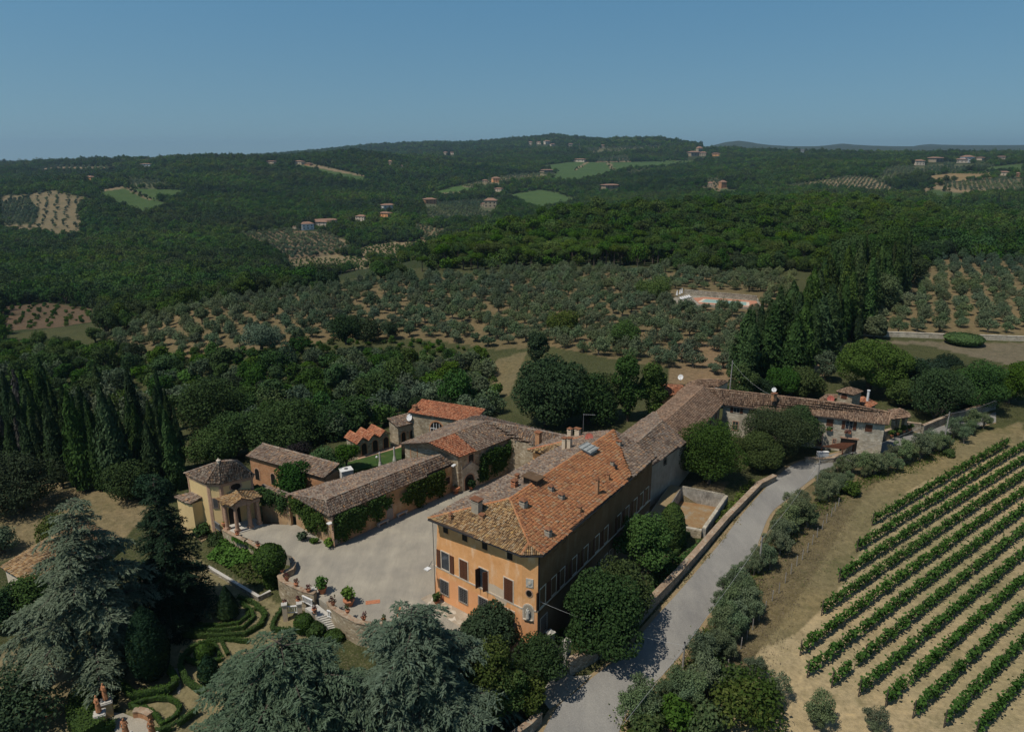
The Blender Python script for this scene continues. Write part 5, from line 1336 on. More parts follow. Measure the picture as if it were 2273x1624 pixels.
lem = solid('three_gabled_lodge', 'small stone lodge under three red tiled gables at the far edge of the lawn', 'outbuilding', 'stone', [V2(p1 - ln_ * .3 + ld * .2), V2(p2 - ln_ * .3 - ld * .2), V2(p2 - ln_ * 3.8 - ld * .2), V2(p1 - ln_ * 3.8 + ld * .2)], -2, lz - .06)
LW = Wall(V2(p1 - ln_ * .3 + ld * .2), V2(p2 - ln_ * .3 - ld * .2))
pls, rds = [], []
for k in range(3):
    a, b_ = p1 + ld * (lw * k / 3), p1 + ld * (lw * (k + 1) / 3); m_ = (a + b_) / 2 + zz * .85; bkk = -ln_ * 4.2
    pls += [([a, m_, m_ + bkk, a + bkk], 'tile_red'), ([m_, b_, b_ + bkk, m_ + bkk], 'tile_red')]; rds.append((m_, m_ + bkk))
    mb = MB(); A = a - ln_ * .3; B = b_ - ln_ * .3; mm = m_ - ln_ * .3; ins = ld * .2
    mb.add([A + ins - zz * .06, B - ins - zz * .06, mm - zz * .2, A + ins - ln_ * .3 - zz * .06, B - ins - ln_ * .3 - zz * .06, mm - ln_ * .3 - zz * .2], [(0, 1, 2), (5, 4, 3), (0, 2, 5, 3), (1, 4, 5, 2)]); mb.build('gable', [M['stone']], lem)
roof(lem, pls, rds, thick=.1)
for x, yt, yb in ((255, 558, 705), (398, 515, 665), (537, 478, 618)): archdoor(lem, LW, c4, x, yt, yb, .95, 'brick')
# stone archway closing the courtyard
aw0, aw1 = L3(c4, 1530, 1185, 0), L3(c4, 1830, 1065, 0)
AR = Wall(aw0, aw1); gate = empty('stone_archway', aw0, 'peaked stone wall with an arched gateway at the far end of the courtyard', 'archway')
b = MB(); L_ = AR.L; hp_ = [(0, 0), (L_, 0), (L_, 2.1), (L_ * .42, 4.3), (0, 3.6)]
n_ = len(hp_); P = [AR.pt(x, z - (1.5 if z == 0 else 0), -.5) for x, z in hp_] + [AR.pt(x, z - (1.5 if z == 0 else 0), 0) for x, z in hp_]
b.add(P, [(5, 6, 7, 8, 9), (4, 3, 2, 1, 0)] + [(i, (i + 1) % 5, 5 + (i + 1) % 5, 5 + i) for i in range(5)]); b.build('wall', [M['palestone']], gate)
archdoor(gate, AR, c4, 1615, 955, 1160, 1.7, 'pinktrim', 'dark', 'opening')
b = MB(); b.tube([AR.pt(-.05, 3.68, -.25), AR.pt(L_ * .42, 4.4, -.25), AR.pt(L_ + .05, 2.18, -.25)], .2, 5); b.build('coping', [M['coping']], gate)
bu = Wall(L3(c4, 1405, 1170, 0), aw0); b = MB(); b.prism([tuple(bu.pt(a, 0, t)[:2]) for a, t in ((0, 0), (bu.L, 0), (bu.L, -1.6), (0, -1.6))], -1.5, 4.4); b.build('buttress', [M['stone']], gate)

# ------------------------------------------------------------------ long wing running back from the villa
UZ = 6.5
u0, u1 = L3(kb, 640, 1610, UZ), L3(kb, 1165, 1190, UZ)
u1 = L3(kb, 1035, 1365, UZ) + (L3(kb, 1035, 1365, UZ) - u0) * .55
r0, r1 = L3(kb, 430, 1240, 8.6), L3(kb, 850, 870, 8.6)
l0, l1 = L3(kb, 175, 1105, UZ - .1), L3(kb, 700, 720, UZ - .1)
v0, v1 = u1 + Vector((0, 0, -.7)), L3(kb, 1860, 580, 5.7)
r2, r3 = r1 + Vector((0, 0, -.5)), L3(kb, 1535, 310, 8.0)
l3_ = L3(kb, 1270, 262, 5.8)
du = V2(v1 - u0).normalized(); nu = Vector((du.y, -du.x, 0))
lw_ = empty('long_rear_wing', V2(u0), 'long stone wing with a brown tile roof joining the orange villa to the far farmhouse', 'building')
b = MB(); b.prism([tuple(p[:2]) for p in (V2(u0 - nu * .5), V2(u1 - nu * .5), V2(v1 - nu * .5), V2(l3_ + nu * .4), V2(l0 + nu * .4))], -1.8, 5.4); b.prism([tuple(p[:2]) for p in (V2(u0 - nu * .5), V2(u1 - nu * .5), V2(l1 + nu * .5), V2(l0 + nu * .5))], 5.4, UZ - .08, cap=True); b.build('wall', [M['greyrender']], lw_)
roof(lw_, [([u0 - du * 2.5, u1, r1, r0 - du * 3], 'tile_old'), ([r0 - du * 3, r1, l1, l0 - du * 3], 'tile_old')], [(r0, r1)], name='roof')
roof(lw_, [([v0, v1, r3, r2], 'tile_brown'), ([r2, r3, l3_, l1 + Vector((0, 0, -.5))], 'tile_brown')], [(r2, r3)], name='far_roof')
b = MB(); b.tube([u0 - du * 2.5 - zz * .12, u1 - zz * .12], .07, 6); b.build('gutter', [M['darkiron']], lw_)
UW = Wall(V2(u0 - nu * .5), V2(u1 - nu * .5))
for x, y in ((1090, 1530), (690, 170)):
    a_, z_ = UW.px(*(kg if x > 1000 else ke)(x if x < 1000 else 1330, y if x < 1000 else 370)); window(lw_, UW, a_, z_ - .4, .9, .9, 'dark', 'greyrender', fw=.04)
VW = Wall(V2(v0 - nu * .5), V2(v1 - nu * .5))
for x, y in ((1640, 870), (1740, 770)):
    a_, z_ = VW.px(*kb(x, y)); window(lw_, VW, a_, 3.2, .9, 1.3, 'shut', 'pinktrim')
# ------------------------------------------------------------------ stone farmhouse
FZ = 5.3
fe0, fe1 = v1.copy(), L3(kc, 1610, 742, FZ); fe0.z = FZ
fd = V2(fe1 - fe0).normalized(); fn = Vector((fd.y, -fd.x, 0)); fn = fn if fn.dot(-fe0) > 0 else -fn
fr0, fr1, fr2 = r3 + Vector((0, 0, -.2)), L3(kc, 870, 388, 7.6), L3(kc, 1660, 545, 6.6)
fh1 = L3(kc, 1000, 452, 7.3)
fb1 = fe1 - fn * 7.0
farm = solid('stone_farmhouse', 'two storey pale stone farmhouse with brown shutters at the bend of the road', 'farmhouse', 'palestone', [V2(fe0 - fn * .5), V2(fe1 - fn * .5 - fd * .4), V2(fb1 - fd * .4), V2(fe0 - fn * 7.0)], -1.8, FZ - .08)
roof(farm, [([fe0, fe1, fr2, fr1, fr0], 'tile_brown'), ([fr0, fr1, fr1 - fn * 3.6 - zz * 1.6, fr0 - fn * 3.6 - zz * 1.6], 'tile_brown'), ([fr1, fr2, fr2 - fn * 2 - zz * .9, fr1 - fn * 3.6 - zz * 1.6], 'tile_brown')], [(fr0, fr1), (fr1, fr2), (fe0, fr0), (fe1, fr2)])
b = MB(); b.tube([fe0 - zz * .1, fe1 - zz * .1], .07, 6); b.build('gutter', [M['darkiron']], farm)
FW = Wall(V2(fe0 - fn * .5), V2(fe1 - fn * .5 - fd * .4))
for f, x, y, stl, wd, h in ((kb, 2085, 680, 'cross', 1.0, 1.4), (q3, 960, 440, 'shut', 1.0, 1.4), (kc, 385, 670, 'shut', .9, 1.4), (kc, 633, 710, 'shut', 1.1, 1.3), (kc, 955, 750, 'cross', 1.05, 1.45), (kc, 1283, 800, 'shut', 1.1, 1.35)):
    a_, z_ = FW.px(*f(x, y)); window(farm, FW, a_, z_ - h / 2, wd, h, stl, 'palestone', fw=.08)
for f, x, y, wd, h in ((kb, 2060, 960, .9, 1.6), (kc, 445, 970, 1.0, 1.6), (kc, 705, 1020, .45, .8)):
    a_, z_ = FW.px(*f(x, y)); window(farm, FW, a_, z_ - h / 2, wd, h, 'cross', 'pinktrim', shut=None)
a_, z_ = FW.px(*kc(950, 1030)); b = MB(); FW.slab(b, a_ - 1.3, a_ + 1.3, -.8, z_ + .55, 0, .02, 1); FW.slab(b, a_ - 1.45, a_ + 1.45, z_ + .55, z_ + .85, 0, .06, 0); b.build('garage_opening', [M['pinktrim'], M['dark']], farm)
sA_, sB_ = L3(kb, 1815, 905, -.6), L3(kb, 1895, 715, 2.6)
b = MB(); sd_ = V2(sB_ - sA_); b.add([(sA_.x, sA_.y, -1.6), (sB_.x, sB_.y, -1.6), (sB_.x, sB_.y, 3.0), (sA_.x, sA_.y, -.2)] + [(p[0] + .9, p[1] - .2, p[2]) for p in ((sA_.x, sA_.y, -1.6), (sB_.x, sB_.y, -1.6), (sB_.x, sB_.y, 3.0), (sA_.x, sA_.y, -.2))], [(0, 1, 2, 3), (7, 6, 5, 4), (3, 2, 6, 7), (0, 3, 7, 4), (1, 5, 6, 2)]); b.build('outside_stair', [M['brick']], farm)
chimney(farm, L3(q3, 1098, 365, 7.6), .6, .5, .5, 'brick', 'flat', .4)
e = dish(L3(q3, 1098, 330, 8.2), M['white'], 'white satellite dish on the chimney of the stone farmhouse', .42, .5)
dish(L3(kb, 1145, 200, 6.4), M['white'], 'white satellite dish on the small orange roofed house', .55, .6)
dish(L3(kc, 645, 340, 7.2), M['reddish'], 'red satellite dish behind the ridge of the stone farmhouse', .6, .3)
b = MB(); slp = L3(kb, 1730, 345, 7.6); b.box((slp.x, slp.y, slp.z - .1), (1.0, .8, .16), .4); b.build('skylight', [M['zinc']], farm)
# roofs beyond the corner
def hiphouse(name, label, mat, corners, z, rise, tile, base=-1.2, ov=.4, cat='house'):
    cs = [Vector(c) for c in corners]; c = sum(cs, Vector((0, 0, 0))) / 4
    e = empty(name, V2(cs[0]) + zz * base, label, cat)
    ins = [c + (p - c) * (1 - ov / (p - c).length) for p in cs]
    b = MB(); b.prism([tuple(p[:2]) for p in ins], base, z - .06); b.build('wall', [M[mat]], e)
    m0, m1 = (cs[3] + cs[0]) / 2, (cs[1] + cs[2]) / 2
    d = (m1 - m0) * .5; q = min(.5, (cs[3] - cs[0]).length / 2 / (m1 - m0).length)
    k0_, k1_ = m0.lerp(m1, q) + zz * rise, m1.lerp(m0, q) + zz * rise
    roof(e, [([cs[0], cs[1], k1_, k0_], tile), ([cs[1], cs[2], k1_], tile), ([cs[2], cs[3], k0_, k1_], tile), ([cs[3], cs[0], k0_], tile)], [(k0_, k1_)])
    return e, ins
e, _ = hiphouse('orange_roofed_house', 'small house with a bright orange tile roof beside dark trees, behind the long wing', 'farmplaster', [L3(kb, 785, 465, 4.6), L3(kb, 1080, 440, 4.6), L3(kb, 1260, 290, 5.2), L3(kb, 790, 262, 5.2)], 4.7, .7, 'tile_red')
e, _ = hiphouse('low_rear_house', 'low tan house with a brown tile roof behind the corner of the long wing', 'patch', [L3(kb, 1370, 300, 5.0), L3(kb, 1770, 312, 4.6), L3(kb, 1960, 215, 4.6), L3(kb, 1260, 240, 5.0)], 4.8, .9, 'tile_brown')
# tower house behind the stone farmhouse
tz = 6.4
k4 = [L3(kc, 735, 190, tz), L3(kc, 1030, 250, tz), L3(kc, 1195, 185, tz), L3(kc, 900, 130, tz)]
tow, ins = hiphouse('dovecote_tower', 'square stone tower with an arched opening and a tiled hip roof behind the stone farmhouse', 'stone', k4, tz, .9, 'tile_brown', cat='tower')
TWl = Wall(ins[0], ins[1]); archdoor(tow, TWl, kc, 878, 222, 312, 1.0, 'pinktrim', 'wood', 'opening')
red, _ = hiphouse('red_tiled_cottage', 'cottage with a bright red tile roof and a white flue right of the stone tower', 'stone', [L3(kc, 1030, 345, 3.6), L3(kc, 1290, 465, 3.4), L3(kc, 1430, 388, 3.4), L3(kc, 1180, 270, 4.0)], 3.5, .5, 'tile_red')
b = MB(); fl_ = L3(kc, 1252, 380, 3.6); b.tube([fl_, fl_ + zz * 2.4], .22, 8); b.tube([fl_ + zz * 2.4, fl_ + zz * 2.55], .3, 8); b.build('flue', [M['white']], red)
hiphouse('low_tile_annex', 'low annex with a brown roof left of the stone tower', 'stone', [L3(kc, 450, 330, 4.2), L3(kc, 760, 300, 4.2), L3(kc, 770, 240, 4.2), L3(kc, 580, 240, 4.2)], 4.2, .4, 'tile_brown')
# open loggia at the end of the farmhouse
lg = [L3(kc, 1655, 655, 3.7), L3(kc, 1980, 615, 3.5), L3(kc, 1960, 545, 3.7), L3(kc, 1600, 490, 4.2)]
log = empty('tiled_loggia', V2(lg[0]), 'open stone loggia under a low tile roof at the right end of the farmhouse', 'loggia')
roof(log, [([lg[0], lg[1], lg[2], L3(kc, 1830, 470, 4.5), lg[3]], 'tile_brown')], [])
for x, y in ((1735, 800), (1860, 800), (1690, 800)):
    p = L3(kc, x, y, .6); b = MB(); b.box((p.x, p.y, -1.5), (.7, .6, 4.9), .4); b.build('pillar', [M['stone']], log)
# ------------------------------------------------------------------ house half hidden by the blue cedar, lower left; and the tiled roof by the steps
c0, c1_, c2_, c3_ = L3(q4, 2, 560, .4), L3(q4, 185, 668, .4), L3(q4, 560, 420, .4), L3(q4, 400, 395, .4)
e, ins = hiphouse('garden_house', 'pale house with a long tiled hip roof half hidden by the large blue cedar', 'trim', [c0, c1_, c1_ + (c2_ - c1_) * 1.4, c0 + (c2_ - c1_) * 1.4], .4, 1.5, 'tile_mix', -4.2, .4)
e, _ = hiphouse('gate_lodge', 'small tiled lodge at the foot of the chapel steps behind the dark fir', 'greyrender', [L3(kd, 280, 1190, -.5), L3(kd, 450, 1230, -.5), L3(kd, 520, 1195, -.5), L3(kd, 330, 1110, -.5)], -.5, .35, 'tile_old', -4, .3)
# ------------------------------------------------------------------ grounds: courtyard, lawn, road
k = NT('gravel', .95, .08); n1 = k.noise(14, 4, .75); n2 = k.noise(.25, 4, .6); n3 = k.noise(1.6, 5, .7)
c = k.ramp(n1, (.3, (.22, .20, .165)), (.55, (.35, .32, .265)), (.75, (.46, .42, .355)))
c = k.mix(1.0, c, k.ramp(n2, (.3, (.80, .80, .80)), (.7, (1.14, 1.12, 1.06))), 'MULTIPLY'); n5 = k.noise(.55, 5, .7, stretch=(1, .22, 1)); c = k.mix(1.0, c, k.ramp(n5, (.35, (.86, .86, .86)), (.6, (1.08, 1.07, 1.05))), 'MULTIPLY'); c = k.mix(k.math('MULTIPLY', k.val(n3, .6, .75), .4), c, (.40, .34, .25)); k.bump(n1, .3, .04); M['gravel'] = k.out(c)
k = NT('asphalt', .9, .12); n1 = k.noise(9, 4, .7); n2 = k.noise(.22, 5, .7, stretch=(1, .35, 1)); n3 = k.noise(.9, 5, .7)
c = k.ramp(n1, (.3, (.20, .19, .17)), (.7, (.295, .282, .255)))
c = k.mix(1.0, c, k.ramp(n2, (.35, (.78, .78, .79)), (.65, (1.12, 1.11, 1.08))), 'MULTIPLY'); c = k.mix(k.math('MULTIPLY', k.val(n3, .58, .72), .35), c, (.17, .165, .16)); M['asphalt'] = k.out(c)
k = NT('verge', .95, .08); n1 = k.noise(4, 4, .7); c = k.ramp(n1, (.3, (.20, .145, .075)), (.55, (.30, .22, .125)), (.75, (.16, .155, .06))); M['verge'] = k.out(c)
k = NT('lawn', .9, .1); c = k.ramp(k.noise(.5, 5, .7), (.35, (.032, .070, .016)), (.6, (.055, .090, .025)), (.75, (.12, .11, .05))); M['lawn'] = k.out(c)
M['pinkpave'] = plain('pink paving', (.44, .20, .12), .85, .2, 3)
k = NT('pool water', .35, .2); M['water'] = k.out((.27, .40, .33))
def sheet(name, polys, mat, z, thick=0.0, kind='structure'):
    b = MB(); P = [tuple(p) for p in polys]
    if thick: b.prism([p[:2] for p in P], z - thick, z)
    else: b.add([(p[0], p[1], z) for p in P], [tuple(range(len(P)))])
    return tag(b.build(name, [mat] if not isinstance(mat, list) else mat), kind=kind)
cyp_ = [kd(1000, 1310), kd(1200, 1400), q1(700, 1130), q1(840, 1220), b1(300, 130), b1(330, 190), b1(315, 250), b1(225, 310), b1(240, 345), b1(320, 400), b1(420, 440), b1(500, 470), b1(600, 545), b1(650, 580), b1(760, 645), b1(870, 700), b1(990, 720), b1(1100, 715), b1(1215, 700), b1(1500, 790), b1(1900, 800), b2(90, 900), b2(250, 900), b2(320, 830), q2(970, 1480)]
CYp = [at(u, v, 0) for u, v in cyp_] + [VL(10.5, 20), VL(2, 40), L3(c4, 1900, 980, 0), L3(c4, 1500, 1185, 0), V2(cC), V2(cD), L3(q1, 700, 1000, 0), L3(q1, 560, 1070, 0)]
sheet('courtyard', CYp, M['gravel'], 0.0, 3.4)
lawnp = [L3(q1, 1250, 640, 0), L3(q1, 1960, 490, 0), L3(q1, 1960, 370, 0), L3(q1, 1600, 480, 0), L3(q1, 1380, 560, 0), L3(q1, 1200, 560, 0)]
sheet('lawn', lawnp, M['lawn'], 0.03, 3)
sheet('brick_path', [L3(c4, 170, 770, 0), L3(c4, 200, 715, 0), L3(c4, 740, 575, 0), L3(c4, 740, 610, 0)], M['pinktrim'], 0.06, .05)
Lp = [b2(330, 1700), b2(480, 1430), b2(640, 1290), b2(830, 1130), b2(1060, 960), b2(1290, 690), b2(1560, 390), b2(1880, 10), q3(870, 1136), q3(1000, 985), q3(1110, 870), q3(1215, 790), q3(1330, 752), q3(1500, 715), q3(1800, 640), q3(2100, 560), q3(2500, 460)]
Rp = [b2(980, 1700), b2(1110, 1400), b2(1270, 1250), b2(1400, 1120), b2(1550, 950), b2(1760, 640), b2(1930, 410), b2(2150, 110), q3(1070, 1110), q3(1190, 1000), q3(1310, 900), q3(1420, 830), q3(1530, 785), q3(1680, 745), q3(1880, 680), q3(2130, 610), q3(2500, 520)]
Lw, Rw = [hit(*p) for p in Lp], [hit(*p) for p in Rp]
def crom(P, k, t):
    a, b_, c, d = P[max(k - 1, 0)], P[k], P[k + 1], P[min(k + 2, len(P) - 1)]
    return ((2 * b_) + (c - a) * t + (2 * a - 5 * b_ + 4 * c - d) * t * t + (3 * b_ - a - 3 * c + d) * t ** 3) * .5
def strip(name, L, Rr, mat, dz, sub=6, n=8):
    V, Q = [], []
    m = (len(L) - 1) * sub + 1
    for i in range(m):
        k, t = min(i // sub, len(L) - 2), (i - min(i // sub, len(L) - 2) * sub) / sub
        a, c = crom(L, k, t), crom(Rr, k, t)
        for j in range(n + 1):
            p = a.lerp(c, j / n); V.append((p.x, p.y, dz))
    V = np.array(V); V[:, 2] += ground(V[:, 0], V[:, 1])
    Z = V[:, 2].reshape(m, n + 1)
    for _ in range(2): Z[1:-1] = (Z[:-2] + Z[2:] + 2 * Z[1:-1]) / 4
    V[:, 2] = Z.ravel()
    I = np.arange(m * (n + 1)).reshape(m, n + 1)
    Q = np.stack([I[:-1, :-1], I[:-1, 1:], I[1:, 1:], I[1:, :-1]], -1).reshape(-1, 4)
    return tag(link(name, npmesh(name, V, Q, mat, smooth=True)), kind='structure')
def off(L, Rr, d):     # push two edges apart
    return [a + (a - c).normalized() * d for a, c in zip(L, Rr)], [c + (c - a).normalized() * d for a, c in zip(L, Rr)]
vL, vR = off(Lw, Rw, .7)
strip('road_verge', vL, vR, M['verge'], .07)
strip('road', Lw, Rw, M['asphalt'], .12)
gq = [hit(*b2(x, y)) for x, y in ((495, 1090), (620, 1160), (780, 1150), (560, 1350), (420, 1440), (330, 1330))]
b = MB(); b.add([(p.x, p.y, p.z + .16) for p in gq], [tuple(range(len(gq)))]); tag(b.build('gateway_apron', [M['gravel']]), kind='structure')

k = NT('paving stones', .9, .1); vv_ = k.n('ShaderNodeTexVoronoi'); vv_.inputs['Scale'].default_value = 1.5; k.l(k.pos(), vv_.inputs['Vector']); se = k.n('ShaderNodeSeparateColor'); k.l(vv_.outputs['Color'], se.inputs[0])
M['paving'] = k.out(k.mix(k.val(k.noise(.8, 5), .45, .6), k.ramp(se.outputs[0], (0, (.30, .24, .17)), (.6, (.42, .35, .26)), (1, (.60, .54, .44))), (.36, .30, .22)))
sheet('stone_paving', [VL(-.6, -.05), VL(12.6, -.05), VL(12.9, -1.7), VL(7, -2.3), VL(3, -1.9), VL(-.8, -1.3)], M['paving'], .012)
# ------------------------------------------------------------------ walls
def wallpath(name, label, pts, z0, z1, t, mat='drystone', cop='coping', cat='wall', zc=None, coph=.1, over=.06):
    """masonry following plan points; z1 may be a list of heights"""
    pts = [Vector(p) for p in pts]
    e = empty(name, Vector((pts[0].x, pts[0].y, z0)), label, cat)
    zs = z1 if isinstance(z1, list) else [z1] * len(pts)
    def rows(tt):
        out = []
        for i, p in enumerate(pts):
            d = (pts[min(i + 1, len(pts) - 1)] - pts[max(i - 1, 0)]); d.z = 0; d.normalize(); n = Vector((d.y, -d.x, 0))
            out.append((p + n * tt, p - n * tt))
        return out
    for nm, tt, lo, hi, mk in (('masonry', t / 2, None, 0.0, mat), ('coping', t / 2 + over, 0.0, coph, cop)):
        b = MB(); rr = rows(tt); P = []
        for (a, c), z in zip(rr, zs):
            l_ = z0 if lo is None else z
            P += [(a.x, a.y, l_), (c.x, c.y, l_), (c.x, c.y, z + hi), (a.x, a.y, z + hi)]
        F = [(0, 1, 2, 3), tuple(len(P) - 4 + k for k in (3, 2, 1, 0))]
        for i in range(len(pts) - 1):
            q = i * 4
            F += [(q + k, q + 4 + k, q + 4 + (k + 1) % 4, q + (k + 1) % 4) for k in range(4)]
        b.add(P, F); b.build(nm, [M[mk]], e)
    return e
tw1 = [at(*b1(x, y), .75) for x, y in ((300, 150), (318, 205), (300, 245), (225, 275), (200, 305), (215, 335), (290, 375), (400, 425), (500, 450))]
wallpath('terrace_wall', 'curved rubble retaining wall lined with flower pots, left of the garden stairs', tw1, -3.4, .75, .5, 'stone', 'coping')
tw2 = [at(*b1(x, y), .75) for x, y in ((615, 520), (650, 570), (750, 635), (860, 690), (980, 712), (1100, 708), (1215, 685), (1300, 690), (1500, 770))]
wallpath('terrace_wall', 'curved rubble retaining wall below the courtyard, right of the garden stairs', tw2, -3.4, .75, .5, 'stone', 'coping')
cw_ = [at(*p, .15) for p in (kd(930, 1285), kd(1100, 1380), kd(1300, 1480), q1(700, 1130), q1(845, 1225), q1(900, 1240))]
wallpath('terrace_wall', 'long ivy draped retaining wall below the chapel forecourt', cw_, -3.6, .12, .45, 'stone', 'coping')
pool_w = [at(*p, -1.2) for p in (q4(1340, 550), q4(1500, 645), q4(1670, 745), q4(1745, 708))]
wallpath('planter_wall', 'low white edged wall round the sunken planting bed in the garden', pool_w, -3, -1.3, .26, 'drystone', 'marble', coph=.07)
rw = [at(*p, .15) for p in (b2(1130, 640), b2(1235, 535), b2(1500, 270), ke(1260, 1590), ke(1700, 1085), ke(2273, 500), q3(1030, 888), q3(1105, 850))]
wallpath('roadside_wall', 'long straight stone wall with brick coping along the left side of the road', rw, -2.2, .1, .6, 'drystone', 'coping', over=.1)
rw2 = [at(*p, -.2) for p in (b2(580, 1010), b2(800, 900), b2(1130, 640))]
wallpath('roadside_wall', 'stone wall behind the big round tree by the gate', rw2, -3, -.3, .6, 'drystone', 'coping')
fw1 = [at(*kc(x, y), .5) for x, y in ((225, 1255), (500, 1262), (690, 1255), (840, 1200), (920, 1115), (1290, 985), (1640, 878))]
wallpath('drive_wall', 'curving stone wall with brick coping in front of the stone farmhouse', fw1, -1.8, [.0, .0, .1, .4, .9, 1.1, 1.2], .5, 'drystone', 'coping')
fw2 = [at(*p, 1.4) for p in (kc(1880, 680), kc(2160, 712), q3(2040, 533), q3(2200, 468), q3(2500, 380))]
wallpath('roadside_wall', 'stone wall running right from the farmhouse loggia along the road', fw2, -1.8, 1.2, .5, 'drystone', 'coping')
bl = [at(*p, -1.3) for p in (b2(340, 1440), b2(250, 1530), b2(120, 1620), b2(-100, 1760))]
wallpath('roadside_wall', 'low stone wall beside the road at the bottom edge, under the bamboo', bl, -4, -1.5, .5, 'drystone', 'coping')
gw1 = [hit(*c1(x, y)) for x, y in ((1255, 1310), (1500, 1318), (1780, 1330))]; gw2 = [hit(*c1(x, y)) for x, y in ((1990, 1335), (2273, 1345), (2700, 1360))]
for q, lb in ((gw1, 'low dry stone wall below the right hand olive grove, left of the clipped bush'), (gw2, 'low dry stone wall below the olive grove, right of the clipped bush')):
    wallpath('terrace_wall', lb, q, -2, [p.z + 1.3 for p in q], .8, 'palestone', 'palestone')
# sunken water tank beside the villa
tk = empty('water_tank', L3(ke, 960, 940, -2.2), 'empty rectangular stone water tank with stained render beside the villa', 'tank')
tz_ = .25
a_, b_, c_, d_ = L3(ke, 965, 585, tz_), L3(ke, 1680, 722, tz_), L3(ke, 1300, 1290, tz_ - .2), L3(ke, 600, 1170, tz_ - .2)
tx, ty = (b_ - a_).normalized(), V2(d_ - a_).normalized()
nt_ = V2(tx)
def tankwall(nm, p, q, t, zb, mk, ctop='drystone', z1=tz_):
    d = V2(q - p).normalized(); n = Vector((d.y, -d.x, 0)); bb = MB()
    bb.prism([tuple(x[:2]) for x in (p, q, q + n * t, p + n * t)], zb, z1); o = bb.build(nm, [M[mk]], tk)
    bb = MB(); bb.prism([tuple(x[:2]) for x in (p - n * .04, q - n * .04, q + n * (t + .04), p + n * (t + .04))], z1, z1 + .12); bb.build('coping', [M[ctop]], o)
tankwall('back_wall', a_, b_, -.4, -4, 'tankrender'); tankwall('side_wall', b_, c_, -.55, -4, 'tankrender', 'palestone'); tankwall('front_wall', c_, d_, -.5, -4, 'stone', 'palestone', tz_ - .2)
bb = MB(); bb.prism([tuple(x[:2]) for x in (a_, d_, d_ - nt_ * 1.9, a_ - nt_ * 1.9)], -4, tz_); bb.build('thick_wall', [M['tankrender']], tk)
bb = MB(); bb.prism([tuple(x[:2]) for x in (a_ - nt_ * .1, d_ - nt_ * .1, d_ - nt_ * 1.8, a_ - nt_ * 1.8)], tz_, tz_ + .06); bb.build('earth_top', [M['verge']], tk)
k = NT('tank floor', .95, .05); M['tankfloor'] = k.out(k.ramp(k.noise(.7, 5, .7), (.35, (.24, .13, .06)), (.55, (.28, .19, .10)), (.7, (.27, .25, .20))))
bb = MB(); bb.prism([tuple(x[:2]) for x in (a_, b_, c_, d_)], -4, -1.9); bb.build('floor', [M['tankfloor']], tk)
# carve the ground where the tank sinks into it
g_ = bpy.data.objects['ground'].data
vv = np.empty(len(g_.vertices) * 3, np.float32); g_.vertices.foreach_get('co', vv); vv = vv.reshape(-1, 3)
ins_ = inside([tuple(p[:2]) for p in (a_ - nt_ * 1.2, b_ , c_, d_ - nt_ * 1.2)], vv[:, 0], vv[:, 1]); vv[ins_, 2] = -3.6
ins_ = inside([tuple(p[:2]) for p in CYp], vv[:, 0], vv[:, 1]); vv[ins_, 2] = np.minimum(vv[ins_, 2], -1.2)
g_.vertices.foreach_set('co', vv.ravel()); g_.update()

# ------------------------------------------------------------------ garden stairs, balustrades, gate
stz = empty('garden_stairs', L3(b1, 530, 650, -.4), 'pale stone stairs dropping from the courtyard to the garden between the terrace walls', 'stairs')
b = MB(); q = [L3(b1, 415, 572, -.35), L3(b1, 520, 542, -.35), L3(b1, 630, 628, -.35), L3(b1, 530, 655, -.35)]; b.prism([tuple(p[:2]) for p in q], -3, -.35); b.build('landing', [M['marble']], stz)
b = MB(); ta, tb_, ba, bb_ = L3(b1, 530, 655, -.35), L3(b1, 630, 628, -.35), L3(b1, 690, 800, -1.9), L3(b1, 775, 780, -1.9)
for i in range(9):
    t0_, t1_ = i / 9, (i + 1) / 9; p = [V2(ta.lerp(ba, t0_)), V2(tb_.lerp(bb_, t0_)), V2(tb_.lerp(bb_, t1_)), V2(ta.lerp(ba, t1_))]
    b.prism([tuple(x[:2]) for x in p], -3.2, -.35 - 1.55 * (i + 1) / 9.5)
b.build('flight', [M['marble']], stz)
def balustrade(label, p, q, h=.75, mat='white', zt=.62, group=None, name='balustrade'):
    w_ = Wall(p, q); e = empty(name, Vector((p[0], p[1], zt - h)), label, 'balustrade', group)
    b = MB(); w_.slab(b, 0, w_.L, zt - .09, zt, -.09, .09); w_.slab(b, 0, w_.L, zt - h, zt - h + .08, -.08, .08); b.build('rail', [M[mat]], e)
    b = MB(); n = max(3, int(w_.L / .22))
    for k in range(n): w_.slab(b, (k + .5) * w_.L / n - .045, (k + .5) * w_.L / n + .045, zt - h + .08, zt - .09, -.045, .045)
    b.build('balusters', [M[mat]], e); return e
balustrade('white balustrade panel below the left terrace wall by the stairs', L3(b1, 395, 500, -.2), L3(b1, 480, 540, -.2), .8, zt=.35)
balustrade('white balustrade panel at the head of the right terrace wall', L3(b1, 605, 625, -.2), L3(b1, 690, 655, -.2), .8, zt=.35)
balustrade('white balustrade between two pillars left of the garden stairs', L3(b1, 245, 615, -1.2), L3(b1, 375, 605, -1.2), .9, zt=-.35)
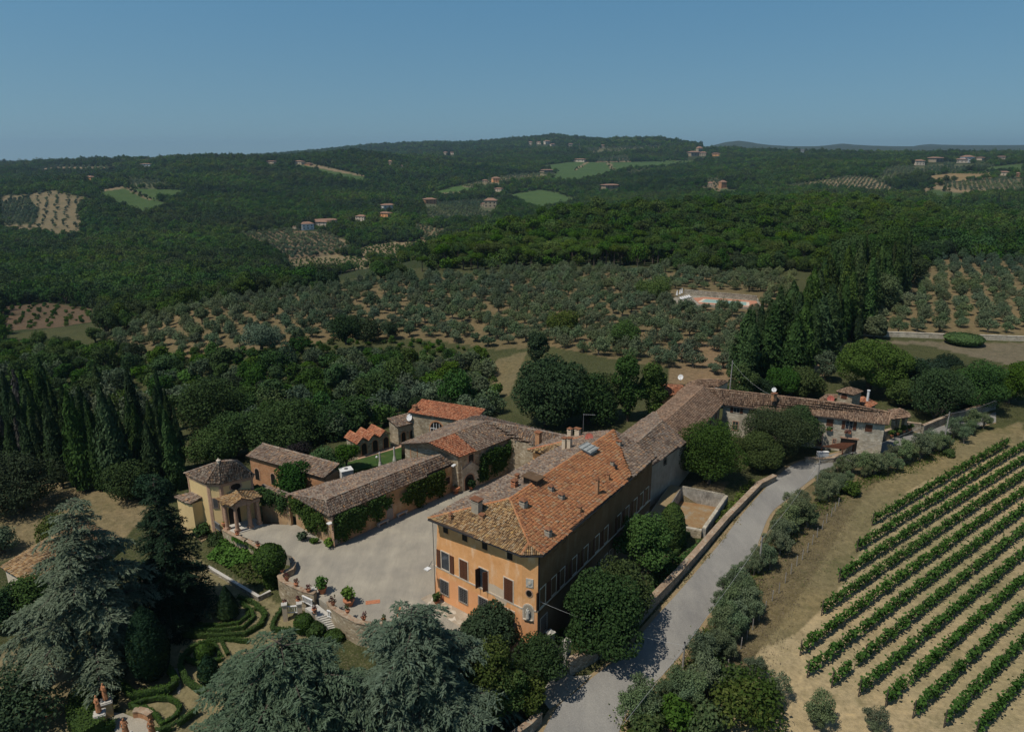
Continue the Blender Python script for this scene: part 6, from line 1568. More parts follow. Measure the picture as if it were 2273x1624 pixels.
for x, y, lb in ((505, 520, 'square stone pier ending the left terrace wall above the stairs'), (500, 660, 'stone pillar with a flower urn beside the stairs'), (372, 600, 'stone pillar at the right end of the lower balustrade'), (245, 610, 'stone pillar at the left end of the lower balustrade'), (1235, 760, 'tall stone pier with a terracotta urn at the end of the right terrace wall')):
    zb_ = -.9 if y < 700 else -.4; p = L3(b1, x, y, zb_); b = MB(); hh = 1.7 if x > 1000 or x == 505 else 1.0; b.box((p.x, p.y, zb_ - 1.4), (.5, .5, 1.4 + hh), .3); e = empty('stone_pier', p, lb, 'pier'); b.build('shaft', [M['patch']], e)
    b = MB(); b.box((p.x, p.y, zb_ + hh), (.64, .64, .12), .3); b.build('cap', [M['marble']], e)
b = MB(); n = 9; sp_ = empty('garden_steps', L3(q1, 330, 1100, -2), 'flight of earth and timber steps below the chapel', 'steps')
sa_, sb_, sc_, sd_ = L3(q1, 270, 1060, -1.0), L3(q1, 330, 1045, -1.0), L3(q1, 470, 1190, -2.4), L3(q1, 400, 1235, -2.4)
for i in range(9):
    t0_, t1_ = i / 9, (i + 1) / 9; zz_ = -1 - 1.4 * i / 9
    tb = MB(); tb.prism([tuple(x[:2]) for x in (V2(sa_.lerp(sd_, t0_)), V2(sb_.lerp(sc_, t0_)), V2(sb_.lerp(sc_, t1_ - .02)), V2(sa_.lerp(sd_, t1_ - .02)))], -4, zz_); tb.build('tread', [M['verge']], sp_)
balustrade('thin iron railing beside the chapel porch above the steps', L3(kd, 700, 1200, -.3), L3(kd, 880, 1330, -.3), .95, 'iron', .8, name='railing')
gt = empty('iron_gate', L3(b2, 495, 1080, -2), 'grey iron double gate between stone piers at the road entrance', 'gate')
for x0, y0, x1, y1 in ((440, 1010, 488, 1080), (497, 1080, 548, 1060)):
    w_ = Wall(L3(b2, x0, y0, -2), L3(b2, x1, y1, -2)); b = MB(); n = 7
    for k in range(n + 1): w_.slab(b, k * w_.L / n - .02, k * w_.L / n + .02, -1.95, .45 + (.2 if k % 2 else 0), -.02, .02)
    for z in (-1.9, -.9, .35): w_.slab(b, 0, w_.L, z, z + .06, -.028, .028)
    b.build('leaf', [M['iron']], gt)
for x, y in ((562, 1062), (425, 985)):
    p = L3(b2, x, y, -2); b = MB(); b.box((p.x, p.y, -2.5), (.6, .6, 3.4), .75, 0); b.box((p.x, p.y, .9), (.8, .8, .16), .75, 0); b.box((p.x, p.y, 1.06), (.6, .6, .3), .75, 0, .2); b.box((p.x, p.y, -2.5), (.85, .85, .9), .75, 0); b.build('gate_pier', [M['marble']], gt)

# ------------------------------------------------------------------ pots, urns, benches, lamps
def potplant(f, x, y, z, pr, ph, fr, leaf, label, seed, group=None, name='potted_plant', urn=False, up=.55):
    p = L3(f, x, y, z); e = empty(name, p, label, 'plant pot', group)
    b = MB(); b.lathe((0, 0, 0), [(pr * .62, 0), (pr * .8, ph * .45), (pr * .97, ph * .85), (pr * 1.08, ph * .86), (pr * 1.08, ph)] if not urn else [(pr * .6, 0), (pr * .55, ph * .12), (pr * .25, ph * .25), (pr * .9, ph * .6), (pr, ph * .8), (pr * .7, ph * .92), (pr * 1.05, ph)], 12); b.build('pot', [M['terra']], e, loc=(0, 0, 0))
    if fr:
        rs = np.random.default_rng(seed); P, N = crown_pts(lobes_round(fr, fr * 1.5, 7, ph * .9 + fr * (up - .55), .9, rs, .6, .5), 260 if fr > .5 else 90, rs, .5); v, q, rn = cards(P, N, fr * .28, 1.5, .6, rs)
        link('plant', npmesh('plant', v, q, M[leaf], rn), e)
    return e
potplant(b1, 563, 445, 0, .55, .85, .85, 'lemon', 'large terracotta pot with a round lemon bush, left of the two on the gravel', 1)
potplant(b1, 790, 548, 0, .62, .75, .9, 'lemon', 'large terracotta pot with a spreading green bush in front of the stairs', 2)
for i, (x, y, lb) in enumerate(((222, 268, 'small potted plant on the wall end beside the curved bench'), (263, 340, 'small pot of pink flowers on the curve of the left terrace wall'), (342, 385, 'small pot of red flowers midway along the left terrace wall'), (445, 435, 'small pot of rusty flowers nearest the stairs on the left wall'),
    (655, 545, 'pot of pink flowers at the head of the right terrace wall'), (778, 612, 'pot with dark leaves, second on the right terrace wall'), (915, 672, 'pot of pink flowers midway round the right terrace wall'), (1083, 690, 'pot of dark green leaves near the urn on the right wall'))):
    potplant(b1, x, y, .86, .26, .34, .38 if i != 4 else .5, 'flower' if i not in (0, 5, 7) else 'ivy', lb, 10 + i, 'flower pots on the terrace walls')
potplant(b1, 1205, 640, 1.4, .34, .95, 0, None, 'tall empty terracotta urn on the pier of the right terrace wall', 30, None, 'urn', True)
potplant(b1, 497, 610, .2, .28, .5, .34, 'flower', 'dark urn of flowers on the pillar beside the stairs', 31, None, 'urn', True); potplant(b1, 360, 535, -.2, .26, .5, .36, 'flower', 'urn of purple flowers on the right pillar of the lower balustrade', 32, None, 'urn', True); potplant(b1, 245, 545, -.2, .26, .4, .3, 'flower', 'small flower pot on the left pillar of the lower balustrade', 33)
potplant(c4, 1445, 1200, 0, .62, 1.0, .3, 'ivy', 'big round terracotta jar by the stone archway', 34, None, 'jar', True); potplant(c4, 1640, 1150, 0, .4, .6, .8, 'oak', 'dark leafy potted shrub in front of the archway opening', 35)
potplant(kd, 1160, 1385, .2, .28, .3, .3, 'flower', 'flower pot on the wall in front of the chapel porch', 36); potplant(q1, 797, 1185, .2, .28, .3, .34, 'flower', 'flower pot on the long wall between chapel and clipped yew', 37)
potplant(kd, 945, 1275, .15, .3, .9, .2, 'lemon', 'stone urn with a yellow plant beside the chapel porch', 38, None, 'urn', True)
potplant(q4, 322, 1540, -3.3, .42, .6, .5, 'lemon', 'potted yellow shrub alone on the dry grass, bottom left', 39); potplant(kf, 58, 1100, 0, .35, .4, .6, 'broad', 'dark potted shrub at the left corner of the villa', 40)
for f, x, y, lb in ((q1, 1965, 935, 'white stone bench against the creeper clad wing'), (q1, 1810, 1010, 'low stone bench half hidden under the creeper, left of the grey door')):
    p = L3(f, x, y, 0); e = empty('bench', p, lb, 'bench'); b = MB(); b.obox(p - dW * .95 + zz * .42 - nW * .22, dW * 1.9, nW * .44, zz * .1); b.build('seat', [M['marble']], e)
    for s_ in (-.7, .7):
        b = MB(); b.obox(p + dW * (s_ - .1) - nW * .18, dW * .2, nW * .36, zz * .42); b.build('leg', [M['marble']], e)
e = empty('curved_bench', L3(b1, 280, 290, 0), 'white curved stone bench in the recess of the terrace wall', 'bench'); b = MB()
pa = [L3(b1, x, y, .42) for x, y in ((262, 300), (275, 280), (295, 268), (308, 262))]
for p, q in zip(pa, pa[1:]): b.obox(p, q - p, Vector((-.25, .3, 0)), zz * .1)
b.build('seat', [M['marble']], e)
b = MB(); b.box((pa[1].x, pa[1].y + .1, 0), (.2, .3, .42)); b.box((pa[3].x - .15, pa[3].y, 0), (.2, .3, .42)); b.build('supports', [M['marble']], e)
for f, x, y, z, src, lb in ((b1, 1455, 245, 4.4, WF.pt(0, 4.6, 0), 'white square lamp on an arm from the left corner of the villa'), (q1, 1378, 1000, 3.6, cA + zz * 3.6, 'white square lamp on the corner of the creeper clad wing')):
    p = L3(f, x, y, z); e = empty('wall_lamp', p, lb, 'lamp'); b = MB(); b.obox(p - E1 * .3 - E2 * .3, E1 * .6, E2 * .6, zz * .1); b.build('shade', [M['white']], e)
    b = MB(); b.tube([p + zz * .05, src], .025, 5); b.build('arm', [M['darkiron']], e)
p = L3(b1, 990, 522, .012); b = MB(); b.box((p.x, p.y, .005), (1.6, .7, .02), .2); tag(b.build('drain_cover', [M['terra']]), 'rusty rectangular cover set in the courtyard gravel', 'drain cover')
# lawn pieces
p = L3(q1, 1515, 625, .03); e = empty('white_tank', p, 'white box shaped tank on the lawn behind the low wing', 'tank'); b = MB(); b.box(tuple(p), (1.9, 1.5, 1.35), .5); b.box((p.x, p.y, p.z + 1.35), (2.0, 1.6, .1), .5); b.build('body', [M['white']], e, bevel=.05); b = MB(); b.lathe((p.x, p.y, p.z + 1.45), [(.3, 0), (.3, .1), (.1, .16)], 10); b.build('lid', [M['iron']], e)
for x, y, lb in ((1788, 535, 'tall weathered stone post standing on the lawn, the nearer one'), (1905, 490, 'tall weathered stone post on the lawn next to the barn gable')):
    p = L3(q1, x, y, .03); e = empty('stone_post', p, lb, 'post'); b = MB(); b.lathe(tuple(p), [(.34, 0), (.3, .25), (.22, .6), (.2, .75), (.16, .8), (.15, 2.3), (.1, 2.45)], 8); b.build('shaft', [M['marble']], e)
p = L3(c4, 428, 830, .03); e = empty('globe_lamp', p, 'small white globe lamp on a post on the lawn', 'lamp'); b = MB(); b.tube([p, p + zz * 1.2], .03, 5); b.build('post', [M['darkiron']], e); b = MB(); b.lathe(tuple(p + zz * 1.1), [(.02, 0), (.16, .1), (.2, .22), (.16, .34), (.02, .44)], 10); b.build('globe', [M['white']], e)
# farmhouse forecourt
p = L3(kc, 510, 1245, .1); b = MB(); b.box((p.x, p.y, -.6), (1.9, .5, 1.2), .1); b.box((p.x, p.y, .6), (2.0, .6, .08), .1); tag(b.build('white_cabinet', [M['white']]), 'white meter cabinet behind the curved wall of the farmhouse', 'cabinet')
pg = empty('pergola', L3(kc, 700, 1150, 1.4), 'dark slatted pergola roof in front of the farmhouse garage', 'pergola')
pq = [L3(kc, 500, 1110, 1.5), L3(kc, 850, 1160, 1.2), L3(kc, 1040, 1055, 1.4), L3(kc, 850, 1045, 1.7)]
b = MB()
for k in range(12):
    t = k / 11; s_, t_ = pq[0].lerp(pq[1], t), pq[3].lerp(pq[2], t); b.obox(s_, t_ - s_, (pq[1] - pq[0]).normalized() * .16, zz * .08)
b.build('slats', [M['wood']], pg)
for p in pq:
    b = MB(); b.box((p.x, p.y, -1.2), (.12, .12, 2.6)); b.build('post', [M['wood']], pg)
for i, (x, y) in enumerate(((1665, 945), (1768, 910), (1870, 870), (1962, 845))): potplant(kc, x, y, .2, .3, .4, .62, 'box', ('round clipped bush by the farmhouse wall, leftmost of four', 'round clipped bush second from the left of four by the loggia', 'round clipped bush third from the left of four by the loggia', 'round clipped bush, rightmost of the four below the loggia')[i], 50 + i, 'clipped bushes by the loggia', 'clipped_bush')
for i, (x, y, m_) in enumerate(((933, 850, 'flower'), (440, 1050, 'flower'), (620, 805, 'ivy'))):
    p = L3(kc, x, y, FZ - 3); a_, z_ = FW.px(*kc(x, y)); p = FW.pt(a_, z_ - .3, .3); e = empty('flower_box', p, ('flower box of orange blooms under the open window of the farmhouse', 'flower box of red blooms under the lower window of the farmhouse', 'dark flower box under the second shuttered window of the farmhouse')[i], 'flower box')
    b = MB(); b.obox(p - FW.d * .5 - FW.n * .15, FW.d * 1.0, FW.n * .3, zz * .25); b.build('trough', [M['terra']], e)
    rs = np.random.default_rng(60 + i); P, N = crown_pts([(0, 0, .35, .6, .3, .35)], 120, rs, .4); v, q, rn = cards(P, N, .18, 1.4, .7, rs); link('plant', npmesh('plant', v, q, M[m_], rn), e)

# ------------------------------------------------------------------ swimming pool in the olive grove
PZ = 1.0
pe = empty('pool_terrace', L3(ki, 800, 400, PZ), 'stone terrace with a long turquoise swimming pool among the olive trees', 'pool')
tp = [L3(ki, 215, 320, PZ), L3(ki, 480, 240, PZ), L3(ki, 1700, 300, PZ), L3(ki, 1780, 470, PZ), L3(ki, 700, 410, PZ), L3(ki, 215, 350, PZ)]
b = MB(); b.prism([tuple(p[:2]) for p in tp], -2.5, PZ); b.build('base', [M['drystone']], pe)
pv = [L3(ki, 620, 300, PZ), L3(ki, 820, 285, PZ), L3(ki, 1680, 350, PZ), L3(ki, 1740, 460, PZ), L3(ki, 720, 395, PZ)]
b = MB(); b.prism([tuple(p[:2]) for p in pv], PZ - .1, PZ + .03); b.build('terracotta_paving', [M['pinkpave']], pe)
pr_ = [L3(ki, 700, 368, PZ), L3(ki, 790, 316, PZ), L3(ki, 1560, 372, PZ), L3(ki, 1560, 436, PZ)]
b = MB(); b.prism([tuple(p[:2]) for p in pr_], PZ - .1, PZ + .07); b.build('coping', [M['trim']], pe)
cc_ = sum(pr_, Vector((0, 0, 0))) / 4
b = MB(); b.prism([tuple((cc_ + (p - cc_) * .88)[:2]) for p in pr_], PZ - .1, PZ + .085); b.build('water', [M['water']], pe)
hr = [L3(ki, 470, 235, PZ), L3(ki, 1000, 285, PZ), L3(ki, 1680, 345, PZ)]
wallpath('pool_wall', 'rough stone retaining wall behind the swimming pool', hr, -1, PZ + 1.6, .8, 'drystone', 'drystone')
for i, (x, y) in enumerate(((348, 285), (398, 268), (430, 250))):
    p = L3(ki, x, y, PZ); e = empty('closed_parasol', p, ('closed white parasol by the pool, leftmost of three', 'closed white parasol by the pool, middle of three', 'closed white parasol by the pool, rightmost of three')[i], 'parasol', 'closed parasols by the pool')
    b = MB(); b.tube([p, p + zz * 2.6], .03, 5); b.build('pole', [M['iron']], e); b = MB(); b.lathe(tuple(p + zz * .7), [(.42, 0), (.34, .5), (.18, 1.3), (.03, 1.9)], 8); b.build('canopy', [M['white']], e)
for i in range(5):
    p = L3(ki, 430 + i * 35, 330 - i * 9, PZ + .02); e = empty('sun_lounger', p, 'white sun lounger in the row beside the closed parasols', 'sun lounger', 'sun loungers by the pool'); b = MB(); b.box((p.x, p.y, p.z + .25), (.65, 1.3, .1), .2); b.obox(p + Vector((-.45, .55, .32)), (.62, .13, 0), (-.12, .55, .35), (0, 0, .06)); b.build('bed', [M['white']], e)
    b = MB(); b.box((p.x, p.y, p.z), (.5, 1.2, .25), .2); b.build('frame', [M['iron']], e)
# ------------------------------------------------------------------ garden hedges
def hedge(label, pts, w, h, mat='box', size=.11, dens=190, name='box_hedge', closed=False, group=None, cat='hedge'):
    w, h = w * (.62 if w < 2 else .7), h * (.66 if w < 2 else .85)
    P = [Vector(p) for p in pts]
    if closed: P = P + [P[0]]
    S = [P[0]]
    for a, c in zip(P, P[1:]):                              # resample
        n = max(1, int((c - a).length / .5))
        S += [a.lerp(c, (k + 1) / n) for k in range(n)]
    z0 = min(p.z for p in S)
    e = empty(name, Vector((S[0].x, S[0].y, z0)), label, cat, group)
    b = MB(); V = []; prof = [(-.5, -.3), (-.5, .7), (-.34, .94), (.34, .94), (.5, .7), (.5, -.3)]; m = len(prof)
    C_, N_ = [], []
    for i, p in enumerate(S):
        d = S[min(i + 1, len(S) - 1)] - S[max(i - 1, 0)]; d.z = 0; d.normalize(); n = Vector((d.y, -d.x, 0))
        V += [p + n * (x * w * .9) + zz * (y * h * .93) for x, y in prof]
        k = max(1, int(dens * .5 * (w + 2 * h) / 2))
        t = rng.uniform(0, 1, k); u = rng.uniform(0, 1, k) * (w + 2 * h)
        for a, c in zip(t, u):
            q = p + d * ((a - .5) * .55)
            if c < h: o, nn = n * (-w / 2) + zz * c, -n
            elif c < h + w: o, nn = n * (c - h - w / 2) + zz * h, zz
            else: o, nn = n * (w / 2) + zz * (c - h - w), n
            C_.append(q + o); N_.append(nn)
    F = [(i * m + j, i * m + (j + 1) % m, (i + 1) * m + (j + 1) % m, (i + 1) * m + j) for i in range(len(S) - 1) for j in range(m)] + [tuple(range(m)), tuple(range(len(V) - 1, len(V) - m - 1, -1))]
    b.add(V, F); b.build('core', [M['hedgecore']], e)
    A = np.array([tuple(p) for p in C_]); A += rng.normal(0, .025, A.shape)
    v, q, rn = cards(A - np.array(e.location), np.array([tuple(p) for p in N_]), size, 1.4, .38)
    link('leaves', npmesh('leaves', v, q, M[mat], rn), e)
    return e
M['hedgecore'] = plain('hedge interior', (.026, .050, .011), .95, .3)
def G(f, pts, z): return [L3(f, x, y, z) for x, y in pts]
hedge('outermost of the three nested curved box hedges round the cone topiary', G(q4, ((1190, 1005), (1400, 1012), (1580, 1000), (1690, 940), (1712, 875), (1650, 805), (1540, 765)), -2), .75, .75)
hedge('middle one of the three nested curved box hedges round the cone topiary', G(q4, ((1200, 972), (1420, 978), (1570, 960), (1640, 895), (1622, 845), (1555, 800)), -2), .6, .7)
hedge('innermost of the three nested curved box hedges round the cone topiary', G(q4, ((1230, 942), (1420, 946), (1540, 930), (1600, 885), (1600, 850)), -2), .55, .65)
hedge('large circular box hedge ring round the clipped ball', G(q4, ((1600, 1050), (1480, 1040), (1340, 1050), (1240, 1090), (1180, 1150), (1168, 1215), (1200, 1295), (1265, 1345), (1330, 1370)), -2.2), .8, .8)
hedge('short box hedge spoke below the clipped ball', G(q4, ((1200, 1160), (1320, 1200), (1430, 1160)), -2.2), .7, .7); hedge('short box hedge spoke right of the clipped ball, the nearer to it', G(q4, ((1382, 1060), (1420, 1140)), -2.2), .55, .7); hedge('short box hedge spoke right of the clipped ball, the farther one', G(q4, ((1432, 1050), (1470, 1130)), -2.2), .55, .7)
hedge('L shaped box hedge bed under the big blue cedar', G(q4, ((780, 1320), (860, 1398), (960, 1380), (1090, 1352), (1135, 1315), (1112, 1255), (1085, 1225)), -2.4), 1.0, .9)
hedge('leaf shaped loop of low box hedge beside the gravel circle', G(kh, ((870, 700), (960, 745), (1090, 745), (1200, 795), (1280, 885), (1370, 1005), (1480, 965), (1620, 855), (1670, 745), (1610, 640), (1480, 580), (1280, 575), (1100, 605), (960, 655)), -2.8), .65, .6, closed=True)
hedge('tall broad clipped hedge curving behind the terracotta statues', G(q4, ((745, 1320), (640, 1325), (565, 1395), (525, 1475), (535, 1570), (610, 1650)), -2.9), 3.2, 1.6, dens=150, size=.13)
hedge('short box hedge at the bottom right of the parterre', G(kh, ((1640, 1005), (1740, 935), (1850, 850), (1960, 790)), -2.8), .8, .7); hedge('low box hedge at the bottom edge of the parterre', G(kh, ((1250, 1150), (1400, 1100), (1530, 1060)), -3), .8, .7); hedge('low hedge at the bottom left of the gravel circle', G(kh, ((560, 1010), (480, 1060), (330, 1120)), -3), 1.2, 1.0)
hedge('box hedge frame left of the garden stairs', G(b1, ((335, 775), (150, 770), (140, 740), (165, 680), (215, 610), (245, 570)), -2), .8, .8); hedge('box hedge curving behind the stairs bed, left edge', G(b1, ((0, 590), (60, 600), (75, 660), (30, 740)), -2), .8, .8)
hedge('low bright box edging beside the villa wall and gate', G(b2, ((370, 860), (440, 830), (520, 770)), -1.4), .9, .8, 'bright'); hedge('narrow clipped hedge loop below the water tank', G(ke, ((985, 1604), (1010, 1450), (1060, 1390), (1180, 1350), (1330, 1350)), -.9), .9, .9, 'bright')
hedge('long straight box hedge inside the roadside wall', G(b2, ((1270, 340), (1400, 210), (1470, 140), (1560, 40)), -.9), .9, .8)
# clipped topiary
def topiary(label, f, x, yb, z, prof, n=1400, mat='box', size=.2, name='topiary', hgt=None):
    p = L3(f, x, yb, z); e = empty(name, p, label, 'topiary'); b = MB(); b.lathe((0, 0, 0), [(max(r - .12, .02), h) for r, h in prof], 12); b.build('core', [M['hedgecore']], e, loc=(0, 0, 0))
    hs = [h for r, h in prof]; k = rng.uniform(0, 1, n) ** .8 * (hs[-1] - hs[0]) + hs[0]; r = np.interp(k, hs, [r for r, h in prof]); a = rng.uniform(0, 6.283, n)
    r = r * np.where(rng.uniform(0, 1, n) < .25, rng.uniform(.5, 1, n) ** .5, 1)
    P = np.stack([np.cos(a) * r, np.sin(a) * r, k], 1); N = np.stack([np.cos(a), np.sin(a), (k - np.mean(hs)) / (hs[-1] - hs[0]) * 1.6], 1)
    v, q, rn = cards(P, N / np.linalg.norm(N, axis=1, keepdims=True), size, 1.4, .5); link('leaves', npmesh('leaves', v, q, M[mat], rn), e)
    return e
def H_(f, x, yb, yt, z):          # height of something standing at a photo point
    p = L3(f, x, yb, z); lo, hi = 0.0, 40.0
    for _ in range(40):
        m = (lo + hi) / 2
        if pix(p.x, p.y, p.z + m)[1] > f(x, yt)[1]: lo = m
        else: hi = m
    return lo
topiary('tall clipped yew with a rounded overhanging top at the courtyard wall', q1, 915, 1525, -2.0, [(.9, 0), (.95, 1.8), (1.0, 2.6), (1.75, 3.0), (2.0, 4.0), (1.7, 5.0), (.9, 5.7), (.1, 6.0)], 3200)
topiary('dark cone shaped topiary inside the nested hedges', q4, 1475, 890, -2, [(.7, 0), (1.35, .7), (1.1, 1.9), (.6, 3.1), (.05, 4.2)], 2600, 'fir', .13)
topiary('round clipped box ball inside the circular hedge', q4, 1325, 1140, -2.2, [(.5, 0), (.95, .35), (1.05, .8), (.85, 1.3), (.4, 1.6), (.05, 1.7)], 1500, size=.13)
topiary('mushroom shaped clipped box beside the garden stairs', b1, 410, 770, -2, [(.6, 0), (1.0, .4), (1.1, 1.2), (.85, 1.8), (.05, 2.1)], 1800, size=.13); topiary('low rounded box bush at the foot of the garden stairs', b1, 510, 790, -2.1, [(.8, 0), (1.2, .4), (1.1, 1.0), (.05, 1.5)], 700); topiary('low clipped bush below the foot of the stairs', b1, 670, 850, -2.2, [(.8, 0), (1.1, .4), (1.0, .9), (.05, 1.3)], 600)
topiary('egg shaped dark yew standing in front of the big blue cedar', q4, 985, 1260, -2.4, [(1.0, 0), (1.7, 1.2), (2.0, 3.0), (1.75, 5.0), (1.0, 7.0), (.05, 8.2)], 6000, 'fir', .2); topiary('upright dark yew beside the circular hedge', q4, 1355, 1300, -2.2, [(.7, 0), (1.1, .8), (.9, 2.0), (.05, 3.2)], 1400, 'fir', .16)
topiary('bullet shaped clipped yew beside the water tank', ke, 780, 1560, -.9, [(1.4, 0), (1.75, 1.0), (1.75, 3.0), (1.4, 4.6), (.7, 5.8), (.05, 6.3)], 2600); topiary('low round bush at the foot of the bullet shaped yew', ke, 920, 1390, -.9, [(.6, 0), (.8, .4), (.75, 1.0), (.05, 1.5)], 500)
topiary('broad flat topped clipped bush breaking the dry stone wall', c1, 1890, 1362, -.4, [(2.2, 0), (4.2, .6), (4.9, 1.7), (4.0, 2.3), (.1, 2.6)], 2200, 'bright', .4); topiary('upright bluish juniper beside the dry stone wall', c1, 1212, 1350, -.3, [(1.0, 0), (1.5, 1.0), (1.4, 3.5), (.8, 6.0), (.05, 7.4)], 1200, 'fir', .4); topiary('small dark round shrub left of the bluish juniper', c1, 1155, 1318, -.3, [(.7, 0), (1.0, .6), (.8, 1.8), (.05, 2.4)], 400, 'cyp', .3)
# statues on pedestals
for i, (x, yb, yt, ped, lb, rz, ps) in enumerate(((462, 605, 285, 815, 'terracotta statue of a draped figure with a raised arm on a tall pedestal, farthest back', -.5, 1), (352, 862, 512, 1030, 'terracotta statue of a draped woman on a pedestal beside the broad hedge', -.6, 0), (768, 1180, 805, 1240, 'terracotta draped statue at the bottom edge, left of the curved seat', .3, 1), (1208, 1190, 828, 1250, 'terracotta draped statue at the bottom edge, beside the curved seat', .9, 0))):
    zf = -3.0; pd = L3(kh, x + 15, ped, zf)
    hp_ = 1.55 if i < 2 else .35
    e = empty('statue_pedestal', pd, ('ochre pedestal with a white cap under the farthest terracotta statue', 'ochre pedestal with a white cap under the statue beside the hedge', 'low plinth under the bottom left statue', 'low plinth under the bottom right statue')[i], 'pedestal')
    b = MB(); b.box((pd.x, pd.y, zf - .3), (.85, .85, hp_ + .1), .5, 0); b.build('shaft', [M['yellow']], e); b = MB(); b.box((pd.x, pd.y, zf + hp_ - .2), (1.05, 1.05, .12), .5, 0); b.box((pd.x, pd.y, zf + hp_ - .08), (.9, .9, .1), .5); b.build('cap', [M['marble']], e)
    tag(figure('statue', M['statue'], None, Vector((pd.x, pd.y, zf + hp_ + .02)), 2.0, rz, ps), lb, 'statue')
cs_ = G(kh, ((905, 825), (1000, 815), (1100, 840), (1185, 890)), -2.9); wallpath('garden_bench', 'low curved brick seat edging the gravel circle among the statues', cs_, -3.4, -2.5, .55, 'brick', 'coping', 'seat')
gcq = G(kh, ((450, 860), (560, 780), (720, 790), (900, 860), (1100, 870), (1200, 960), (1230, 1150), (1100, 1300), (700, 1300), (560, 1050)), -2.98)
b = MB(); b.add([(p.x, p.y, gz(p.x, p.y) + .06) for p in gcq], [tuple(range(len(gcq)))]); tag(b.build('gravel_circle', [M['gravel']]), kind='structure')
pth = G(kh, ((1540, 60), (1640, 60), (1690, 330), (1650, 450), (1620, 440), (1610, 330)), -2.6); b = MB(); b.add([(p.x, p.y, gz(p.x, p.y) + .06) for p in pth], [tuple(range(len(pth)))]); tag(b.build('garden_path', [M['gravel']]), kind='structure')

# ------------------------------------------------------------------ creeper on the walls
def creeper(label, w, patches, n, mat='ivy', depth=.5, size=.19, zd=.0):
    """patches = [(a0, a1, z0, z1)] on a wall"""
    e = empty('creeper', w.pt(patches[0][0], 0), label, 'creeper'); P, N = [], []
    tot = sum((p[1] - p[0]) * (p[3] - p[2]) for p in patches)
    for a0, a1, z0, z1 in patches:
        k = int(n * (a1 - a0) * (z1 - z0) / tot); nb = max(4, int((a1 - a0) * (z1 - z0) / .8))
        ca, cz_, cr = rng.uniform(a0, a1, nb), rng.uniform(z0, z1, nb), rng.uniform(.5, 1.0, nb)
        j = rng.integers(0, nb, k)
        a = ca[j] + rng.normal(0, .5, k) * cr[j]; z = cz_[j] + rng.normal(0, .55, k) * cr[j]; t = np.abs(rng.normal(.3, .5, k)) * depth * cr[j] + .05 + (z - z0) / max(z1 - z0, .1) * depth * .6
        z -= np.abs(rng.normal(0, .18, k)); z = np.clip(z, max(.05, z0 - .6), z1 + .25)
        A = np.array(w.A)[None] + np.outer(a, w.d) + np.outer(t, w.n); A[:, 2] = z
        P.append(A); N.append(np.array(w.n)[None] + np.array([0, 0, .55])[None] + np.zeros((k, 3)))
    P, N = np.concatenate(P), np.concatenate(N); N /= np.linalg.norm(N, axis=1, keepdims=True)
    v, q, rn = cards(P - np.array(e.location), N, size, 1.7, .6); link('leaves', npmesh('leaves', v, q, M[mat], rn), e)
    return e
def wa(w, f, x, y): return w.px(*f(x, y))[0]
creeper('dense creeper on the shaded front of the low wing, near its corner', WW, [(.6, wa(WW, q1, 1790, 1020), .9, 4.3)], 7500)
creeper('dense creeper on the far half of the low wing front', WW, [(wa(WW, c4, 800, 1330), wa(WW, c4, 1250, 1110), .7, 4.3)], 6500)
creeper('light green climbing rose over the grey door of the low wing', WW, [(wa(WW, q1, 1700, 900), wa(WW, q1, 1880, 850), 2.7, 4.2), (wa(WW, q1, 1960, 830), wa(WW, q1, 2040, 800), 2.3, 3.2)], 420, 'bright', .4, .25)
creeper('shaggy creeper hanging over the sunny end of the low wing', WE, [(wa(WE, q1, 1000, 930), WE.L - .7, 2.2, 4.4), (WE.L * .3, WE.L * .6, 1.0, 2.5)], 5200, depth=.6)
GW_ = Wall(Vector((wb_.x, wb_.y, 0)), L3(q1, 828, 690, 4.4))
creeper('shaggy creeper hanging over the wall beside the chapel porch', GW_, [(0, GW_.L, 2.0, 4.4)], 6000, depth=.8)
creeper('creeper covering the shaded front of the stone barn', BW, [(wa(BW, c4, 1720, 700), BW.L - .3, 1.2, 5.4)], 7500, depth=.6)
b0_ = Wall(cw_[1], cw_[3]); creeper('bright ivy spilling down the retaining wall below the chapel forecourt', b0_, [(0, b0_.L, -3.2, -.1)], 2200, 'bright', .5); b0_ = Wall(cw_[3], cw_[4]); creeper('ivy on the retaining wall near the tall clipped yew', b0_, [(0, b0_.L, -3.2, -.1)], 900, 'bramble', .4)
def thicket(name, label, f, poly, z, h, n, mat, size=.3):
    """leafy ground cover over a traced patch: nobody could count it"""
    W_ = [L3(f, x, y, z) for x, y in poly]; xs = [p.x for p in W_]; ys = [p.y for p in W_]
    X, Y = rng.uniform(min(xs), max(xs), n * 3), rng.uniform(min(ys), max(ys), n * 3); k = inside([tuple(p[:2]) for p in W_], X, Y); X, Y = X[k][:n], Y[k][:n]
    hz_ = np.abs(np.sin(X * 1.7 + 1) * np.cos(Y * 1.3)) * h * .7 + h * .3
    P = np.stack([X, Y, ground(X, Y) + rng.uniform(.1, 1, len(X)) ** .5 * hz_], 1); N = rng.normal(0, .5, P.shape); N[:, 2] = 1
    v, q, rn = cards(P, N / np.linalg.norm(N, axis=1, keepdims=True), size, 1.5, .5); return tag(link(name, npmesh(name, v, q, M[mat], rn)), label, None, None, 'stuff')
thicket('ivy_bank', 'bright green ground cover below the chapel wall', q1, ((300, 1010), (430, 1060), (850, 1240), (830, 1330), (560, 1400), (380, 1310), (470, 1220)), -2.2, .7, 2600, 'bright')
thicket('ground_cover', 'sparse green plants in the sunken garden bed', q1, ((420, 1330), (830, 1340), (860, 1540), (760, 1560)), -2.6, .3, 500, 'bramble')
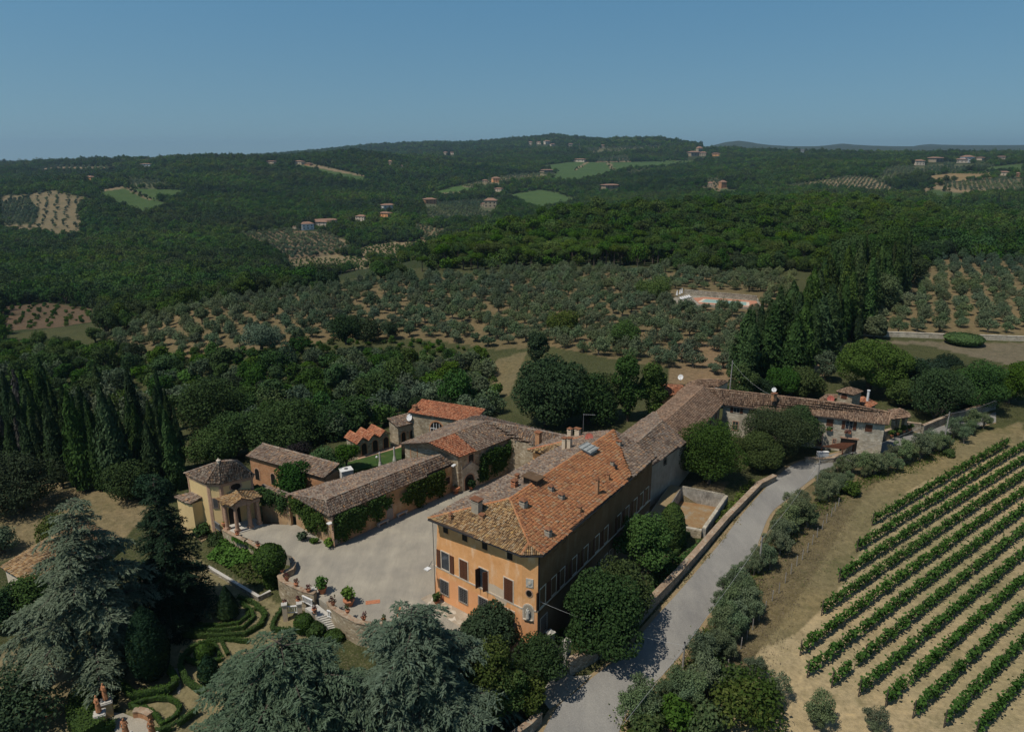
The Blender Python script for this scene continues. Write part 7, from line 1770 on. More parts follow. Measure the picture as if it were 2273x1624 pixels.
thicket('villa_border', 'bright green border plants along the inside of the roadside wall', b2, ((1240, 480), (1300, 300), (1700, 0), (1800, 0), (1330, 430)), -.9, .6, 1500, 'bright')
thicket('tank_border', 'yellow green weeds along the roadside wall beside the water tank', ke, ((1500, 1330), (1560, 1000), (1850, 780), (2000, 560), (2180, 480), (2100, 620), (1750, 1000)), -.9, .7, 1200, 'bramble')
for i, (x, y, m_, r_, lb) in enumerate(((1165, 1130, 'olive', .9, 'grey green lavender mound at the foot of the low wing'), (1250, 1160, 'bright', .6, 'small green shrub at the foot of the low wing near its corner'), (1375, 1190, 'lemon', .8, 'yellow green shrub at the front corner of the low wing'))):
    p = L3(q1, x, y, 0); tag(link('shrub', m_round('shrub', r_, r_ * 1.2, .05, 260, .22, m_, 300 + i, 6, trunk=False), None, p), lb, 'shrub')

# ------------------------------------------------------------------ vineyard
vs_, ve_ = L3(b3, 845, 478, -.8), L3(b3, 1600, 42, -.5); dV = V2(ve_ - vs_).normalized(); nV = Vector((dV.y, -dV.x, 0))
starts = [(b3, 845, 478), (b3, 757, 618), (b3, 668, 785), (b3, 574, 962), (b3, 457, 1172), (b3, 497, 1290), (b3, 635, 1352), (b3, 775, 1400), (b3, 930, 1468), (b3, 1070, 1530), (b3, 1232, 1585), (b3, 1420, 1660)]
Z0 = -1.0; st0 = [L3(f, x, y, Z0) for f, x, y in starts]
offs = [(p - st0[0]).dot(nV) for p in st0]
gap = (offs[-1] - offs[0]) / (len(offs) - 1)
ORD = ('first', 'second', 'third', 'fourth', 'fifth', 'sixth', 'seventh', 'eighth', 'ninth', 'tenth', 'eleventh', 'twelfth', 'thirteenth', 'fourteenth', 'fifteenth')
for i in range(15):
    o_ = offs[0] + gap * i
    s_ = (st0[i] - st0[0]).dot(dV) if i < len(st0) else (st0[-1] - st0[0]).dot(dV) + 5 * (i - 11)
    P0 = st0[0] + nV * o_ + dV * s_
    L_ = 0
    while L_ < 120:
        q = P0 + dV * L_; u_, v_ = pix(q.x, q.y, Z0)
        if u_ > 2420: break
        L_ += 2
    if i == 0: L_ = min(L_, (ve_ - vs_).length)
    e = empty('vine_row', Vector((P0.x, P0.y, gz(P0.x, P0.y))), ORD[i] + ' row of vines counted from the road side of the vineyard', 'vine row', 'rows of vines in the vineyard')
    n = int(L_ * 80); t = rng.uniform(0, L_, n); dens = .6 + .4 * np.sin(t * 1.3 + i) * np.sin(t * .37 + i * 2); kk_ = rng.uniform(0, 1, n) < .55 + .45 * dens; kk_ &= ~((t > 3.2) & (t < 4.2) & (i in (6, 8)))
    t = t[kk_]; n = len(t); s2 = rng.normal(0, .16, n); hh = rng.uniform(.1, 1.0, n) ** .8 * (1.32 + .2 * np.sin(t * 2.1 + i)); tall = rng.uniform(0, 1, n) < .12; hh[tall] += .35; s2[tall] *= 1.5
    X, Y = P0.x + dV.x * t + nV.x * s2, P0.y + dV.y * t + nV.y * s2
    P = np.stack([X, Y, ground(X, Y) + .3 + hh], 1); N = rng.normal(0, .6, P.shape); N[:, 2] += .6
    v, q, rn = cards(P - np.array(e.location), N / np.linalg.norm(N, axis=1, keepdims=True), .27, 1.3, .5); link('foliage', npmesh('foliage', v, q, M['vine'], rn), e)
    b = MB()
    for k in range(int(L_ / .95) + 1):
        p = P0 + dV * (k * .95 + .3); g0z = gz(p.x, p.y); b.tube([(p.x, p.y, g0z - .1), (p.x + .03, p.y, g0z + .75)], .035, 4, cap=False)
    b.build('stems', [M['bark']], e)
    for k in range(0, int(L_ / 6) + 1):
        p = P0 + dV * (k * 6); b = MB(); g0z = gz(p.x, p.y); b.tube([(p.x, p.y, g0z - .3), (p.x, p.y, g0z + 2.0)], .06 if k == 0 else .04, 5); b.build('post', [M['bark']], e)
fence = [(b3, x, y) for x, y in ((8, 1310), (40, 1285), (75, 1225), (115, 1160), (150, 1110), (182, 1055), (215, 1005), (252, 955), (290, 895), (328, 850), (363, 795), (395, 745), (427, 700), (457, 665), (485, 625), (513, 580), (540, 540), (568, 498), (592, 460), (618, 425), (640, 395), (658, 370))]
for i, (f, x, y) in enumerate(fence):
    p = hit(*f(x, y)); b = MB(); b.tube([(0, 0, -.4), (rng.normal(0, .04), rng.normal(0, .04), 1.45)], .05, 5)
    tag(b.build('fence_post', [M['pole']], None, p), 'weathered wooden stake in the line between the roadside olives and the vineyard', 'fence post', 'stakes along the vineyard edge')
# utility poles and cables
tops = []
for f, x, yb, yt, lb in ((b3, 532, 292, 108, 'grey utility pole among the olives where the road bends'), (q3, 2162, 692, 452, 'grey utility pole near the right edge above the olives'), (b3, 212, 740, 535, 'short grey utility pole in the roadside olives halfway along'), (b2, 1548, 1085, 868, 'dark service pole with insulators beside the road opposite the round tree'), (q3, 818, 320, 128, 'grey pole behind the corner of the farmhouse roofs')):
    z_ = hit(*f(x, yb)) if f is not q3 or x > 1000 else atd(*f(x, 330), 128); p = Vector(z_); h_ = 0.0
    lo, hi = 0, 20
    for _ in range(30):
        m = (lo + hi) / 2
        if pix(p.x, p.y, p.z + m)[1] > f(x, yt)[1]: lo = m
        else: hi = m
    e = empty('utility_pole', p, lb, 'pole'); b = MB(); b.tube([(0, 0, -.6), (0, 0, lo)], [.13, .09], 7); b.build('shaft', [M['pole']], e, loc=(0, 0, 0))
    b = MB(); b.box((.12, 0, lo - .5), (.1, .1, .18)); b.box((-.12, 0, lo - .8), (.1, .1, .18)); b.box((0, 0, lo), (.16, .16, .1)); b.build('insulators', [M['darkiron']], e, loc=(0, 0, 0))
    tops.append(p + zz * (lo - .3))
def cable(p, q, sag, label):
    b = MB(); p, q = Vector(p), Vector(q); b.tube([p.lerp(q, t / 14) - zz * (sag * 4 * (t / 14) * (1 - t / 14)) for t in range(15)], .013, 4); tag(b.build('overhead_cable', [M['cable']]), label, 'cable')
cable(WR.pt(.2, 5.2, .1), tops[3], .6, 'thin cable from the villa corner across the round tree to the roadside pole')
cable(tops[1], tops[0], .8, 'thin cable between the two poles nearest the farmhouse bend'); cable(tops[0], tops[2], .7, 'thin cable running through the roadside olives between poles'); cable(tops[2], L3(b2, 1040, 1560, 2.5), .6, 'thin cable running down through the olives to the bottom edge')
cable(tops[4], L3(q3, 1080, 345, 8.0), .8, 'thin cable from the rear pole to the farmhouse ridge'); cable(tops[1], L3(q3, 2500, 380, 6), .4, 'thin cable leaving the right hand pole towards the right edge'); cable(L3(b2, 115, 1000, 3), L3(b1, 1990, 1620, -1), .1, 'slanting pale stay wire in front of the bamboo')
# ------------------------------------------------------------------ trees that stand as individuals
def tree(name, label, meshes, p, s=1.0, rz=None, group=None, cat='tree', sz=None):
    cm, tm = meshes
    e = empty(name, p, label, cat, group, random.uniform(0, 6.28) if rz is None else rz)
    for nm, me in (('trunk', tm), ('crown', cm)):
        o = link(nm, me, e); o.scale = (s, s, s if sz is None else sz)
    return e
def G0(f, x, y, z): return L3(f, x, y, z)
VW_ = lambda x, y: (x, y)
def big(name, label, f, x, yb, yt, z, r, mat, seed, n=4200, size=.34, lobes=16, z0f=.12, cat='tree', **k):
    h = H_(f, x, yb, yt, z); p = L3(f, x, yb, z)
    if size > .22: n, size = int(n * 2.1), size * .66
    return tree(name, label, m_round(name, r, h * (1 - z0f), h * z0f, n, size, mat, seed, lobes, parts=True, **k), p, cat=cat)
# by the gate, the villa and the road
big('holm_oak', 'large dense round evergreen oak by the iron gate and the road', b2, 830, 1010, 305, -2.0, 4.7, 'oak', 401, 19000, .20, 26, .08, lob=.36, shell=.75)
big('laurel', 'light green spreading tree behind the round oak, inside the roadside wall', b2, 1030, 640, 225, -.9, 3.6, 'broad', 402, 9000, .19, lob=.45, shell=.7)
big('shrub_oak', 'grey green rounded bush left of the iron gate', b2, 320, 1290, 830, -2.2, 2.9, 'oak', 403, 9000, .16, lob=.42, shell=.7)
big('broadleaf_shrub', 'bright green shrub in front of the grey green bush beside the road', b2, 235, 1500, 1180, -2.8, 1.9, 'bramble', 404, 2400, .24)
big('evergreen_tree', 'dark evergreen tree in front of the villa facade', kf, 740, 1720, 1090, -1.4, 3.0, 'oak', 405, 11000, .18, 20, .05, lob=.4, shell=.65)
big('bamboo_clump', 'yellow green bamboo clump beside the road at the bottom edge', b1, 2010, 1560, 850, -2.8, 2.6, 'bramble', 406, 3600, .26, cat='bamboo')
big('bamboo_clump', 'pale feathery bamboo leaning over the low wall at the bottom edge', b2, 60, 1560, 1060, -2.9, 2.0, 'bramble', 407, 2400, .24, cat='bamboo')
big('magnolia', 'glossy green magnolia with bare twigs inside beside the shaded villa wall', q2, 1640, 1060, 635, -.9, 3.7, 'bright', 408, 9000, .20, 22, .1, lob=.33, shell=.45)
for i, (x, yb, yt, r, lb) in enumerate(((680, 900, 520, 5.6, 'big round dark tree in front of the long rear wing, left of two'), (1110, 760, 420, 6.0, 'big round dark tree in front of the stone farmhouse, right of two'), (1000, 820, 610, 3.8, 'lower dark tree filling the gap between the two big round trees'), (1240, 700, 415, 3.6, 'dark tree behind the right one of the two big round trees'))):
    big('lime_tree', lb, q3, x, yb, yt, -.9, r, 'oak' if i % 2 else 'broad', 410 + i, 13000, .24, 26, .1, lob=.38, shell=.65)
# behind and around the wings
big('holm_oak', 'huge dark holm oak behind the barn roof', c3, 1900, 1190, 690, -2, 8.2, 'oak', 420, 9000, .5, 24, .08, lob=.36); big('holm_oak', 'dark holm oak right of the huge one, behind the villa roof', c3, 2180, 1200, 800, -2, 5.4, 'oak', 421, 5200, .45, 16)
big('evergreen_tree', 'dark pointed evergreen standing above the huge holm oak', c3, 1815, 760, 505, -2, 3.4, 'fir', 422, 2600, .45, 12, lob=.4)
big('round_tree', 'bright green bushy tree in the yard between the chapel and the low wing', q1, 1110, 770, 515, .0, 3.2, 'broad', 423, 7000, .22, 18, .06, lob=.4, shell=.6)
e = big('lawn_tree', 'small dark tree with a leaning bare trunk on the lawn', q1, 1520, 572, 375, .03, 2.1, 'broad', 424, 2200, .25, 12, .42)
big('round_tree', 'mid green bush on the lawn beside the brick shed', q1, 1340, 600, 400, .0, 2.7, 'bright', 425, 2600, .28); big('plum_tree', 'dark purple leaved tree behind the brick shed', q1, 1110, 540, 360, -1, 2.6, 'purple', 426, 2600, .28)
big('walnut_tree', 'wide light green tree mass behind the brick shed, nearest the chapel', q1, 620, 430, 130, -3.5, 6.5, 'broad', 427, 7000, .36, 22, .06, lob=.36); big('walnut_tree', 'wide rounded green tree in the middle of the mass behind the brick shed', q1, 1000, 420, 60, -4.5, 8.5, 'broad', 428, 8000, .4, 24, .06, lob=.34); big('walnut_tree', 'wide green tree at the right of the mass, behind the three-gabled lodge', q1, 1400, 330, 60, -4.5, 6.5, 'broad', 429, 6000, .4, 20, .06, lob=.36); big('walnut_tree', 'bright green low tree right behind the chapel roof', q1, 420, 480, 290, -3.5, 4.2, 'bright', 430, 4200, .34, 16)
big('holm_oak', 'large dark holm oak above the mass of green trees behind the chapel', c2, 1510, 1060, 740, -7, 6.5, 'oak', 431, 5600, .45, 20); big('holm_oak', 'large dark evergreen oak on the dry field at the left edge', c2, 130, 1610, 1270, -3.6, 6.8, 'oak', 432, 7000, .36, 22, .04, lob=.36); big('holm_oak', 'dark evergreen oak among the cypresses left of the chapel', c2, 930, 1560, 1310, -3.4, 3.6, 'oak', 433, 3600, .34, 14); big('evergreen_tree', 'bluish dark conifer just left of the chapel roof', c2, 1100, 1590, 1370, -3.4, 2.6, 'fir', 434, 3000, .3, 12)
big('fig_tree', 'broad leafy tree at the bottom left corner', q4, 60, 1640, 1340, -3.3, 4.2, 'oak', 435, 4600, .34, 16, .05); big('round_tree', 'bushy green tree beside the garden house roof', q4, 190, 900, 650, -3.4, 2.6, 'broad', 436, 2600, .3); big('round_tree', 'olive green shrub behind the big blue cedar, above the tiled roof', q4, 380, 430, 250, -3.4, 2.4, 'bramble', 437, 2400, .3); big('evergreen_tree', 'dark brown green bush at the left edge below the garden house', q4, 50, 960, 720, -3.4, 2.0, 'cyp', 438, 2200, .3)
big('round_tree', 'grey olive bush at the left edge of the dry field', q4, 20, 470, 330, -3.5, 2.4, 'olive', 439, 1800, .3); big('mimosa', 'tree with yellow tinged top above the green mass behind the shed', c2, 1900, 980, 820, -6, 5.0, 'lemon', 440, 2800, .34, 14)
big('ivy_shrub', 'bushy green shrub beside the top of the timber garden steps', kd, 600, 1400, 1200, -2.0, 1.6, 'broad', 441, 1500, .22, cat='shrub'); big('ivy_shrub', 'bushy green shrub below the iron railing by the chapel porch', kd, 850, 1560, 1380, -2.4, 1.5, 'broad', 442, 1500, .22, cat='shrub')
# umbrella pine and its dark neighbours, right
big('umbrella_pine', 'wide umbrella pine with a bright domed crown behind the stone farmhouse', q3, 1690, 340, 22, -.5, 8.0, 'pine', 450, 13000, .36, 30, .28, lob=.30, shell=.7, sq=.75, spread=.75)
for i, (x, yb, yt, r, mt, lb) in enumerate(((2010, 330, 110, 5.5, 'fir', 'dark conifer group right of the umbrella pine'), (2120, 450, 190, 5.0, 'oak', 'round dark tree in front of the conifers, behind the loggia'), (2235, 380, 180, 4.6, 'broad', 'green tree at the right behind the roadside wall'), (1890, 420, 240, 3.2, 'broad', 'small leafy tree between the umbrella pine and the loggia'), (1280, 360, 190, 4.2, 'broad', 'leafy tree behind the farmhouse ridge left of the umbrella pine'), (1000, 330, 255, 3.0, 'fir', 'low dark rounded tree just behind the farmhouse roof'), (1420, 260, 60, 2.6, 'olive', 'grey green olive at the foot of the cypress avenue'), (1560, 420, 300, 2.2, 'bramble', 'shrub behind the stone tower'), (2370, 400, 210, 4.4, 'oak', 'dark tree beyond the right end of the roadside wall'))):
    big('round_tree', lb, q3, x, yb, yt, -.5, r, mt, 460 + i, 5200 if r > 4 else 2400, .36, 18, .08, lob=.38)
for i, (x, yb, yt, r, mt, lb) in enumerate(((2075, 935, 822, 6.0, 'oak', 'big round olive green tree beyond the roadside wall, right of the loggia'), (2165, 915, 805, 5.4, 'broad', 'round green tree beyond the roadside wall, second from the loggia'), (2235, 895, 800, 4.8, 'broad', 'green tree beyond the roadside wall near the right edge'), (2000, 875, 788, 5.0, 'fir', 'dark bushy evergreen right beside the umbrella pine'), (2100, 860, 790, 5.0, 'fir', 'dark evergreen behind the round olive green tree'), (1740, 880, 815, 4.0, 'broad', 'mid green tree between the avenue foot and the umbrella pine'), (1690, 880, 848, 3.4, 'fir', 'low dark shrub just behind the farmhouse ridge'))):
    big('round_tree', lb, VW_, x, yb, yt, -.5, r, mt, 480 + i, 8000, .3, 22, .05, lob=.36)
# cedars and fir in the garden
def conif(name, label, p, h, r, tiers, per, size, seed, mat, **k): return tree(name, label, m_conifer(r, h, tiers, per, size, seed, mat, **k), p, rz=0)
p = at(228, 1478, -3.1); conif('blue_cedar', 'huge blue cedar with drooping layered branches standing in front of the garden house', p, H_(VW_, 228, 1478, 1108, -3.1), 8.6, 15, .24, .33, 501, 'cedar', droop=.32, power=.66, base=.2, per_lvl=6, vary=.42, fan=.40, slim=.19)
p = at(655, 1700, -3.2); conif('blue_cedar', 'broad flat topped blue cedar at the bottom edge, in front of the terrace wall', p, 13.0, 9.8, 11, .24, .33, 502, 'cedar', droop=.34, power=.42, base=.22, per_lvl=8, vary=.40, fan=.36, slim=.19)
p = at(930, 1660, -3.2); conif('blue_cedar', 'blue cedar with a broken dead branch at the bottom centre, before the villa', p, 14.9, 10.2, 13, .24, .33, 503, 'cedar', droop=.42, power=.58, base=.12, per_lvl=7, vary=.45, fan=.40, slim=.19)
ced = [o for o in bpy.data.objects if o.get('label', '').startswith('blue cedar with a broken')][0]
b = MB(); t_ = Vector((.4, -1.2, 9.6)); b.tube([t_ + Vector((0, .6, -.6)), t_ + Vector((0, 0, .3)), t_ + Vector((.1, -.1, 2.0))], [.16, .13, .03], 6)
b.tube([t_, t_ + Vector((-1.2, -.8, .3)), t_ + Vector((-2.0, -1.3, -.4)), t_ + Vector((-2.4, -1.7, -2.2)), t_ + Vector((-2.5, -2.0, -4.0))], [.12, .1, .07, .05, .02], 5); b.tube([t_, t_ + Vector((-.3, -1.0, -.6)), t_ + Vector((-.2, -1.6, -2.0)), t_ + Vector((-.4, -2.0, -4.2))], [.1, .08, .05, .02], 5)
tw = random.Random(5)
for k in range(70):
    s_ = t_ + Vector((tw.uniform(-2.5, .1), tw.uniform(-2.0, -1.0), tw.uniform(-3.6, -.6))); b.tube([s_, s_ + Vector((tw.uniform(-.3, .3), tw.uniform(-.35, .05), tw.uniform(-.9, -.3)))], [.018, .006], 3, cap=False)
b.build('dead_branch', [M['dead']], ced, loc=(0, 0, 0))
p = at(392, 1385, -3.0); conif('dark_fir', 'tall dark green fir between the blue cedar and the chapel', p, H_(VW_, 392, 1385, 1062, -3.0), 5.4, 24, .24, .36, 504, 'fir', droop=.26, power=.8, base=.04, per_lvl=7, hang=.35)
# cypresses, left of the chapel
CYP = [m_cyp('cypress', 1.15, 12, 5200, .26, 600 + s, 'cyp', s % 3, parts=True) for s in range(4)]
CYPW = [m_cyp('cypress', 1.9, 12, 7500, .28, 610 + s, 'cyp', 2, parts=True) for s in range(3)]
CYPD = [m_cyp('cypress', 1.6, 12, 3600, .28, 620 + s, 'cypdry', 2, parts=True) for s in range(2)]
CL = [(445, 825, 1445, 0), (600, 795, 1475, 1), (725, 940, 1490, 0), (838, 755, 1505, 1), (240, 1045, 1300, 0), (380, 540, 1130, 1), (710, 600, 830, 1), (1165, 630, 1040, 0), (905, 985, 1330, 0), (970, 895, 1300, 1), (405, 930, 1420, 0), (645, 890, 1330, 0), (662, 1040, 1410, 0), (90, 650, 1000, 1), (185, 640, 1080, 2), (280, 705, 1160, 1), (1030, 890, 1420, 1), (1215, 770, 1100, 0), (430, 700, 1160, 0), (60, 920, 1290, 2), (180, 980, 1330, 2), (20, 1000, 1320, 1), (300, 960, 1380, 1), (1110, 1000, 1500, 1), (1250, 930, 1480, 1), (1190, 960, 1480, 0), (540, 1020, 1460, 0), (780, 1000, 1480, 1), (30, 700, 980, 1), (1290, 900, 1300, 0)]
CLL = ['slim pale green cypress, frontmost in the left group', 'twin topped cypress right of the slim frontmost one', 'narrow cypress with a pointed top in the left group', 'tall broad based cypress nearest the middle of the left group', 'short cypress in front of the dry grey ones', 'very tall wide cypress at the back of the left group', 'lone pointed cypress standing apart in the scrub behind the group', 'thin tall cypress spire behind the green trees near the chapel', 'small cypress low between taller ones in the left group', 'ragged cypress with a split top in the left group']
for q in range(30):
    x, yb = rng.uniform(-40, 1230), rng.uniform(1120, 1420); CL.append((x, yb - rng.uniform(330, 520), yb, 1 if rng.uniform() < .6 else 0))
for i, (x, yt, yb, kd_i) in enumerate(CL):
    z_ = -3.6 if yb > 1250 else -6.0
    p = L3(c2, x, yb, z_); h = H_(c2, x, yb, yt, z_)
    pm_ = (CYP, CYPW, CYPD)[kd_i]; pm_ = pm_[i % len(pm_)]
    lb = CLL[i] if i < len(CLL) else ('grey half dead cypress at the left edge of the dense left group' if kd_i == 2 else 'dark cypress packed in the dense group left of the chapel')
    tree('cypress', lb, pm_, p, min(1.25, max(.7, h / 15)), None, 'cypresses left of the chapel', 'cypress', h / 12)
# cypress avenue, right
AL0, AL1 = at(1652, 852, -.4), at(1905, 655, .5); AR0, AR1 = at(1760, 838, -.4), at(1985, 655, .5)
k_ = 0
for a, c, n in ((AL0, AL1, 34), (AR0, AR1, 28)):
    for i in range(n):
        t = i / (n - 1) ; p = a.lerp(c, t) + Vector((rng.normal(0, 1.1), rng.normal(0, 1.6), 0)); p.z = gz(p.x, p.y)
        h = rng.uniform(13.5, 17.5) + t * 5; wide = rng.uniform() < .65
        pm_ = CYPW[k_ % 3] if wide else CYP[k_ % 4]; k_ += 1
        tree('cypress', 'dark cypress in the left line of the avenue behind the farmhouse' if a is AL0 else 'dark cypress in the right line of the avenue, beside the dirt track', pm_, p, rng.uniform(1.3, 2.0), None, 'left line of the cypress avenue' if a is AL0 else 'right line of the cypress avenue', 'cypress', h / 12)
for i, (x, yb, yt, r, mt, lb) in enumerate(((1955, 655, 500, 9.5, 'cyp', 'massive dark evergreen crowning the far end of the cypress avenue'), (1880, 650, 515, 8.0, 'oak', 'massive dark tree left of the far end of the avenue'), (2015, 640, 545, 6.5, 'oak', 'dark spreading tree at the right of the far avenue end'), (1960, 690, 600, 4.6, 'olive', 'rounded grey green tree beside the avenue, in front of the massive evergreens'), (1940, 748, 700, 3.0, 'olive', 'low grey olive beside the dirt track'))):
    big('avenue_tree', lb, VW_, x, yb, yt, 0, r, mt, 640 + i, 4600, .6, 18, .05)
for i, (x, yb, yt, r, mt, lb) in enumerate(((1392, 940, 770, 2.9, 'cyp', 'tall dark cypress like evergreen behind the villa roof, the taller one'), (1448, 940, 800, 2.8, 'cyp', 'dark columnar evergreen right beside the taller one behind the roofs'), (1340, 930, 830, 4.0, 'oak', 'dark oak between the huge holm oak and the columnar evergreens'), (1385, 770, 715, 4.0, 'broad', 'round green tree at the edge of the open orchard'), (768, 760, 695, 3.8, 'oak', 'lone dark round evergreen in the middle of the olive slope'), (580, 770, 728, 5.0, 'olive', 'large silvery rounded tree at the lower edge of the olive slope'), (1250, 740, 690, 5.0, 'bramble', 'yellow green oak among the olives left of the pool'), (1450, 665, 620, 7.0, 'bramble', 'yellow green tree clump left of the pool terrace'), (1640, 885, 800, 3.2, 'cyp', 'dark evergreen at the foot of the avenue'), (2040, 470, 0, 0, '', ''))):
    if r: big('evergreen_tree' if mt in ('cyp', 'oak') else 'round_tree', lb, VW_, x, yb, yt, -1.0 if yb > 800 else -.5, r, mt, 660 + i, 3600, .42, 14, .05)

# ------------------------------------------------------------------ olives along the road
OLV = [m_round('olive', 1.75, 3.6, .9, 3900, .115, 'roadolive', 700 + s, 18, shell=.12, bark='palebark', lob=.28, spread=.85, sq=1.0, parts=True) for s in range(4)]
RO = [(b3, 690, 195, 1.0), (b3, 790, 200, 1.2), (b3, 860, 195, 1.25), (b3, 930, 175, 1.0), (b3, 1020, 135, 1.3), (b3, 1110, 105, 1.3), (b3, 1185, 75, 1.1), (b3, 560, 300, 1.1), (b3, 650, 300, 1.0), (b3, 610, 250, .9), (b3, 440, 480, 1.4), (b3, 370, 520, 1.3), (b3, 320, 570, 1.2), (b3, 480, 490, 1.0), (b3, 400, 400, 1.0), (b3, 250, 720, 1.0), (b3, 330, 640, 1.1), (b3, 195, 730, .8), (b3, 60, 960, 1.2), (b3, 150, 1000, 1.2), (b3, 110, 860, 1.1), (b3, 20, 1060, 1.2), (b3, 80, 1110, 1.0), (b3, 10, 1220, .9),
      (b2, 1920, 470, .9), (b2, 2080, 600, 1.2), (b2, 2010, 690, 1.0), (b2, 1880, 850, 1.2), (b2, 1960, 820, 1.1), (b2, 1700, 1060, 1.2), (b2, 1800, 1000, 1.1), (b2, 1740, 1300, 1.3), (b2, 1600, 1400, 1.2), (b2, 1500, 1330, 1.0), (b2, 1230, 1500, 1.3), (b2, 1130, 1600, 1.2), (b3, 300, 1470, 1.0), (b3, 560, 1600, 1.1), (b3, 850, 1620, .8), (q3, 2230, 620, 1.2), (q3, 2080, 680, 1.1), (q3, 2330, 560, 1.2), (b3, 180, 1330, .8)]
RO2 = []
for f, x, y, s in RO:
    RO2.append((f, x, y, s)); RO2.append((f, x + rng.normal(0, 26), y + rng.normal(0, 22), s * rng.uniform(.55, .8)))
ro = [hit(*q) for q in (b2(1180, 1560), b2(1460, 1330), b2(1640, 1140), b2(1800, 930), b2(1960, 720), b3(40, 900), b3(170, 740), b3(330, 560), b3(470, 410), b3(620, 285), b3(780, 205), b3(960, 155), b3(1180, 80), q3(2230, 630), q3(2420, 540))]
for a, c in zip(ro, ro[1:]):
    n_s = max(1, int((c - a).length / 2.1))
    for j in range(n_s):
        p = a.lerp(c, (j + .5) / n_s); RO2.append((None, p.x + rng.normal(0, .7), p.y + rng.normal(0, .7), rng.uniform(.6, 1.05)))
for i, (f, x, y, s) in enumerate(RO2):
    p = hit(*f(x, y)) if f else Vector((x, y, gz(x, y))); tree('olive_tree', 'silvery olive tree in the strip between the road and the vineyard' if i < 72 or i > 86 else 'olive tree at the far end of the roadside strip or the vineyard corner', OLV[i % 4], p, s * .80, None, 'olive trees along the road', 'olive tree')
for i, (f, x, y, r, mt, lb) in enumerate(((b2, 1480, 1580, 2.0, 'bright', 'bright green round shrub at the bottom edge among the roadside olives'), (b2, 1990, 1560, 3.2, 'bramble', 'broad dark bramble mass at the bottom edge below the vineyard'), (b2, 1760, 1640, 2.2, 'bramble', 'low yellow green bush at the bottom edge right of the bright shrub'), (b3, 170, 1560, 3.6, 'broad', 'dark green bush mass at the bottom corner of the vineyard'), (b2, 1250, 1660, 1.8, 'bramble', 'yellowish bush at the bottom edge beside the road'), (b3, 60, 1400, 2.4, 'bramble', 'brownish bramble bush at the lower end of the stake line'), (b3, 720, 300, 1.6, 'bright', 'green shrub at the upper end of the stake line'), (b3, 1275, 90, 1.0, 'bramble', 'small yellow green bush beside the right hand pole'))):
    p = hit(*f(x, y)); o = link('bush', m_round('bush', r, r * 1.3, .05, 1800, .24, mt, 740 + i, 12, trunk=False, lob=.4), None, p); tag(o, lb, 'bush')
def scrubstrip(name, label, path, wd, n, hmax, mat, size):
    P = [hit(*p) for p in path]; k = rng.integers(0, len(P) - 1, n); t = rng.uniform(0, 1, n); A = np.array([tuple(p) for p in P])
    B = A[k] + (A[k + 1] - A[k]) * t[:, None]; d = A[k + 1] - A[k]; d[:, 2] = 0; d /= np.linalg.norm(d, axis=1, keepdims=True); nn = np.stack([d[:, 1], -d[:, 0]], 1)
    B[:, :2] += nn * rng.normal(0, wd, n)[:, None]; hz_ = np.clip(np.sin(B[:, 0] * .9) * np.cos(B[:, 1] * .7) * .6 + .55, .1, 1) * hmax
    B[:, 2] = ground(B[:, 0], B[:, 1]) + rng.uniform(0, 1, n) ** .6 * hz_; N = rng.normal(0, .6, B.shape); N[:, 2] += .8
    v, q, rn = cards(B, N / np.linalg.norm(N, axis=1, keepdims=True), size, 1.5, .5); tag(link(name, npmesh(name, v, q, M[mat], rn)), label, None, None, 'stuff')
M['dry'] = leafmat('dry grass blades', (.13, .10, .05), (.20, .155, .08), (.28, .22, .12))
rp = [b2(1060, 1640), b2(1330, 1330), b2(1560, 1180), b2(1760, 900), b2(1930, 720), b2(2110, 480), b3(130, 800), b3(320, 610), b3(480, 430), b3(640, 310), b3(780, 235), b3(960, 185), b3(1180, 105), q3(2250, 620)]
scrubstrip('roadside_undergrowth', 'tangled green undergrowth beneath the roadside olives', rp, .8, 8000, .7, 'bramble', .17)
scrubstrip('dry_grass', 'dry yellow grass along the vineyard stakes', [f(x, y) for f, x, y in fence], 1.6, 9000, .22, 'dry', .09)
scrubstrip('wall_foot_weeds', 'dry weeds at the foot of the roadside wall', [b2(1240, 640), b2(1500, 400), b2(1800, 90), q3(900, 1080), q3(1080, 880)], .25, 1500, .3, 'dry', .2)

# ------------------------------------------------------------------ orchards, scrub wood and pines
def zone(poly, s, jit, zlim=520):
    h = [hit(*p, 900) for p in poly]; xs, ys = [p.x for p in h], [p.y for p in h]
    X, Y = hexgrid(min(xs) - 5, max(xs) + 5, min(ys) - 5, max(ys) + 5, s, jit); Z = ground(X, Y); U, V_ = pix(X, Y, Z)
    k = inside(poly, U, V_) & (np.hypot(X, Y) < zlim); return X[k], Y[k], Z[k], U[k], V_[k]
POOLX = [(1478, 642), (1695, 648), (1695, 690), (1488, 686)]
def orchard(poly, sp, label_fn, cap, seed):
    X, Y, Z, U, V_ = zone(poly, sp, .16)
    k = ~inside(POOLX, U, V_) & (rng.uniform(0, 1, len(X)) > .07) & ~(inside([(820, 640), (850, 640), (850, 680), (820, 690)], U, V_))
    o = np.argsort(np.hypot(X, Y)); o = o[k[o]]
    for i in o[:cap]:
        lb, gr = label_fn(U[i], V_[i]); put(PROTO['olive'][rng.integers(0, 4)], 'olive_tree', X[i], Y[i], Z[i], rng.uniform(.66, 1.0), lb, 'olive tree', gr)
    r = o[cap:]; return np.stack([X[r], Y[r], Z[r]], 1), rng.uniform(.66, .98, len(r))
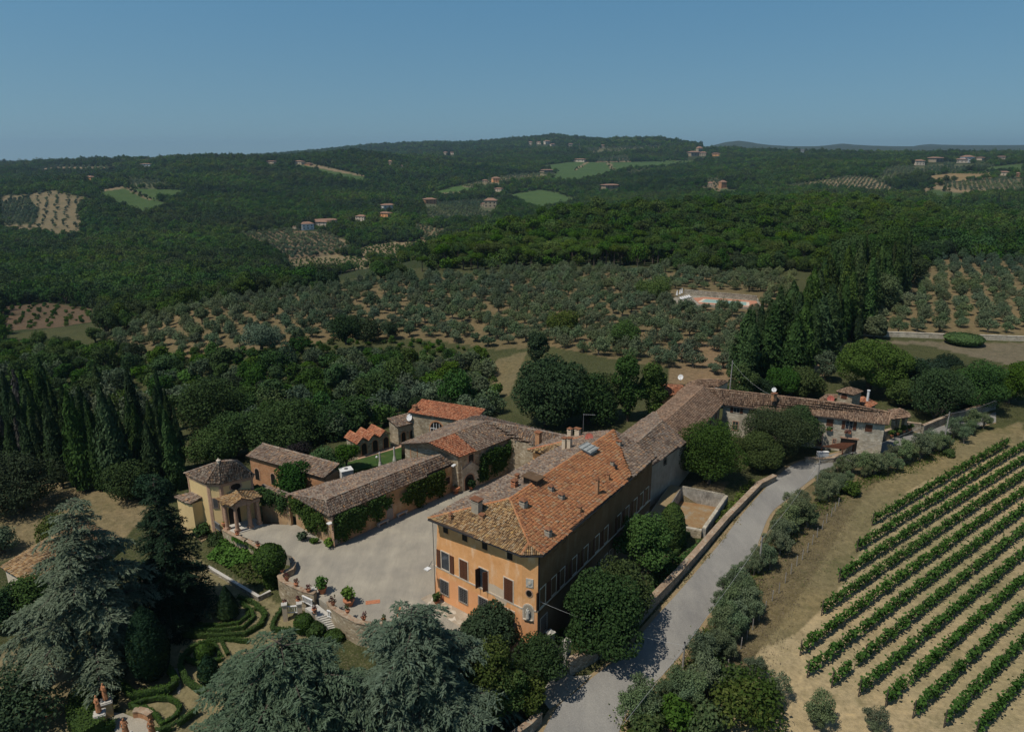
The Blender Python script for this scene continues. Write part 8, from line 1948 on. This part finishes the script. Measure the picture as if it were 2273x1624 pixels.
def ol1(u, v):
    if u < 700: return 'silvery olive tree on the left slope of the orchard beyond the wings', 'olives on the left slope'
    if v > 740: return 'olive tree in the loose lower rows of the orchard just behind the buildings', 'olives of the lower orchard'
    if v > 670: return 'olive tree in the middle rows of the orchard left of the pool', 'olives of the middle orchard'
    return 'olive tree in the back rows of the orchard below the pine wood', 'olives of the upper orchard'
def ol2(u, v): return ('olive tree in the front rows of the grove right of the cypress avenue', 'olives in front of the right hand grove') if v > 660 else ('olive tree farther back in the grove right of the cypress avenue', 'olives at the back of the right hand grove')
ra = orchard(ORCH, 5.7, ol1, 150, 1); rb_ = orchard(ORCH2, 6.4, ol2, 60, 2)
a, b_ = cat2([ra, rb_]); instancer('olive_orchard', 'the many farther olive trees of the two orchards', [(PROTO['olive'], a, b_)])
SCR = [(-150, 775), (60, 765), (250, 780), (380, 800), (520, 785), (640, 775), (790, 790), (900, 805), (1000, 795), (1085, 800), (1105, 850), (1110, 900), (1090, 950), (900, 935), (760, 975), (640, 985), (520, 950), (400, 930), (300, 960), (150, 1010), (-150, 1040)]
X, Y, Z, U, V_ = zone(SCR, 5.4, .33)
clear = inside([(1095, 860), (1105, 800), (1180, 800), (1140, 880)], U, V_) | (rng.uniform(0, 1, len(X)) < .06)
n_ = {'broad': 0, 'oak': 0, 'olive': 0, 'shrub': 0}; extra = {k: [] for k in n_}
for i in np.argsort(np.hypot(X, Y)):
    if clear[i]: continue
    q = rng.uniform(); up = 1 if U[i] > 620 else 0
    kd_ = 'olive' if q < (.30 if up else .14) else 'broad' if q < (.62 if up else .58) else 'oak' if q < .66 else 'shrub'
    s = {'broad': rng.uniform(.5, 1.0), 'oak': rng.uniform(.4, .85), 'olive': rng.uniform(.9, 1.35), 'shrub': rng.uniform(.7, 1.4)}[kd_] * (.75 if V_[i] < 815 else 1)
    n_[kd_] += 1
    if n_[kd_] <= 250:
        sd_ = 'on the slope behind the barn and lodge' if U[i] > 700 else 'in the wooded valley behind the cypresses' if U[i] < 350 else 'in the hollow behind the chapel'
        put(PROTO[kd_][rng.integers(0, 4)], {'broad': 'broadleaf_tree', 'oak': 'holm_oak', 'olive': 'wild_olive', 'shrub': 'shrub'}[kd_], X[i], Y[i], Z[i], s, {'broad': 'mid green broadleaf tree ', 'oak': 'dark evergreen oak ', 'olive': 'overgrown grey green olive ', 'shrub': 'bright green bush '}[kd_] + sd_, {'broad': 'tree', 'oak': 'tree', 'olive': 'olive tree', 'shrub': 'bush'}[kd_], {'broad': 'broadleaf trees ', 'oak': 'evergreen oaks ', 'olive': 'overgrown olives ', 'shrub': 'bushes '}[kd_] + sd_)
    else: extra[kd_].append((X[i], Y[i], Z[i], s))
# understorey of the scrub wood, band of trees below the orchard edge, valley wood up to the far forest: one mass each
X, Y = polar(95, 480, 3.4); Z = ground(X, Y); U, V_ = pix(X, Y, Z)
k = (inside(SCR, U, V_) & (rng.uniform(0, 1, len(X)) < .7)) | (inside([(200, 770), (420, 790), (640, 762), (900, 752), (1010, 768), (1090, 780), (1100, 830), (900, 815), (640, 800), (380, 815), (200, 800)], U, V_) & (rng.uniform(0, 1, len(X)) < .75)); S_ = rng.uniform(.25, .6, len(X))
instancer('undergrowth', 'low mixed bushes filling the ground between the trees behind the buildings', [(PROTO['shrub'], np.stack([X, Y, Z], 1)[k], S_[k])] + [(PROTO[q], np.array(v)[:, :3], np.array(v)[:, 3]) for q, v in extra.items() if v])
X, Y = polar(120, 420, 5.6); Z = ground(X, Y); U, V_ = pix(X, Y, Z)
k = (fieldmask(U, V_) < 0) & ~inside(SCR, U, V_) & ~inside(ORCH, U, V_) & ~inside(ORCH2, U, V_) & ~inside(PINEZ, U, V_) & ~hides(X, Y, Z, 7.0) & (((U < 900) & (V_ < 760)) | ((U > 1500) & (V_ < 605)) | ((U > 1960) & (V_ < 560)))
instancer('valley_wood', 'dark green wood filling the valley below the olive slope', [(PROTO['broad'] + PROTO['oak'], np.stack([X, Y, Z], 1)[k], rng.uniform(.55, 1.1, k.sum()))])
X, Y = polar(290, 420, 6.2); Z = ground(X, Y); U, V_ = pix(X, Y, Z); k = inside(PINEZ, U, V_) & ~hides(X, Y, Z, 10.0)
pineP = np.concatenate([pineP, np.stack([X, Y, Z], 1)[k]]); pineS = np.concatenate([pineS, rng.uniform(.8, 1.15, k.sum())])
kp = rng.uniform(0, 1, len(pineP)) < .62
pu = pix(pineP[:, 0], pineP[:, 1], pineP[:, 2]); kp &= pu[0] < 2080
bp, bs = pineP[~kp], pineS[~kp]; pineP, pineS = pineP[kp], pineS[kp]
o = np.argsort(np.hypot(pineP[:, 0], pineP[:, 1]))
for i in o[:260]:
    put(PROTO['pine'][rng.integers(0, 4)], 'stone_pine', *pineP[i], pineS[i] * rng.uniform(.75, 1.0), 'rounded bright green pine in the near edge of the wood above the orchard' if pu[0][kp][i] < 1500 else 'rounded green pine in the wood behind the pool and the avenue', 'pine', 'pines along the wood edge above the orchard' if pu[0][kp][i] < 1500 else 'pines behind the pool and avenue')
r = o[260:]
instancer('pine_wood', 'the mass of rounded pines covering the ridge beyond the orchard', [(PROTO['far_pine'], pineP[r], pineS[r] * rng.uniform(.7, 1.05, len(r))), (PROTO['far_broad'], bp, bs * .9)])
for i in range(16):
    p = hit(2105 + i * 13 + rng.normal(0, 3), 470 - i * .8); s = rng.uniform(.9, 1.3); put(PROTO['far_cypress'][i % 3], 'cypress', p.x, p.y, p.z, s * 1.5, 'small dark cypress in the far row on the ridge at the right', 'cypress', 'far row of cypresses on the right ridge')

# ------------------------------------------------------------------ far houses
def farhouse(f, x, y, wpx, hpx, label, mat='trim', tile='tile_red', rz=.3, n=3, dep=.7, name='far_house', flat=False):
    p = hit(*f(x, y)); d = math.hypot(p.x, p.y); m = d / FPX
    w, h = wpx * m * .95, hpx * m * .95; dp = w * dep
    e = empty(name, p, label, 'house', None, rz)
    b = MB(); b.box((0, 0, -h * .6), (w, dp, h * 1.6)); b.build('wall', [M[mat]], e, loc=(0, 0, 0))
    b = MB(); ov = w * .05; rh = h * .32
    P = [(-w / 2 - ov, -dp / 2 - ov, h), (w / 2 + ov, -dp / 2 - ov, h), (w / 2 + ov, dp / 2 + ov, h), (-w / 2 - ov, dp / 2 + ov, h), (-w / 2 + dp * .4, 0, h + rh), (w / 2 - dp * .4, 0, h + rh)]
    b.add(P, [(0, 1, 5, 4), (1, 2, 5), (2, 3, 4, 5), (3, 0, 4), (3, 2, 1, 0)]); b.build('roof', [M['far_tile']], e, loc=(0, 0, 0))
    for r_ in range(2 if h > 4.5 else 1):
        for k in range(n):
            b = MB(); xx = (k + .5) / n * w - w / 2; b.box((xx, -dp / 2 - .02, h * (.16 + .42 * r_)), (w / n * .28, .12, h * .2)); b.build('window', [M['dark']], e, loc=(0, 0, 0))
    return e
M['far_tile'] = plain('distant terracotta roof', (.26, .15, .10), .9, .25, .8)
for a in HOUSES:
    farhouse(*a, rz=rng.uniform(-.5, .6), n=3 if a[3] > 12 else 2)
for i, (x, y) in enumerate(((497, 350), (507, 351), (475, 352), (515, 352))): p = hit(x, y); put(PROTO['far_cypress'][i % 3], 'cypress', p.x, p.y, p.z, 2.2 if i < 2 else 1.4, 'cypress silhouetted on the far left horizon', 'cypress', 'cypresses on the far left horizon')
for i in range(14): p = hit(1090 + i * 6.5 + rng.normal(0, 1), 417 - i * .5); put(PROTO['far_cypress'][i % 3], 'cypress', p.x, p.y, p.z, rng.uniform(.7, 1.1), 'cypress in the row along the drive above the small vineyard', 'cypress', 'cypress row in the middle valley')

# ------------------------------------------------------------------ air
hz_b = MB(); hz_b.box((0, 6000, -90), (26000, 24000, 520)); hb = hz_b.build('haze', [])
k = bpy.data.materials.new('haze'); k.use_nodes = True; t = k.node_tree; t.nodes.remove(t.nodes['Principled BSDF'])
pv_ = t.nodes.new('ShaderNodeVolumePrincipled'); pv_.inputs['Color'].default_value = (.56, .80, 1, 1); pv_.inputs['Density'].default_value = 6.2e-5; pv_.inputs['Anisotropy'].default_value = .3
t.links.new(pv_.outputs[0], t.nodes['Material Output'].inputs['Volume']); hb.data.materials.append(k)
tag(hb, 'thin blue haze over the far hills', None, None, 'stuff')
